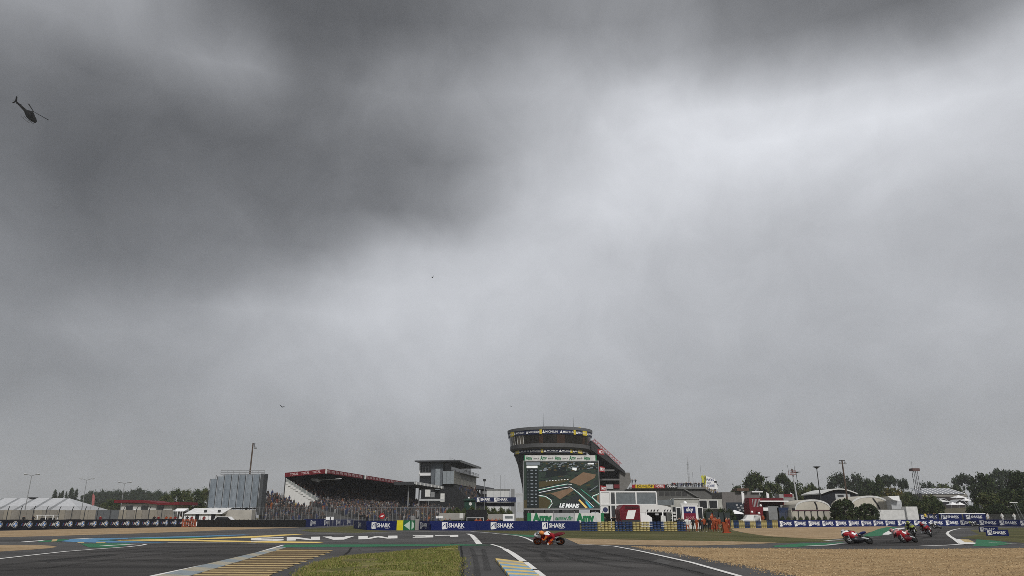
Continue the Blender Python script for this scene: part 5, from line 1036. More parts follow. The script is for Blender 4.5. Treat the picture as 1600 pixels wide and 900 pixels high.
o = car('white van with a yellow plate parked left of the green banner', 795, 116, WHITE, 2.6, 2.05, True, math.radians(90)); o.location.z = .1
for nm, x0, x1, y0, y1, m in (('windscreen', -.6, .6, 1.4, 1.75, PALEGL), ('plate', -.5, .5, .62, .8, YELLOW)): MB().box(-1.32, -1.3, x0, x1, y0, y1).obj(nm, m, o, local=True)
# small things along the fence
def post_sign(label, x0, x1, y0, y1, Y, m): q = P((x0 + x1) / 2, y1, Y); r = thing('small_sign', label, 'sign', (q.x, Y, 0)); mb = MB(); rect(mb, x0, x1, y0, y1, Y, .06); mb.obj('plate', m, r); MB().cyl((q.x, Y + .1, 0), (q.x, Y + .1, q.z + .3), .03, n=5).obj('post', STEEL, r)
post_sign('white sign plate above the far left blue boards, wider of two', 509, 515.5, 807.5, 812.5, 140, WHITE); post_sign('white sign plate above the far left blue boards, narrower of two', 517, 521.5, 807.5, 812.5, 140, WHITE)
post_sign('small white plate behind the blue boards, left of a pair', 681, 684, 806.5, 810, 118, WHITE); post_sign('wider white plate behind the blue boards, right of a pair', 685, 692, 806.5, 809.5, 118, WHITE); post_sign('white box sign below the hedge left of the black container', 718, 723.5, 802, 809.5, 118, OFFW)
Y = 128; q = P(597, 806.5, Y); r = thing('round_sign', 'round red sign with white arrows behind the blue board', 'sign', (q.x, Y, 0)); MB().cyl((q.x, Y, q.z), (q.x, Y + .06, q.z), .48, n=18).obj('disc', RED, r); MB().ext([(q.x - .35, Y - .02, q.z), (q.x, Y - .02, q.z - .15), (q.x + .35, Y - .02, q.z + .12), (q.x, Y - .02, q.z + .12)], (0, .015, 0)).obj('arrow', WHITE, r); MB().cyl((q.x, Y + .1, 0), (q.x, Y + .1, q.z), .04, n=5).obj('post', STEEL, r)
Y = 117; p = G(573, 826); person((P(573, 812, Y).x, Y, .35), 'camera operator in black standing behind the corner of the blue boards', 'black', 'black', None, 2); q = P(570, 804, Y)
r = thing('tv_camera', 'black television camera held up by the operator in black', 'camera', (q.x, Y, .3)); MB().box(q.x - .35, q.x + .2, Y - .7, Y - .4, 1.75, 2.05).obj('body', BLACK, r); MB().cyl((q.x - .35, Y - .55, 1.9), (q.x - .75, Y - .55, 1.9), .1, .13, 8).obj('lens', BLACK, r); MB().cyl((q.x, Y - .55, .3), (q.x, Y - .55, 1.75), .04, n=6).obj('column', DARK, r)
for k, (x, up) in enumerate([(744, 'orange'), (750, 'orange'), (763, 'red'), (769, 'orange'), (775, 'orange'), (781, 'dark'), (696, 'black'), (703, 'dark')]): person((P(x, 812, 113 + k % 2).x, 113 + k % 2, -.12), 'marshal %s behind the blue boards left of the screen, %s of the row' % ({'orange': 'in orange', 'red': 'in red', 'dark': 'in grey', 'black': 'in black'}[up], ORD[k]), up, 'dark', None, k % 3)
# ------------------------------------------------------------------ right of the screen
# terrace with people along its top
Y = 205; r = thing('spectator_terrace', 'grey concrete terrace building with sponsor boards along its parapet', 'terrace', (P(1055, 790, Y).x, Y, 0)); TG_ = M('terrace_grey', (.115, .115, .11), .85, scale=.4)
MB().ext([P(986, 762.5, Y), P(1100, 762.5, Y), P(1126, 779, Y), P(1140, 783, Y), P(1140, 822, Y), P(986, 822, Y)], (0, 12, 0)).obj('wall', TG_, r)
mb = MB(); rect(mb, 984, 1102, 761.5, 764, Y - .6, 1.2); mb.obj('cornice', M('terrace_edge', (.16, .16, .155), .8), r)
for (x0, y0, x1, y1) in ((1066, 763, 1090, 777), (1100, 763, 1128, 780)): MB().ext([P(x0, y0, Y - .5), P(x0 + 3, y0, Y - .5), P(x1 + 3, y1, Y - .5), P(x1, y1, Y - .5)], (0, .4, 0)).obj('stair_parapet', M('terrace_edge', ()), r)
for k in range(5): mb = MB(); rect(mb, 1030 + k * 9, 1037 + k * 9, 768, 775, Y - .06, .1); mb.obj('recess', M('recess_dark', (.05, .05, .05)), r)
for x0, x1, m, t_, tm in ((987.5, 992.5, RED, '', WHITE), (993, 1021.5, M('sign_yellow', (.60, .42, .03)), 'DUNLOP', BLACK), (1022, 1039, RED, 'MOTUL', WHITE), (1039.5, 1058.5, BLACK, 'CANAL+', WHITE)):
    a, b = P(x0, 760, Y), P(x1, 760, Y); mb = MB(); rect(mb, x0, x1, 757.2, 762.8, Y - .8, .12); o = mb.obj('sponsor_board', m, r); z0 = P(x0, 762.8, Y - .8).z
    if t_: MB().text(t_, (a.x + .3, Y - .83, z0 + .22), h=.55, bold=.02, fit=b.x - a.x - .7).obj('lettering', tm, o)
PT = P(1000, 762.6, Y).z + .05; random.seed(21); TENS = ['', 'twenty ', 'thirty ']
def nth(k): return ORD[k] if k < 18 else 'nineteenth' if k == 18 else 'twentieth' if k == 19 else 'thirtieth' if k == 29 else TENS[(k + 1) // 10 - 1] + ORD[k % 10]
for k in range(38):
    x = 994 + k * 2.85 + random.uniform(-.8, .8); low = k < 20
    up = random.choice(('black', 'dark', 'navy', 'dark', 'grey', 'black', 'red', 'denim', 'white' if k % 5 == 0 else 'dark'))
    person((P(x, 760, Y + .3).x, Y + (.9 if low else .3) + random.uniform(0, .5), PT - (.55 if low else .15)), 'tiny spectator %s on the terrace skyline, %s' % ('in ' + ('dark clothes' if up in ('black', 'dark') else 'blue' if up in ('navy', 'denim') else up), nth(k) + ' from the left'), up, random.choice(('black', 'dark', 'denim')), None, k % 5, random.uniform(-.6, .6), 'spectators lining the terrace', random.uniform(.92, 1.04))
for k, x in enumerate((988, 993)): person((P(x, 757, 215).x, 215, P(988, 757.5, 215).z), 'pair of dark figures raised beside the pit building, %s one' % ('left', 'right')[k], 'black', 'dark', None, 4)
for k in range(12): x = 1098 + k * 3.2; q = P(x, 764 + k * 1.45, Y + 1); person((q.x, Y + .3, q.z - .6), 'tiny spectator on the sloping end of the terrace, %s going down' % ORD[k], random.choice(('black', 'dark', 'navy', 'khaki')), 'dark', None, k % 3, 0, 'spectators on the terrace stairs')
# banner pavilion, masts
Y = 222; r = thing('regional_banner', 'white banner with a yellow curved stripe above the terrace', 'banner', (P(1108, 765, Y).x, Y, 0)); o = MB().ext([P(1102, 743.5, Y), P(1117, 748, Y), P(1122, 764.5, Y), P(1103, 763.5, Y)], (0, .3, 0)).obj('cloth', WHITE, r)
q = P(1104.2, 751.5, Y - .05); MB().text('PAYS', q, h=.72, bold=.02, fit=2.2).text('DE LA', (q.x, q.y, q.z - .75), h=.45, fit=1.3).text('LOIRE', (q.x, q.y, q.z - 1.75), h=.72, bold=.02, fit=2.3).obj('lettering', M('banner_blue', (.05, .07, .18)), o)
MB().ext([P(1095, 743.5, Y), P(1098.5, 742.5, Y), P(1100.5, 749, Y), P(1100, 757.5, Y), P(1097, 757.5, Y), P(1097.3, 750, Y)], (0, .2, 0)).ext([P(1100, 742.8, Y), P(1102.5, 743, Y), P(1103.5, 750, Y), P(1102.5, 757, Y), P(1101, 757, Y), P(1101.8, 750, Y)], (0, .2, 0)).obj('yellow_stripe', M('stripe_lime', (.50, .50, .06)), r)
MB().cyl((P(1101, 750, Y).x, Y + .4, 0), (P(1101, 750, Y).x, Y + .4, P(1101, 744, Y).z), .12, n=6).cyl((P(1116, 750, Y).x, Y + .4, 0), (P(1116, 750, Y).x, Y + .4, P(1116, 749, Y).z), .12, n=6).obj('mast', STEEL, r)
q = P(1122, 757, Y); MB().tube([(q.x - 1, Y + .3, 0), (q.x - .8, Y + .3, q.z + .5), (q.x + .1, Y, q.z - .3)], .12).box(q.x - 1.1, q.x - .3, Y, Y + .5, q.z + .5, q.z + 1.0).obj('spotlight', DARK, r)
def mast(label, px, py, Y, rr=.16, lattice=True, name='antenna_mast', col=STEEL):
    q = P(px, py, Y); r = thing(name, label, 'mast', (q.x, Y, 0)); mb = MB()
    if lattice:
        for k in range(3): a = k * 2.094; mb.cyl((q.x + rr * math.cos(a), Y + rr * math.sin(a), 0), (q.x + rr * .5 * math.cos(a), Y + rr * .5 * math.sin(a), q.z * .9), .04, n=4)
        n = int(q.z)
        for k in range(n): z_ = q.z * .9 * k / n; mb.box(q.x - rr, q.x + rr, Y - .03, Y + .03, z_, z_ + .05)
        mb.cyl((q.x, Y, q.z * .88), (q.x, Y, q.z), .04, n=4)
    else: mb.cyl((0 + q.x, Y, 0), (q.x, Y, q.z), rr, rr * .5, 6)
    mb.obj('tower', col, r)
    if lattice:
        for f_ in (.72, .86): MB().box(q.x - .5, q.x + .5, Y - .05, Y + .05, q.z * f_, q.z * f_ + .07).obj('crossbar', col, r)
    return r
mast('tall thin lattice antenna mast rising from the terrace crowd', 1073.5, 711, 215, .35); mast('short thin aerial right of the lattice mast', 1082, 738, 215, .08, False); mast('thin whip aerial left of the white regional banner', 1094, 726, 215, .06, False)
# two storey glass hospitality unit
Y = 126; r = thing('hospitality_unit', 'white framed two storey glass hospitality unit beside the screen', 'building', (P(985, 815, Y).x, Y, 0)); HW = M('frame_white', (.74, .74, .73), .5, var=.06)
x0, x1 = P(938, 800, Y).x, P(1027, 800, Y).x; zt2, zm = P(980, 769.5, Y).z, P(980, 788.5, Y).z
mb = MB(); mb.box(x0 + .1, x1 - .1, Y + 3.4, Y + 3.5, 0, zt2 - .2); mb.obj('back_wall', M('inner_grey', (.12, .12, .12)), r); MB().box(x0, x1, Y - .1, Y + 3.5, zt2, zt2 + .22).obj('roof', HW, r); MB().box(x0, x1, Y - .1, Y + 3.5, zm - .15, zm + .1).obj('floor_beam', HW, r)
for px in (938, 953.5, 961.5, 994, 1026): q = P(px, 800, Y).x; MB().box(q - .02, q + .2, Y - .12, Y + .1, 0, zt2).obj('post', HW, r)
for k, (a, b) in enumerate(((962.5, 993.5), (995, 1025.5))): mb = MB(); rect(mb, a, b, 770.8, 787.6, Y, .04); mb.obj('window_pane', PALEGL, r)
for k, (a, b) in enumerate(((962.5, 993.5), (995, 1025.5))): mb = MB(); rect(mb, a, b, 789.5, 812, Y + .2, .04); mb.obj('window_pane', M('pale_glass_dark', (.06, .065, .07), .12), r)
mb = MB(); rect(mb, 938.5, 953, 770, 788, Y - .05, .1); mb.obj('solid_panel', HW, r); mb = MB(); rect(mb, 954.5, 961, 771, 810, Y - .02, .05); mb.obj('window_pane', M('pale_glass_dark', ()), r)
mb = MB(); rect(mb, 939.5, 950.5, 791, 802, Y - .06, .1); o = mb.obj('poster', HW, r); c = P(946, 796.5, Y - .1); MB().cyl((c.x, Y - .09, c.z), (c.x, Y - .07, c.z), .42, n=14).obj('emblem', M('emblem_navy', (.04, .05, .12)), o)
for px in (967, 976, 985, 999, 1008, 1017): person((P(px, 780, Y + 1.4).x, Y + 1.4, zm + .1), 'guest behind the upper glass of the white hospitality unit, ' + {967: 'first', 976: 'second', 985: 'third', 999: 'fourth', 1008: 'fifth', 1017: 'sixth'}[px] + ' from left', random.choice(('black', 'navy', 'dark')), 'dark', None, px % 3)
for px in (945, 957, 960.5): person((P(px, 808, 121).x, 121, .1), 'dark clad person below the poster of the hospitality unit, %s' % {945: 'left', 957: 'middle', 960.5: 'right'}[px], 'black', 'black', None, 4)
# race truck cab with slanted red and white livery
Y = 114; r = thing('team_truck', 'dark red and white team truck nose parked behind the tyre stacks', 'truck', (P(984, 815, Y).x, Y, 0)); a, b = P(968, 800, Y).x, P(1000, 800, Y).x; z_ = lambda y: P(984, y, Y).z
MB().ext([(a + .2, Y, .5), (b, Y, .5), (b, Y, z_(790)), (b - .3, Y, z_(789)), (a + .6, Y, z_(788.5)), (a, Y, z_(796))], (0, 5, 0)).obj('cab', M('truck_red', (.14, .010, .02), .45), r)
MB().ext([(a + .9, Y - .03, z_(811)), (b - 1.0, Y - .03, z_(811)), (b - .6, Y - .03, z_(797)), (a + 1.3, Y - .03, z_(797.5))], (0, .02, 0)).obj('white_livery', WHITE, r); MB().ext([(a + .8, Y - .04, z_(795.5)), (b - .1, Y - .04, z_(794)), (b - .1, Y - .04, z_(791.5)), (a + .9, Y - .04, z_(791))], (0, .02, 0)).obj('windscreen', M('screen_dark_red', (.05, .008, .012), .2), r)
MB().box(a + .25, b - .05, Y - .06, Y - .01, .5, z_(812.5)).obj('bumper', DARK, r); MB().ext([(b - .85, Y - .045, z_(812)), (b - .15, Y - .045, z_(812)), (b - .15, Y - .045, z_(797)), (b - .5, Y - .045, z_(797))], (0, .02, 0)).obj('corner_panel', M('truck_red_dark', (.12, .008, .02)), r); MB().ext([(a + .3, Y - .03, z_(797)), (a + .85, Y - .03, z_(797)), (a + .5, Y - .03, z_(812)), (a + .2, Y - .03, z_(812))], (0, .02, 0)).obj('side_stripe', M('truck_red_dark', (.12, .008, .02)), r)
for x in (a + .7, b - .7): w_ = MB().torus((x, Y + .3, .5), (0, 1, 0), .33, .17, 14, 6).obj('wheel', RUBBER, r); MB().cyl((x, Y + .1, .5), (x, Y + .3, .5), .2, n=10).obj('rim', STEEL, w_)
# white canopies with dark openings
Y = 116; r = thing('service_canopy', 'white domed service canopy with black marks and dark open bays', 'tent', (P(1028, 815, Y).x, Y, 0)); z_ = lambda y: P(1026, y, Y).z; X = lambda p: P(p, 805, Y).x
prof = [(1000, 800.5), (1000, 790.5), (1003, 788.8), (1028, 788.6), (1042, 790.5), (1049, 793), (1051, 799), (1051, 800.5)]
MB().ext([(X(x), Y, z_(y)) for x, y in prof], (0, 5, 0)).obj('roof', M('canopy_white', (.66, .66, .65), .6, var=.12), r); MB().box(X(1000), X(1008.8), Y + .02, Y + 4.5, 0, z_(800.6)).obj('end_wall', M('canopy_white', ()), r)
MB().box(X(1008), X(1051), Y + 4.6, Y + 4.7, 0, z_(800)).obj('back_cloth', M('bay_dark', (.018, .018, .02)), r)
for px, w_ in ((1009, 1.5), (1034.5, 2), (1050, 1)): MB().box(X(px), X(px + w_), Y - .05, Y + .15, 0, z_(800.4)).obj('leg', WHITE, r)
MB().ext([(X(1000), Y - .3, .2), (X(1018), Y - .3, .2), (X(1018), Y - .3, z_(809)), (X(1012), Y - .3, z_(804.5)), (X(1000), Y - .3, z_(803.5))], (0, .25, 0)).obj('side_wall', WHITE, r); MB().ext([(X(1031), Y - .3, .2), (X(1040), Y - .3, .2), (X(1039), Y - .3, z_(806)), (X(1032), Y - .3, z_(805.5))], (0, .25, 0)).obj('side_wall', OFFW, r)
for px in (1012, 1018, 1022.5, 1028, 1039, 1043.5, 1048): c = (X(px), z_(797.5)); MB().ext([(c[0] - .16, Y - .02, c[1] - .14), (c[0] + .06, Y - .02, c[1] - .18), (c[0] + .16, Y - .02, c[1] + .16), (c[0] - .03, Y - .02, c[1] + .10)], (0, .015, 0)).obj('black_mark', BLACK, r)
mb = MB(); rect(mb, 1024, 1029, 800.8, 805, Y + .2, .1); mb.obj('poster', LGREY, r)
mb = MB(); rect(mb, 1028, 1051, 781, 789, 128, 2.5); rect(mb, 1051, 1052.5, 779, 789, 127.8, .3); tag(mb.obj('glass_cabin', PALEGL), 'grey glass cabin above the white domed canopy', 'cabin')
Y = 134; r = thing('portable_cabin', 'long off white portable cabin below the terrace', 'cabin', (P(1070, 790, Y).x, Y, 0)); mb = MB(); rect(mb, 1050, 1092, 780, 822, Y, 3); mb.obj('wall', M('cabin_cream', (.40, .40, .37), .8), r); mb = MB(); rect(mb, 1049, 1093, 779, 780, Y - .15, 3.3); mb.obj('roof', OFFW, r); mb = MB(); rect(mb, 1092.3, 1128, 780, 795, Y, 3); mb.obj('annex', M('cabin_cream', ()), r)
for a, b in ((1092.6, 1105), (1108, 1121)): mb = MB(); rect(mb, a, b, 781, 794.5, Y - .05, .1); o = mb.obj('window_frame', HW, r); mb = MB(); rect(mb, a + .9, b - .9, 782, 794, Y - .08, .05); mb.obj('pane', GLASS, o)
# studio hut with sky sport panel
Y = 117; r = thing('studio_hut', 'white framed broadcast hut with a blue to red lettered panel', 'hut', (P(1078, 815, Y).x, Y, 0)); z_ = lambda y: P(1078, y, Y).z; X = lambda p: P(p, 805, Y).x
MB().box(X(1058), X(1099), Y + .4, Y + 3, 0, z_(792)).obj('wall', M('hut_dark', (.05, .055, .06)), r); MB().box(X(1065.5), X(1090), Y - .1, Y + .4, z_(814), z_(788.5)).obj('front_frame', HW, r)
MB().box(X(1068.5), X(1087), Y - .14, Y - .11, z_(802), z_(791.5)).obj('blue_panel', M('panel_navy', (.015, .02, .10)), r); o = MB().box(X(1068.5), X(1087), Y - .14, Y - .11, z_(812.5), z_(802.05)).obj('red_panel', M('panel_crimson', (.16, .01, .03)), r)
MB().text('sky', (X(1078), Y - .17, z_(798.8)), h=.58, bold=.03, center=True).obj('lettering', WHITE, r); MB().text('sport', (X(1078), Y - .17, z_(810.2)), h=.42, bold=.01, center=True, mi=0).obj('lettering', M('letter_rose', (.55, .30, .32)), r)
for a, b in ((1057, 1065), (1090.5, 1099)):
    MB().box(X(a), X(b), Y + .1, Y + .39, z_(812), z_(792)).obj('side_frame', HW, r); MB().box(X(a + 1), X(b - 1), Y + .06, Y + .09, z_(810.5), z_(793.5)).obj('side_pane', GLASS, r)
MB().box(X(1064), X(1091.5), Y - .2, Y + .5, z_(788.5), z_(786.8)).obj('cornice', HW, r); MB().ball((X(1074), Y + 1, z_(786)), .32, 10, 6).obj('roof_dome', WHITE, r); MB().box(X(1064), X(1092), Y - .6, Y + .5, 0, z_(813.6)).obj('step', OFFW, r)
mb = MB(); 
for k in range(5): mb.box(X(1053), X(1057), Y + .3, Y + .5, .2 + k * .5, .5 + k * .5)
tag(mb.obj('crate_tower', OFFW), 'narrow stack of white crates left of the broadcast hut', 'crates')
# marshals, cones, dark windbreak
HW_ = M('helmet_white', (.75, .75, .75), .4)
for k, (x, y, up, low, hd, ps, lab) in enumerate([(1062, 828, 'black', 'black', None, 2, 'photographer in black crouched behind the last blue tyres'), (1067, 829, 'dark', 'dark', None, 4, 'person in dark jacket behind the end of the tyre wall'), (1074.5, 831.5, 'white', 'orange', None, 3, 'marshal in white top leaning at the end of the tyre wall'), (1083.5, 830.5, 'black', 'black', None, 0, 'person in black standing left of the orange marshals'),
    (1089.5, 831, 'orange', 'orange', HW_, 1, 'orange marshal with white cap facing the broadcast hut'), (1095, 830.6, 'black', 'black', None, 2, 'person in black between two orange marshals'), (1101, 831, 'orange', 'black', HW_, 3, 'marshal in orange top and black trousers'), (1109.5, 831.4, 'black', 'black', None, 0, 'tall person in black right of the broadcast hut'),
    (1113, 829, 'orange', 'orange', ORANGE, 2, 'orange marshal on raised step, tallest in the group'), (1117, 831, 'orange', 'orange', ORANGE, 4, 'orange marshal in the middle of the crowd by the cones'), (1121, 829.8, 'orange', 'orange', None, 1, 'orange marshal behind the crowd by the cones'), (1125, 831.2, 'orange', 'khaki', HW_, 3, 'marshal in orange jacket and khaki trousers'), (1136.5, 831.5, 'orange', 'orange', ORANGE, 2, 'orange marshal bending at the right end of the group'), (1140, 831, 'red', 'orange', None, 1, 'marshal in red and orange at the far right of the group')]):
    p = G(x, y); p.z = 0; person(p, lab, up, low, hd, ps, random.uniform(-.8, .8), None, .98 if k != 8 else 1.05).location.z = .0 if k != 8 else .3
for k, x in enumerate((1113, 1117.5)):
    Y = 111; q = P(x, 812, Y); r = thing('stacked_cones', 'orange safety equipment pile behind the marshals, %s part' % ('left', 'right')[k], 'cones', (q.x, Y, 0)); MB().lathe([(.40, 0), (.36, .8), (.26, 1.4 - .3 * k), (.05, 2.3 - .6 * k)], (q.x, Y), 10)  .obj('body', M('pile_orange', (.26, .05, .02)), r); MB().box(q.x - .5, q.x + .5, Y - .5, Y + .5, 0, .12).obj('base', M('cone_red', (.40, .05, .02)), r)
p = G(1136, 832.5); r = thing('traffic_cone', 'tilted orange cone at the right end of the tyre wall', 'cone', p); MB().ext([(p.x - .3, p.y, 0), (p.x + .35, p.y, 0), (p.x - .15, p.y, 1.15), (p.x - .45, p.y, 1.2)], (0, .5, 0)).obj('body', ORANGE, r); MB().box(p.x - .4, p.x + .45, p.y - .1, p.y + .6, 0, .06).obj('base', M('cone_red', ()), r)
Y = 122; r = thing('windbreak_fence', 'dark green windbreak screen behind the orange marshals', 'fence', (P(1123, 815, Y).x, Y, 0))
for k in range(4): mb = MB(); rect(mb, 1105 + k * 9, 1113.6 + k * 9, 800 + .3 * k, 823, Y, .06); mb.obj('screen_panel', M('windbreak', (.035, .045, .045), .8), r)
for k in range(5): q = P(1104.7 + k * 9, 815, Y).x; MB().cyl((q, Y + .1, 0), (q, Y + .1, 2.6), .05, n=5).obj('post', DARK, r)
mb = MB(); rect(mb, 1124, 1145, 815.2, 828, 125, .8); tag(mb.obj('beige_block', M('block_beige', (.36, .32, .22), .9)), 'beige block wall right of the orange marshals', 'wall')
for k, (x, y, wd, lab) in enumerate([(1056, 793, 20, 'dark shrub between canopy and broadcast hut'), (1108, 793, 26, 'dark shrub right of the broadcast hut'), (1126, 791, 26, 'dark shrub below the terrace stairs'), (1140, 794, 22, 'dark shrub left of the navy screen wall')]): tree('dark_shrub', 'bush', x, y, 129, wd, lab, 'd', k % 2)
# ------------------------------------------------------------------ paddock on the right
Y = 190; r = thing('paddock_building', 'flat grey brown paddock building right of the terrace', 'building', (P(1160, 790, Y).x, Y, 0)); mb = MB(); rect(mb, 1132, 1186, 769, 820, Y, 10); mb.obj('wall', M('taupe', (.155, .145, .14), .85), r); mb = MB(); rect(mb, 1152, 1170, 763, 767, Y - 1, 4); rect(mb, 1155, 1156, 767, 769, Y - .5, .3); rect(mb, 1166, 1167, 767, 769, Y - .5, .3); mb.obj('roof_canopy', BROWN, r)
mb = MB(); rect(mb, 1175, 1192, 767.5, 769.3, Y - .6, 5); mb.obj('roof', WHITE, r)
for k, (x, y, lab) in enumerate([(1158, 768, 'white feather flag in front of the taupe building, left'), (1197, 769, 'white feather flag left of the crane lift'), (1234.5, 769.5, 'white feather flag right of the red stand')]):
    Yk = 168 + k * 4; t = P(x + .6, y, Yk); q = P(x + 2, 787, Yk); r = thing('feather_flag', lab, 'flag', (q.x, Yk, 0)); MB().cyl((q.x - .1, Yk, 0), (t.x - .1, Yk, t.z), .04, .02, 5).obj('pole', STEEL, r); MB().ext([(q.x - .05, Yk - .02, q.z), (q.x + .5, Yk - .02, q.z + .2), (t.x + .55, Yk - .02, t.z - .4), (t.x - .05, Yk - .02, t.z)], (0, .03, 0)).obj('sail', WHITE, r)
Y = 172; r = thing('navy_screen_wall', 'blue black screen wall with white mechanical shapes', 'wall', (P(1153, 800, Y).x, Y, 0)); mb = MB(); rect(mb, 1138, 1164, 785, 822, Y, .4); mb.obj('panel', M('screen_wall', (.03, .04, .055)), r)
for k in range(6): mb = MB(); x = 1150 + k * 2.2; y = 788 + (k * 37 % 11); rect(mb, x, x + 3, y, y + 2.2, Y - .06, .05); mb.obj('pale_shape', LGREY, r)
Y = 150; q = P(1147, 797, Y); r = thing('gazebo', 'small white gazebo below the navy screen wall', 'tent', (q.x, Y, 0)); MB().add([P(1142, 802.5, Y), P(1163, 803.5, Y), P(1160, 801, Y + 4), P(1147, 796.5, Y + 1.5), P(1142, 801, Y + 4)], [(0, 1, 3), (1, 2, 3), (2, 4, 3), (4, 0, 3)]).obj('roof', WHITE, r)
for x in (1142.6, 1162): mb = MB(); w_ = P(x, 803, Y); mb.cyl((w_.x, Y, 0), (w_.x, Y, w_.z), .04, n=5); mb.obj('leg', STEEL, r)
Y = 165; r = thing('red_stand', 'dark red paddock stand with white awning edge', 'stand', (P(1200, 800, Y).x, Y, 0)); PR = M('paddock_red', (.16, .012, .02), .7)
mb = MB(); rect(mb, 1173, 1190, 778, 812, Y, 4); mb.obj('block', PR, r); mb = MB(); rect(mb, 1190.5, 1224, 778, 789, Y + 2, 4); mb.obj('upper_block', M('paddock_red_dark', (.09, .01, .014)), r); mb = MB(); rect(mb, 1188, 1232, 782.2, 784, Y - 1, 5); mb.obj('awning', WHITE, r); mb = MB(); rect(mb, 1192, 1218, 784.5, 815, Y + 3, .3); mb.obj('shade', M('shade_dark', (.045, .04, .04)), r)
for a, b, y0, y1, m in ((1202, 1216, 791, 812, GREY), (1216, 1238, 793, 812, M('navy_tent', (.015, .03, .08)))): mb = MB(); rect(mb, a, b, y0, y1, Y - 1.2, 2); mb.obj('kiosk', m, r)
for k, (x, y) in enumerate(((1188.5, 790), (1175, 800), (1186, 802))): c = P(x, y, Y - 1.5); MB().ball((c.x, Y - 1.5, c.z), .28, 8, 5).obj('globe_light', WHITE, r)
mb = MB(); rect(mb, 1193, 1200, 793, 798, Y - 2, .1); mb.obj('white_board', WHITE, r)
mb = MB()
for k in range(6): q = P(1176 + k * 2.2, 786, Y - .1); mb.box(q.x, q.x + .1, Y - .1, Y, P(1180, 792, Y).z, P(1180, 780, Y).z)
mb.obj('railing', LGREY, r)
Y = 172; r = thing('upper_red_cabin', 'small red cabin with white railing behind the awning', 'cabin', (P(1230, 780, Y).x, Y, 0)); mb = MB(); rect(mb, 1222, 1240, 772, 815, Y, 3); mb.obj('wall', M('cabin_grey', (.30, .30, .29)), r); mb = MB(); rect(mb, 1225, 1238, 772, 777, Y - .1, .15); mb.obj('red_band', PR, r); mb = MB(); rect(mb, 1222, 1242, 779.5, 780.2, Y - .5, .1); rect(mb, 1222, 1242, 776.5, 777, Y - .5, .1); mb.obj('railing', OFFW, r)
o = car('white pickup van behind the yellow and blue far tyre wall', 1171, 150, WHITE, 3.2, 1.95, True, math.pi); o.location.z = .2
Y = 146; r = thing('slatted_gate', 'white slatted pallet gate right of the white pickup van', 'gate', (P(1183, 810, Y).x, Y, 0))
for k in range(6): mb = MB(); rect(mb, 1178.5 + k * 1.7, 1179.6 + k * 1.7, 805.5, 822, Y, .08); mb.obj('slat', WHITE, r)
person((P(1192.5, 812, 144).x, 144, .4), 'orange clad marshal beside the white slatted gate', 'orange', 'orange', ORANGE, 1)
# inflatable white tents
def dome(label, x0, x1, ytop, ybase, Y, dep, stripe, name='dome_tent', flat=.5):
    a, b = P(x0, ybase, Y), P(x1, ybase, Y); zt2 = P((x0 + x1) / 2, ytop, Y).z; zb = a.z; r = thing(name, label, 'tent', ((a.x + b.x) / 2, Y, 0)); n = 14
    arc = [(a.x + (b.x - a.x) * i / n, zb + (zt2 - zb) * (1 - abs(2 * i / n - 1) ** 2.3) ** flat) for i in range(n + 1)]
    mb = MB(); mb.ext([(x, Y, z) for x, z in arc] + [(b.x, Y, 0), (a.x, Y, 0)], (0, dep, 0)); mb.obj('shell', M('dome_fabric', (.50, .47, .40), .8, var=.12), r)
    mb = MB(); mb.ext([(x, Y - .06, z + .03) for x, z in arc] + [(x, Y - .06, z - .35) for x, z in arc[::-1]], (0, .05, 0)); mb.obj('rim', OFFW, r)
    for (sx, sy, ex, ey, w_) in stripe: MB().ext([P(sx, sy, Y - .1), P(sx + w_, sy, Y - .1), P((sx + ex) / 2 + w_ + 1, (sy + ey) / 2, Y - .1), P(ex + w_, ey, Y - .1), P(ex, ey, Y - .1), P((sx + ex) / 2 + 1, (sy + ey) / 2, Y - .1)], (0, .04, 0)).obj('black_swoosh', BLACK, r)
    return r
dome('white domed tent with a black swoosh behind the lamp pole', 1241, 1300, 780.5, 797, 160, 8, [(1272, 784, 1276, 796, 2)])
dome('larger white domed tent with two black swooshes right of the round shrubs', 1326, 1398, 774.6, 800, 164, 10, [(1363, 778.5, 1374, 796, 2.2)])
Y = 156; r = thing('white_marquee', 'low white canvas wall in front of the domed tents', 'tent', (P(1270, 810, Y).x, Y, 0)); 
for k in range(6): mb = MB(); rect(mb, 1238 + k * 10, 1247.7 + k * 10, 797.5, 815, Y, .2); mb.obj('canvas_panel', M('dome_fabric', ()), r)
mb = MB(); rect(mb, 1238, 1298, 796.6, 798, Y - .1, .1); mb.obj('dark_trim', M('trim_plum', (.10, .03, .05)), r); mb = MB(); rect(mb, 1238.5, 1242, 794, 797.5, Y - .1, .3); mb.obj('dark_box', BLACK, r)
Y = 158; r = thing('white_trailer', 'white trailer side below the right domed tent', 'trailer', (P(1400, 800, Y).x, Y, 0)); mb = MB(); rect(mb, 1372, 1420, 796.5, 815, Y, 2); mb.obj('body', OFFW, r); mb = MB(); rect(mb, 1394, 1408, 781, 796, Y + 3, 2); mb.obj('tall_panel', LGREY, r); mb = MB(); rect(mb, 1419, 1433, 791.5, 815, Y - .5, 2); mb.obj('tall_box', OFFW, r); mb = MB(); mb.ext([P(1387, 775.5, Y + 2), P(1405, 774.5, Y + 2), P(1406, 783, Y + 2), P(1396, 781, Y + 2)], (0, 3, 0)); mb.obj('awning', WHITE, r)
Y = 200; r = thing('arched_hall', 'black fronted arched hall with a grey plaque behind the tents', 'building', (P(1313, 790, Y).x, Y, 0)); n = 12; arc = [(1283 + 57 * i / n, 771.5 - 7.5 * math.sin(math.pi * i / n)) for i in range(n + 1)]
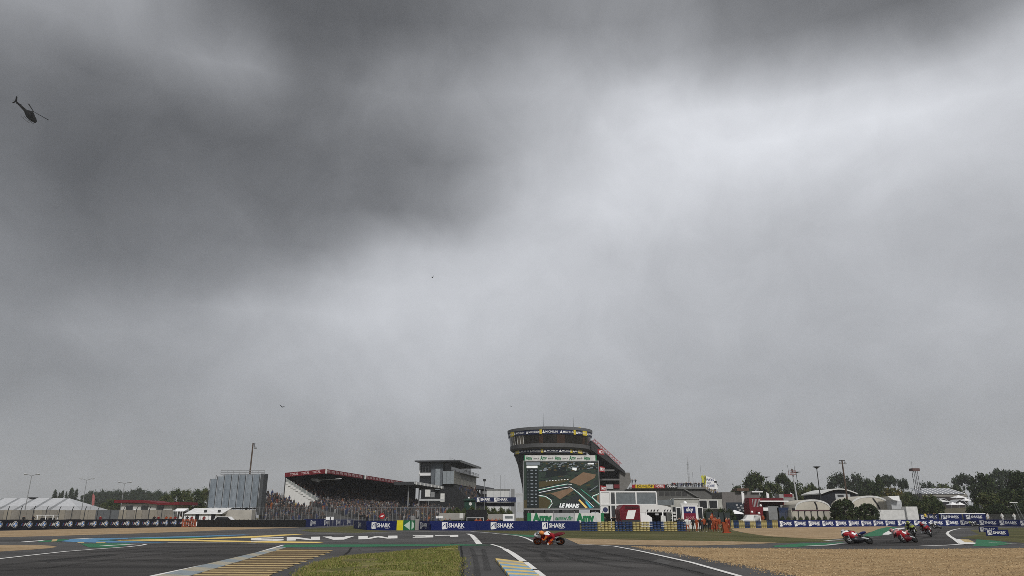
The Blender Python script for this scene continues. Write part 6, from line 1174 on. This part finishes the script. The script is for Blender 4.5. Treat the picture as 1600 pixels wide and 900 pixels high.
MB().ext([P(x, y, Y) for x, y in arc] + [P(1340, 815, Y), P(1283, 815, Y)], (0, 12, 0)).obj('wall', M('hall_black', (.012, .014, .02)), r); MB().ext([P(x, y - 1.0, Y - .8) for x, y in arc] + [P(x, y + .8, Y - .8) for x, y in arc[::-1]], (0, 14, 0)).obj('roof', OFFW, r); mb = MB(); rect(mb, 1306, 1328, 771.5, 781, Y - .1, .1); mb.obj('plaque', LGREY, r); mb = MB(); rect(mb, 1309, 1318, 773, 776.5, Y - .15, .05); mb.obj('plaque_mark', DARK, r)
for k, (x, y, wd, lab) in enumerate([(1317, 781, 41, 'large round clipped dark shrub behind the blue boards'), (1354, 787.5, 31, 'smaller round clipped dark shrub right of the lamp pole')]): tree('clipped_shrub', 'ball', x, y, 150, wd, lab, 'd', k)
for k in range(16): tree('hedge_plant', 'bush', 1222 + k * 9.5, 805.5 + random.uniform(-1.5, 1), 146, 10, 'low weed clump behind the right blue boards, %s from left' % ORD[k], 'do'[k % 2], k % 2, 'weeds behind the right boards')
fence('thin wire fence behind the right blue boards', P(1218, 808, 149), P(1375, 808, 152), 16, 2.9, .5, MESH, DARK, .04)
# lamp poles, crane lift, tower
def tpole(label, px, py, Y, head=1.6, nm='floodlight_pole', col=DARK):
    q = P(px, py, Y); r = thing(nm, label, 'lamp', (q.x, Y, 0)); MB().cyl((q.x, Y, 0), (q.x, Y, q.z), .16, .09, 7).obj('pole', col, r); MB().lathe([(.15, q.z - .2), (head * .5, q.z + .05), (head, q.z + .2), (head * .9, q.z + .3), (0, q.z + .3)], (q.x, Y), 10).obj('lamp_head', col, r)
tpole('slender floodlight pole left of the crane lift', 1197, 746, 330, 1.9); tpole('floodlight pole just right of the crane lift', 1244, 738.5, 300, 1.9); tpole('tall floodlight pole in front of the white domed tent', 1276, 731, 170, .9)
Y = 150; q = P(1315.5, 719.5, Y); r = thing('speaker_pole', 'tall dark wooden pole with two loudspeakers on a crossbar', 'pole', (q.x, Y, 0)); MB().cyl((q.x, Y, 0), (q.x, Y, q.z), .22, .14, 8).obj('pole', WOOD, r); MB().box(q.x - .6, q.x + .6, Y - .06, Y + .06, q.z - .05, q.z + .08).obj('crossbar', DARK, r)
for s in (-.45, .55): MB().lathe([(.08, q.z - .2), (.15, q.z - .35), (.3, q.z - .6), (.3, q.z - .7), (0, q.z - .65)], (q.x + s, Y), 10).obj('loudspeaker', GREY, r)
Y = 215; q = P(1237.5, 739, Y); b = P(1244, 780, Y); r = thing('crane_lift', 'raised orange and white lift platform with people', 'lift', (b.x, Y, 0)); mb = MB(); mb.cyl((b.x + .6, Y, 0), (q.x + .2, Y, q.z - .5), .28, .18, 6); mb.obj('boom', LGREY, r); mb = MB(); mb.box(q.x - .8, q.x + .8, Y - .7, Y + .7, q.z - .6, q.z - .45)
for s in (-.8, 0, .8):
    for t in (-.7, .7): mb.cyl((q.x + s, Y + t, q.z - .6), (q.x + s, Y + t, q.z + .7), .06, n=4)
mb.tube([(q.x - .8, Y - .7, q.z + .7), (q.x + .8, Y - .7, q.z + .7)], .04); mb.tube([(q.x - .8, Y - .7, q.z + .1), (q.x + .8, Y - .7, q.z + .1)], .04); mb.obj('basket', M('lift_red', (.20, .07, .055)), r); MB().cyl((q.x - .9, Y, q.z), (q.x - 1.1, Y, q.z + 2.2), .04, n=4).cyl((q.x + .8, Y, q.z), (q.x + .9, Y, q.z + 1.9), .04, n=4).obj('aerial', DARK, r)
person((q.x, Y - .2, q.z - .44), 'dark clad person standing in the raised lift platform', 'black', 'dark', None, 2)
MB().box(b.x - 1.5, b.x + 2.5, Y - 1.2, Y + 1.2, 0, 1.6).obj('chassis', M('lift_red', ()), r)
Y = 175; q = P(1429, 736, Y); r = thing('camera_tower', 'slim scaffold camera tower with a platform above the shrubs', 'tower', (q.x, Y, 0)); mb = MB(); hw = .5
for sx in (-1, 1):
    for sy in (-1, 1): mb.cyl((q.x + hw * sx, Y + hw * sy, 0), (q.x + hw * .8 * sx, Y + hw * .8 * sy, q.z), .055, n=5)
n = 9
for k in range(n):
    z0, z1 = q.z * k / n, q.z * (k + 1) / n; s = 1 if k % 2 else -1; mb.cyl((q.x - hw * s, Y - hw, z0), (q.x + hw * s, Y - hw, z1),   .026, n=4); mb.cyl((q.x - hw, Y - hw, z1), (q.x + hw, Y - hw, z1),   .026, n=4); mb.cyl((q.x - hw, Y - hw * s, z0), (q.x - hw, Y + hw * s, z1),   .026, n=4)
mb.obj('frame', DARK, r); MB().box(q.x - .85, q.x + .85, Y - .8, Y + .8, q.z, q.z + .6).obj('platform', M('tower_rust', (.12, .075, .07)), r); t = P(1424, 721, Y); MB().cyl((q.x - .5, Y, q.z), (t.x, Y, t.z), .06, .03, 5).box(t.x - .35, t.x + .35, Y - .03, Y + .03, t.z - .4, t.z - .3).obj('mast', STEEL, r)
# hillside with glass roofed hall, tents and parasols
hm = MB(); pts = [(1405, 808), (1430, 803), (1480, 797), (1540, 797), (1620, 797), (1800, 797)]; A = [P(x, 812, 178) for x, _ in pts]; HH = [0, 1.5, 3.6, 4.2, 4.2, 4.2]; v = []
for (p, h) in zip(A, HH): v += [(p.x, 178, 0), (p.x * 1.06, 190, h), (p.x * 1.5, 270, h + 1.2), (p.x * 1.6, 290, 0)]
hm.add(v, [(i * 4 + j, i * 4 + 4 + j, i * 4 + 5 + j, i * 4 + 1 + j) for i in range(5) for j in range(3)]); tag(hm.obj('hillside', M('hill_dirt', (.10, .09, .06), .95, scale=.3)), kind='structure')
Y = 245; r = thing('glass_roof_hall', 'long hall with ribbed glass roof on the right hillside', 'building', (P(1478, 780, Y).x, Y, 4)); n = 8
for k in range(n):
    def xx(t, top): return P(1440 + (68 if not top else 60) * t, 775, Y).x
    a0, a1 = k / n, (k + 1) / n; z0, z1 = P(1470, 771.5, Y).z, P(1470, 763.5, Y + 6).z
    MB().ext([(xx(a0, 0), Y, z0), (xx(a1, 0) - .25, Y, z0), (xx(a1, 1) - .25, Y + 6, z1), (xx(a0, 1), Y + 6, z1)], (0, .1, .12)).obj('roof_panel', M('roof_glass', (.20, .21, .23), .3), r)
    MB().ext([(xx(a1, 0) - .25, Y - .05, z0), (xx(a1, 0) + .05, Y - .05, z0), (xx(a1, 1) + .05, Y + 6, z1 + .05), (xx(a1, 1) - .25, Y + 6, z1 + .05)], (0, .1, .16)).obj('roof_rib', WHITE, r)
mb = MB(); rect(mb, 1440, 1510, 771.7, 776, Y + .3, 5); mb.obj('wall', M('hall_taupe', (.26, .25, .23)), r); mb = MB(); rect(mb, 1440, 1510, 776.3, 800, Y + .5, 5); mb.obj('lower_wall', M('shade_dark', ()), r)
for k, (x0, x1, y) in enumerate([(1486, 1499, 785.5), (1498, 1508.5, 785.5), (1507, 1518, 779), (1466, 1486, 781), (1494, 1512, 774.5)]):
    Y = 200 + k * 4; a, b = P(x0, y + 3.2, Y), P(x1, y + 3.2, Y); m = (a.x + b.x) / 2; zt2 = P(x0, y, Y).z; r = thing('gazebo', 'peaked white gazebo on the right hillside, ' + ['left of the front pair', 'right of the front pair', 'small one beside the trees', 'wide cream one behind the pair', 'uppermost below the glass roof'][k], 'tent', (m, Y + 1.5, 4)); w_ = (b.x - a.x) / 2
    MB().add([(a.x, Y, a.z), (b.x, Y, a.z), (b.x, Y + 2 * w_, a.z), (a.x, Y + 2 * w_, a.z), (m, Y + w_, zt2 + .2)], [(0, 1, 4), (1, 2, 4), (2, 3, 4), (3, 0, 4)]).obj('roof', WHITE if k != 3 else OFFW, r)
    for x in (a.x + .06, b.x - .06): MB().cyl((x, Y + .05, 3.5), (x, Y + .05, a.z), .05, n=5).obj('leg', STEEL, r)
for k, (x0, x1, y) in enumerate([(1462, 1485, 779), (1490, 1512, 781)]):
    Y = 222; n = 8; r = thing('arched_tent', 'dark arched tent opening on the right hillside, %s' % ('left', 'right')[k], 'tent', (P((x0 + x1) / 2, 790, Y).x, Y, 4)); arc = [(x0 + (x1 - x0) * i / n, y + 8 - 8 * math.sin(math.pi * i / n)) for i in range(n + 1)]; MB().ext([P(x, q_, Y) for x, q_ in arc], (0, 4, 0)).obj('shell', M('tent_dark', (.035, .035, .04)), r)
    MB().ext([P(x, q_ - .7, Y - .2) for x, q_ in arc] + [P(x, q_ + .3, Y - .2) for x, q_ in arc[::-1]], (0, 4, 0)).obj('rim', LGREY, r)
post_sign('tall pale sign panel left of the white marshals', 1518, 1524, 796, 803, 172, LGREY); post_sign('narrow tilted white panel under the right trees', 1531, 1534.5, 787, 796, 176, LGREY)
for k, x in enumerate((1543.5, 1566, 1585)): person((P(x, 808, 152).x, 152, .75), 'marshal in white overalls above the right blue boards, %s' % ('left', 'middle', 'right')[k], 'white', 'white', HW_, (0, 1, 4)[k])
for k, (x, up) in enumerate([(1364, 'orange'), (1369, 'red'), (1421, 'white'), (1424, 'red'), (1446, 'yellow'), (1451, 'navy'), (1460, 'black')]): person((P(x, 808, 160).x, 160, .9), 'marshal %s between the two rows of blue boards, %s' % ({'orange': 'in orange', 'red': 'in red', 'white': 'in white', 'yellow': 'in yellow', 'navy': 'in navy', 'black': 'in black'}[up], ORD[k]), up, 'dark', None, k % 4)
Y = 158; q = P(1583, 786, Y); r = thing('lamp_trestle', 'low twin legged lamp trestle under the far right trees', 'lamp', (q.x + .8, Y, 0)); MB().cyl((q.x + 1.1, Y, 0), (q.x + .1, Y, q.z), .06, n=5).cyl((q.x + 2.0, Y, 0), (q.x + .5, Y, q.z), .06, n=5).obj('leg_frame', STEEL, r); MB().box(q.x - .7, q.x + .9, Y - .1, Y + .1, q.z, q.z + .2).obj('lamp_head', OFFW, r)
fence('low dark rail fence behind the far right marshals', P(1545, 808, 158), P(1680, 808, 158), 10, 2.3, 0, MESH, DARK, .05, rails=(1.4,))
# trees on the right
TR = [('broadleaf_tree', 'round', 1150, 756, 250, 26, 'm', 'small rounded tree left of the tall paddock tree'), ('broadleaf_tree', 'round', 1179, 737, 262, 50, 'm', 'tall feathery tree behind the taupe paddock building'), ('conifer_tree', 'conifer', 1167, 748, 256, 26, 'd', 'pointed conifer on the left flank of the tall paddock tree'), ('pine_tree', 'pine', 1222, 740, 275, 26, 'd', 'dark pine crown left of the crane lift'),
 ('broadleaf_tree', 'round', 1205, 752, 270, 40, 'm', 'bushy tree left of the dark pine'), ('broadleaf_tree', 'round', 1238, 752, 280, 44, 'd', 'dense dark tree behind the crane lift'), ('broadleaf_tree', 'round', 1258, 758, 240, 28, 'o', 'olive tree between the crane lift and the floodlight'), ('broadleaf_tree', 'round', 1266, 756, 290, 26, 'm', 'small tree left of the tall floodlight pole'), ('conifer_tree', 'conifer', 1268, 754, 300, 18, 'd', 'narrow conifer behind the floodlight pole'), ('broadleaf_tree', 'round', 1284, 760, 300, 30, 'm', 'low tree right of the floodlight pole'),
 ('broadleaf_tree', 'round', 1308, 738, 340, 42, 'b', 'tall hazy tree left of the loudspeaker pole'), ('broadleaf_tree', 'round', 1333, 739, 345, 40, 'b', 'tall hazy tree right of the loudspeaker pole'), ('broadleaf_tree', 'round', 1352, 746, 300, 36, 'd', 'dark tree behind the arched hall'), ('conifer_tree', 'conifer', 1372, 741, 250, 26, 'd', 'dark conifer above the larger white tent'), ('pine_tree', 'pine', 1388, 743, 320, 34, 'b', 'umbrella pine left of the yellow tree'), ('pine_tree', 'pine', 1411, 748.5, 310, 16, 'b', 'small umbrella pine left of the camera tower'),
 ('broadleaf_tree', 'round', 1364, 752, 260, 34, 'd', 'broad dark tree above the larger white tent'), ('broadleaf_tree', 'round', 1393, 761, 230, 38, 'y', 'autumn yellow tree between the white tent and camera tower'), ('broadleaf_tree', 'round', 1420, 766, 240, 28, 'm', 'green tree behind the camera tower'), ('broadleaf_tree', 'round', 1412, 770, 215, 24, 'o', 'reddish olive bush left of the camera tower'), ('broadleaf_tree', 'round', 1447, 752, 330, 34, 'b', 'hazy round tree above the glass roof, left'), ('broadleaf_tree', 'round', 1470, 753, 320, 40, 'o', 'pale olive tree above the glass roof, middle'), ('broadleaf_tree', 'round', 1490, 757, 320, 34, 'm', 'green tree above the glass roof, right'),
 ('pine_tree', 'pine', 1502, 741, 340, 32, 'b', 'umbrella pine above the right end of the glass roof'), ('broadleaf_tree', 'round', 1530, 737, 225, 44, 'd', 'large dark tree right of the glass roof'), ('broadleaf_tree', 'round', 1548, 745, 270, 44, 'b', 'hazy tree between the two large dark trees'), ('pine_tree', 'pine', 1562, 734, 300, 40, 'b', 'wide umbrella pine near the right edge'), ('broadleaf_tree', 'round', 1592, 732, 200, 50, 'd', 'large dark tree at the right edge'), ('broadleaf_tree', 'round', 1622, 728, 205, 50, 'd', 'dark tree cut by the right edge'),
 ('broadleaf_tree', 'round', 1540, 768, 176, 42, 'o', 'rounded olive tree in front of the dark trees'), ('broadleaf_tree', 'round', 1572, 762, 182, 44, 'm', 'mid green tree in front of the right dark trees'), ('broadleaf_tree', 'round', 1600, 764, 180, 46, 'd', 'dark lower tree at the right edge'), ('broadleaf_tree', 'round', 1450, 772, 182, 34, 'o', 'olive shrub tree right of the camera tower'), ('broadleaf_tree', 'round', 1432, 778, 172, 30, 'm', 'green shrub at the foot of the camera tower'), ('broadleaf_tree', 'round', 1462, 781, 172, 26, 'm', 'shrub left of the dark arched tents'), ('broadleaf_tree', 'round', 1520, 788, 168, 26, 'd', 'dark bush behind the pale sign panel'), ('broadleaf_tree', 'round', 1556, 786, 168, 34, 'd', 'dark bush above the left white marshal'), ('broadleaf_tree', 'round', 1590, 786, 170, 36, 'd', 'dark bush above the right white marshal')]
for k, (nm, kd, x, y, Yd, wd, tn, lab) in enumerate(TR): tree(nm, kd, x, y, Yd, wd, lab, tn, k % 3)
# ------------------------------------------------------------------ racing motorcycles and riders
def bike_parts(lab, body, second, rimc, tail, nose):
    r = thing('racing_motorcycle', lab, 'motorcycle')
    for x, R, wd, rw in ((.72, .248, .048, .06), (-.72, .245, .055, .09)):
        w_ = MB().torus((x, 0, R + wd), (0, 1, 0), R, wd, 24, 8, rw=rw).obj('wheel', RUBBER, r, smooth=True, local=True)
        mb = MB(); mb.torus((x, 0, R + wd), (0, 1, 0), R - .05, .055, 24, 6, rw=.068); mb.cyl((x, -.06, R + wd), (x, .06, R + wd), .05, n=8)
        for k in range(5): a = k * 1.2566; mb.cyl((x, 0, R + wd), (x + (R - .05) * math.cos(a), 0, R + wd + (R - .05) * math.sin(a)), .02, n=5)
        mb.obj('rim', rimc, w_, local=True); mb = MB()
        for s in (-1, 1): mb.torus((x, s * .075, R + wd), (0, 1, 0), .10, .025, 18, 4, rw=.006)
        mb.obj('brake_disc', STEEL if x > 0 else DARK, w_, local=True)
    FA_ = MB().loft([(.95, 0, .80, .04, .05), (.88, 0, .83, .13, .12), (.70, 0, .84, .21, .20), (.50, 0, .80, .25, .27), (.28, 0, .70, .25, .34), (.05, 0, .58, .23, .30), (-.15, 0, .50, .20, .20)], 14, e=.8); fa = FA_.obj('fairing', [body, nose, second, BK], r, smooth=True, local=True)
    for p in fa.data.polygons: c = p.center; p.material_index = 1 if c.x > .6 and c.z > .8 else 3 if c.z < .45 else 2 if c.x < .12 and c.z < .7 else 3 if c.x > .84 else 0
    MB().loft([(.52, 0, .34, .10, .08), (.40, 0, .30, .20, .13), (.05, 0, .28, .21, .13), (-.25, 0, .30, .17, .12), (-.38, 0, .34, .08, .06)], 12, e=.8).obj('belly_pan', second, r, smooth=True, local=True)
    MB().loft([(.34, 0, .92, .10, .06), (.22, 0, .95, .17, .12), (.0, 0, .93, .17, .12), (-.2, 0, .84, .12, .08)], 12).obj('tank', body, r, smooth=True, local=True)
    MB().loft([(-.12, 0, .78, .12, .04), (-.35, 0, .82, .14, .05), (-.62, 0, .92, .15, .08), (-.88, 0, .99, .10, .06), (-1.02, 0, 1.02, .04, .02)], 10).obj('tail_unit', tail, r, smooth=True, local=True)
    MB().loft([(.86, 0, .93, .05, .02), (.74, 0, 1.02, .14, .06), (.60, 0, 1.07, .16, .05)], 10).obj('windscreen', PALEGL, r, smooth=True, local=True)
    MB().box(-.20, .30, -.17, .17, .36, .78).obj('engine', DARK, r, local=True)
    mb = MB()
    for s in (-1, 1): mb.cyl((.72, s * .1, .30), (.48, s * .11, .90), .03, .034, 8)
    mb.obj('fork', STEEL, r, local=True); mb = MB()
    for s in (-1, 1): mb.hexa([(-.72, s * .12 - .02, .27), (-.15, s * .12 - .03, .38), (-.15, s * .12 + .03, .38), (-.72, s * .12 + .02, .27), (-.72, s * .12 - .02, .35), (-.15, s * .12 - .03, .52), (-.15, s * .12 + .03, .52), (-.72, s * .12 + .02, .35)])
    mb.obj('swingarm', LGREY, r, local=True); MB().cyl((-.1, -.16, .30), (-.62, -.2, .42), .045, .06, 8).obj('exhaust', STEEL, r, local=True)
    MB().cyl((.50, -.32, .86), (.50, .32, .86), .018, n=6).obj('handlebar', DARK, r, local=True); MB().loft([(1.02, 0, .50, .07, .03), (.85, 0, .62, .08, .03), (.68, 0, .63, .08, .03), (.55, 0, .58, .06, .03)], 8).obj('front_mudguard', second, r, smooth=True, local=True)
    for s in (-1, 1): MB().cyl((-.28, s * .14, .44), (-.28, s * .30, .44), .02, n=6).obj('foot_peg', DARK, r, local=True)
    MB().ext([(.42, -.262, .62), (.20, -.262, .52), (.10, -.255, .66), (.30, -.262, .82)], (0, .012, 0)).ext([(.42, .25, .62), (.20, .25, .52), (.10, .243, .66), (.30, .25, .82)], (0, .012, 0)).obj('livery_patch', WHITE, r, local=True)
    return r
def rider_mesh(side):                                             # crouched, hung off to that side with the knee out
    s = side; j = dict(pel=(-.32, .14 * s, .93, .15), bel=(-.14, .17 * s, 1.04, .14), che=(.12, .19 * s, 1.14, .16), nek=(.28, .20 * s, 1.17, .07), hea=(.37, .21 * s, 1.22, .05), top=(.42, .21 * s, 1.25, .04),
        shl=(.14, .19 * s + .18, 1.12, .085), ell=(.30, .19 * s + .30, .90, .06), wrl=(.48, .27, .88, .045), hal=(.53, .27, .87, .042), shr=(.14, .19 * s - .18, 1.12, .085), elr=(.30, .19 * s - .30, .90, .06), wrr=(.48, -.27, .88, .045), har=(.53, -.27, .87, .042))
    for sd, n in ((1, 'l'), (-1, 'r')):
        out = sd == s; j['hi' + n] = (-.30, .14 * s + sd * .11, .86, .105); j['kn' + n] = (.10, sd * (.56 if out else .22), .58 if out else .76, .08); j['an' + n] = (-.24, sd * .25, .44, .055); j['to' + n] = (-.10, sd * .27, .40, .045)
    j['hum'] = (-.02, .18 * s, 1.22, .08)
    return skin(j, BON + [('che', 'hum')])
RM = {}
def rider(lab, side, suit, sleeve, helmet, loc, rot, visor=GLASS):
    if side not in RM: RM[side] = zones(rider_mesh(side), lambda c: 2 if (c.x > .46 or (c.z < .46)) else 3 if c.z > 1.2 or (c.x < -.3 and c.z > 1.0) or (.0 < c.x < .14 and c.z < .7) else 1 if (abs(c.y - .18 * side) > .2 and c.z > .8) or (c.z < .72) else 0, 4)
    o = link(bpy.data.objects.new('person', RM[side]))
    for sl_, m in zip(o.material_slots, (suit, sleeve, BLACK, BW if suit is not BK else sleeve)): sl_.link = 'OBJECT'; sl_.material = m
    y = .21 * side; mb = MB(); mb.ball((.45, y, 1.27), (.165, .135, .15), 14, 9); mb.ext([(.36, y - .09, 1.13), (.58, y - .06, 1.16), (.58, y + .06, 1.16), (.36, y + .09, 1.13)], (0, 0, .08)); h = mb.obj('helmet', helmet, None, smooth=True); h.parent = o
    MB().ball((.515, y, 1.28), (.11, .118, .062), 12, 6).obj('visor', visor, h, smooth=True, local=True)
    o.location = loc; o.rotation_euler = rot; return tag(o, lab, 'person')
BO = M('paint_race_orange', (.58, .14, .02), .5, var=.08); BR = M('paint_race_red', (.30, .012, .02), .5, var=.3); BW = M('paint_race_white', (.78, .78, .78), .3, var=.05); BBL = M('paint_race_blue', (.012, .018, .085), .45, var=.08); BDR = M('paint_race_wine', (.11, .008, .014), .45); BY = M('paint_race_lime', (.30, .34, .06), .5); BK = M('paint_race_black', (.015, .015, .018), .3); BP = M('paint_race_pink', (.45, .22, .22), .5)
HO = M('helmet_orange', (.70, .24, .05), .35)
def race(px, py, head, lean, side, bl, rl, body, second, rimc, tail, suit, sleeve, helmet, nose=None):
    p = G(px, py); R_ = (math.radians(lean), 0, math.radians(head)); p.z = .06 * (1 - math.cos(math.radians(lean))) + .012
    b = bike_parts(bl, body, second, rimc, tail, nose or helmet); b.location = p; b.rotation_euler = R_
    rider(rl, side, suit, sleeve, helmet, p, R_)
# positive lean tips the machine to its own right; side +1 is the rider's left
race(858, 851.3, 176, -47, 1, 'red, orange and white racing motorcycle leaning on the nearest bend', 'rider in red and orange on the nearest motorcycle', BR, BP, BO, BDR, BR, BO, HO, BW)
race(1346, 850.6, 192, 46, -1, 'red and blue racing motorcycle leading the group on the right', 'rider in red with white helmet leading the right group', BR, BK, RUBBER, BBL, BR, BK, BW)
race(1424, 848.2, 212, 44, -1, 'red and white racing motorcycle second in the right group', 'rider in dark red on the second motorcycle of the right group', BR, BDR, RUBBER, BP, BDR, BR, BP)
race(1429.5, 838.6, 243, 9, -1, 'lime yellow racing motorcycle coming head on behind the second one', 'rider in lime and black coming head on', BK, BK, RUBBER, BY, BK, BY, BY)
race(1456, 839.4, 240, 22, -1, 'red racing motorcycle coming head on, right of the lime one', 'rider in red coming head on right of the lime rider', BDR, BK, RUBBER, BDR, BDR, BK, BR)
race(1466, 826.4, 205, 40, -1, 'dark racing motorcycle far back in front of the blue boards', 'dark clad rider with white helmet far back', BK, BK, RUBBER, BK, BK, BBL, BW)
race(1526, 822.8, 190, 44, -1, 'black and yellow racing motorcycle farthest right by the blue boards', 'rider in black with yellow helmet farthest right', BK, BK, RUBBER, BK, BK, BK, BY)
# ------------------------------------------------------------------ helicopter and birds
hr = ray(46, 181).normalized(); hp = Vector((0, 0, HC)) + hr * 250; HB = M('helicopter_black', (.002, .002, .0022), .9)
r = thing('helicopter', 'dark helicopter flying nose down at upper left of the sky', 'helicopter', hp)
MB().loft([(3.4, 0, -.35, .1, .1), (3.1, 0, -.25, .6, .5), (2.2, 0, -.05, .95, .85), (1.0, 0, .1, 1.1, 1.1), (-.4, 0, .2, 1.05, 1.1), (-1.6, 0, .35, .7, .8), (-2.6, 0, .5, .35, .4)], 14).obj('fuselage', HB, r, smooth=True, local=True)
MB().loft([(1.2, 0, 1.1, .4, .2), (.3, 0, 1.3, .5, .35), (-1.2, 0, 1.15, .4, .3), (-2.0, 0, .9, .2, .2)], 10).obj('engine_cowl', HB, r, smooth=True, local=True)
MB().cyl((-2.2, 0, .5), (-7.2, 0, .85), .5, .24, 10).obj('tail_boom', HB, r, local=True); MB().ext([(-6.6, -.05, .8), (-7.4, -.05, .7), (-8.3, -.05, 2.3), (-7.7, -.05, 2.3)], (0, .1, 0)).ext([(-6.9, -.05, .8), (-7.5, -.05, .8), (-7.9, -.05, -.3), (-7.5, -.05, -.3)], (0, .1, 0)).obj('tail_fin', HB, r, local=True)
MB().ext([(-5.4, -1.3, .75), (-5.4, 1.3, .75), (-5.9, 1.3, .75), (-5.9, -1.3, .75)], (0, 0, .06)).obj('stabiliser', HB, r, local=True); MB().cyl((.2, 0, 1.4), (.2, 0, 2.0), .14, n=8).obj('rotor_mast', HB, r, local=True)
for a in (152, 32, 272):
    a = math.radians(a); c, s_ = math.cos(a), math.sin(a); MB().hexa([(.2 + c * .1 - s_ * .3, s_ * .1 + c * .15, 1.95), (.2 + c * .1 + s_ * .15, s_ * .1 - c * .15, 1.95), (.2 + c * 5.4 + s_ * .34, s_ * 5.4 - c * .34, 2.1), (.2 + c * 5.4 - s_ * .34, s_ * 5.4 + c * .34, 2.1)] + [(.2 + c * .1 - s_ * .3, s_ * .1 + c * .15, 2.02), (.2 + c * .1 + s_ * .15, s_ * .1 - c * .15, 2.02), (.2 + c * 5.4 + s_ * .34, s_ * 5.4 - c * .34, 2.15), (.2 + c * 5.4 - s_ * .34, s_ * 5.4 + c * .34, 2.15)]).obj('rotor_blade', HB, r, local=True)
for a in (40, 220): a = math.radians(a); MB().cyl((-7.5, -.2, .8), (-7.5 + math.cos(a) * .9, -.2, .8 + math.sin(a) * .9), .05, n=5).obj('tail_rotor_blade', HB, r, local=True)
for s in (-1, 1): MB().tube([(2.4, s * 1.05, -1.35), (2.0, s * 1.05, -1.6), (-1.6, s * 1.05, -1.6)], .07).tube([(1.3, s * 1.05, -1.6), (1.2, s * .6, -.6)], .05).tube([(-.8, s * 1.05, -1.6), (-.8, s * .6, -.6)], .05).obj('skid', M('skid_grey', (.09, .09, .095)), r, local=True)
# attitude: nose along the photo's lower right and somewhat towards the viewer
right = Vector((1, 0, 0)); right = (right - hr * right.dot(hr)).normalized(); up_ = right.cross(hr)
xa = (right * .60 - up_ * .66 - hr * .42).normalized(); za = (right * .62 + up_ * .60 - hr * .30); za = (za - xa * za.dot(xa)).normalized(); ya = za.cross(xa)
r.rotation_euler = Matrix((xa, ya, za)).transposed().to_euler(); r.scale = (.72, .86, .86)
def bird(px, py, d, span, label, roll):
    q = Vector((0, 0, HC)) + ray(px, py).normalized() * d; r = thing('bird', label, 'bird', q, .4); mb = MB(); mb.loft([(-.32, 0, 0, .02, .02), (-.15, 0, 0, .07, .06), (.1, 0, .02, .08, .07), (.28, 0, .03, .04, .04), (.38, 0, .02, .01, .01)], 8); mb.obj('body', BLACK, r, local=True); h = span / 2
    for s in (-1, 1): MB().ext([(.12, s * .05, .03), (.16, s * h * .5, .12 + roll * s * .1), (.0, s * h, .22 + roll * s * .3), (-.1, s * h * .6, .12 + roll * s * .1), (-.12, s * .05, .02)], (0, 0, .02)).obj('wing', BLACK, r, local=True)
    r.rotation_euler = (0, 0, math.radians(80)); r.scale = (1.6, 1.6, 1.6)
bird(441, 636, 190, .95, 'small dark gliding bird low in the sky left of centre', .6); bird(675.5, 433.5, 210, .5, 'tiny dark bird near the middle of the sky', -.5); bird(798.5, 635.5, 260, .45, 'tiny distant bird left of the tower top', .3)

# ------------------------------------------------------------------ damp grey air
mb = MB(); mb.box(-1510, 1510, -310, 2510, -1, 140)
hz = bpy.data.materials.new('haze'); hz.use_nodes = True; t = hz.node_tree; t.nodes.clear(); vo = t.nodes.new('ShaderNodeVolumePrincipled'); ou = t.nodes.new('ShaderNodeOutputMaterial')
vo.inputs['Color'].default_value = (.95, .97, 1.0, 1); vo.inputs['Density'].default_value = .0002; vo.inputs['Anisotropy'].default_value = .2; t.links.new(vo.outputs[0], ou.inputs['Volume'])
tag(mb.obj('haze', hz), 'thin grey haze over the whole circuit', 'haze', kind='stuff')
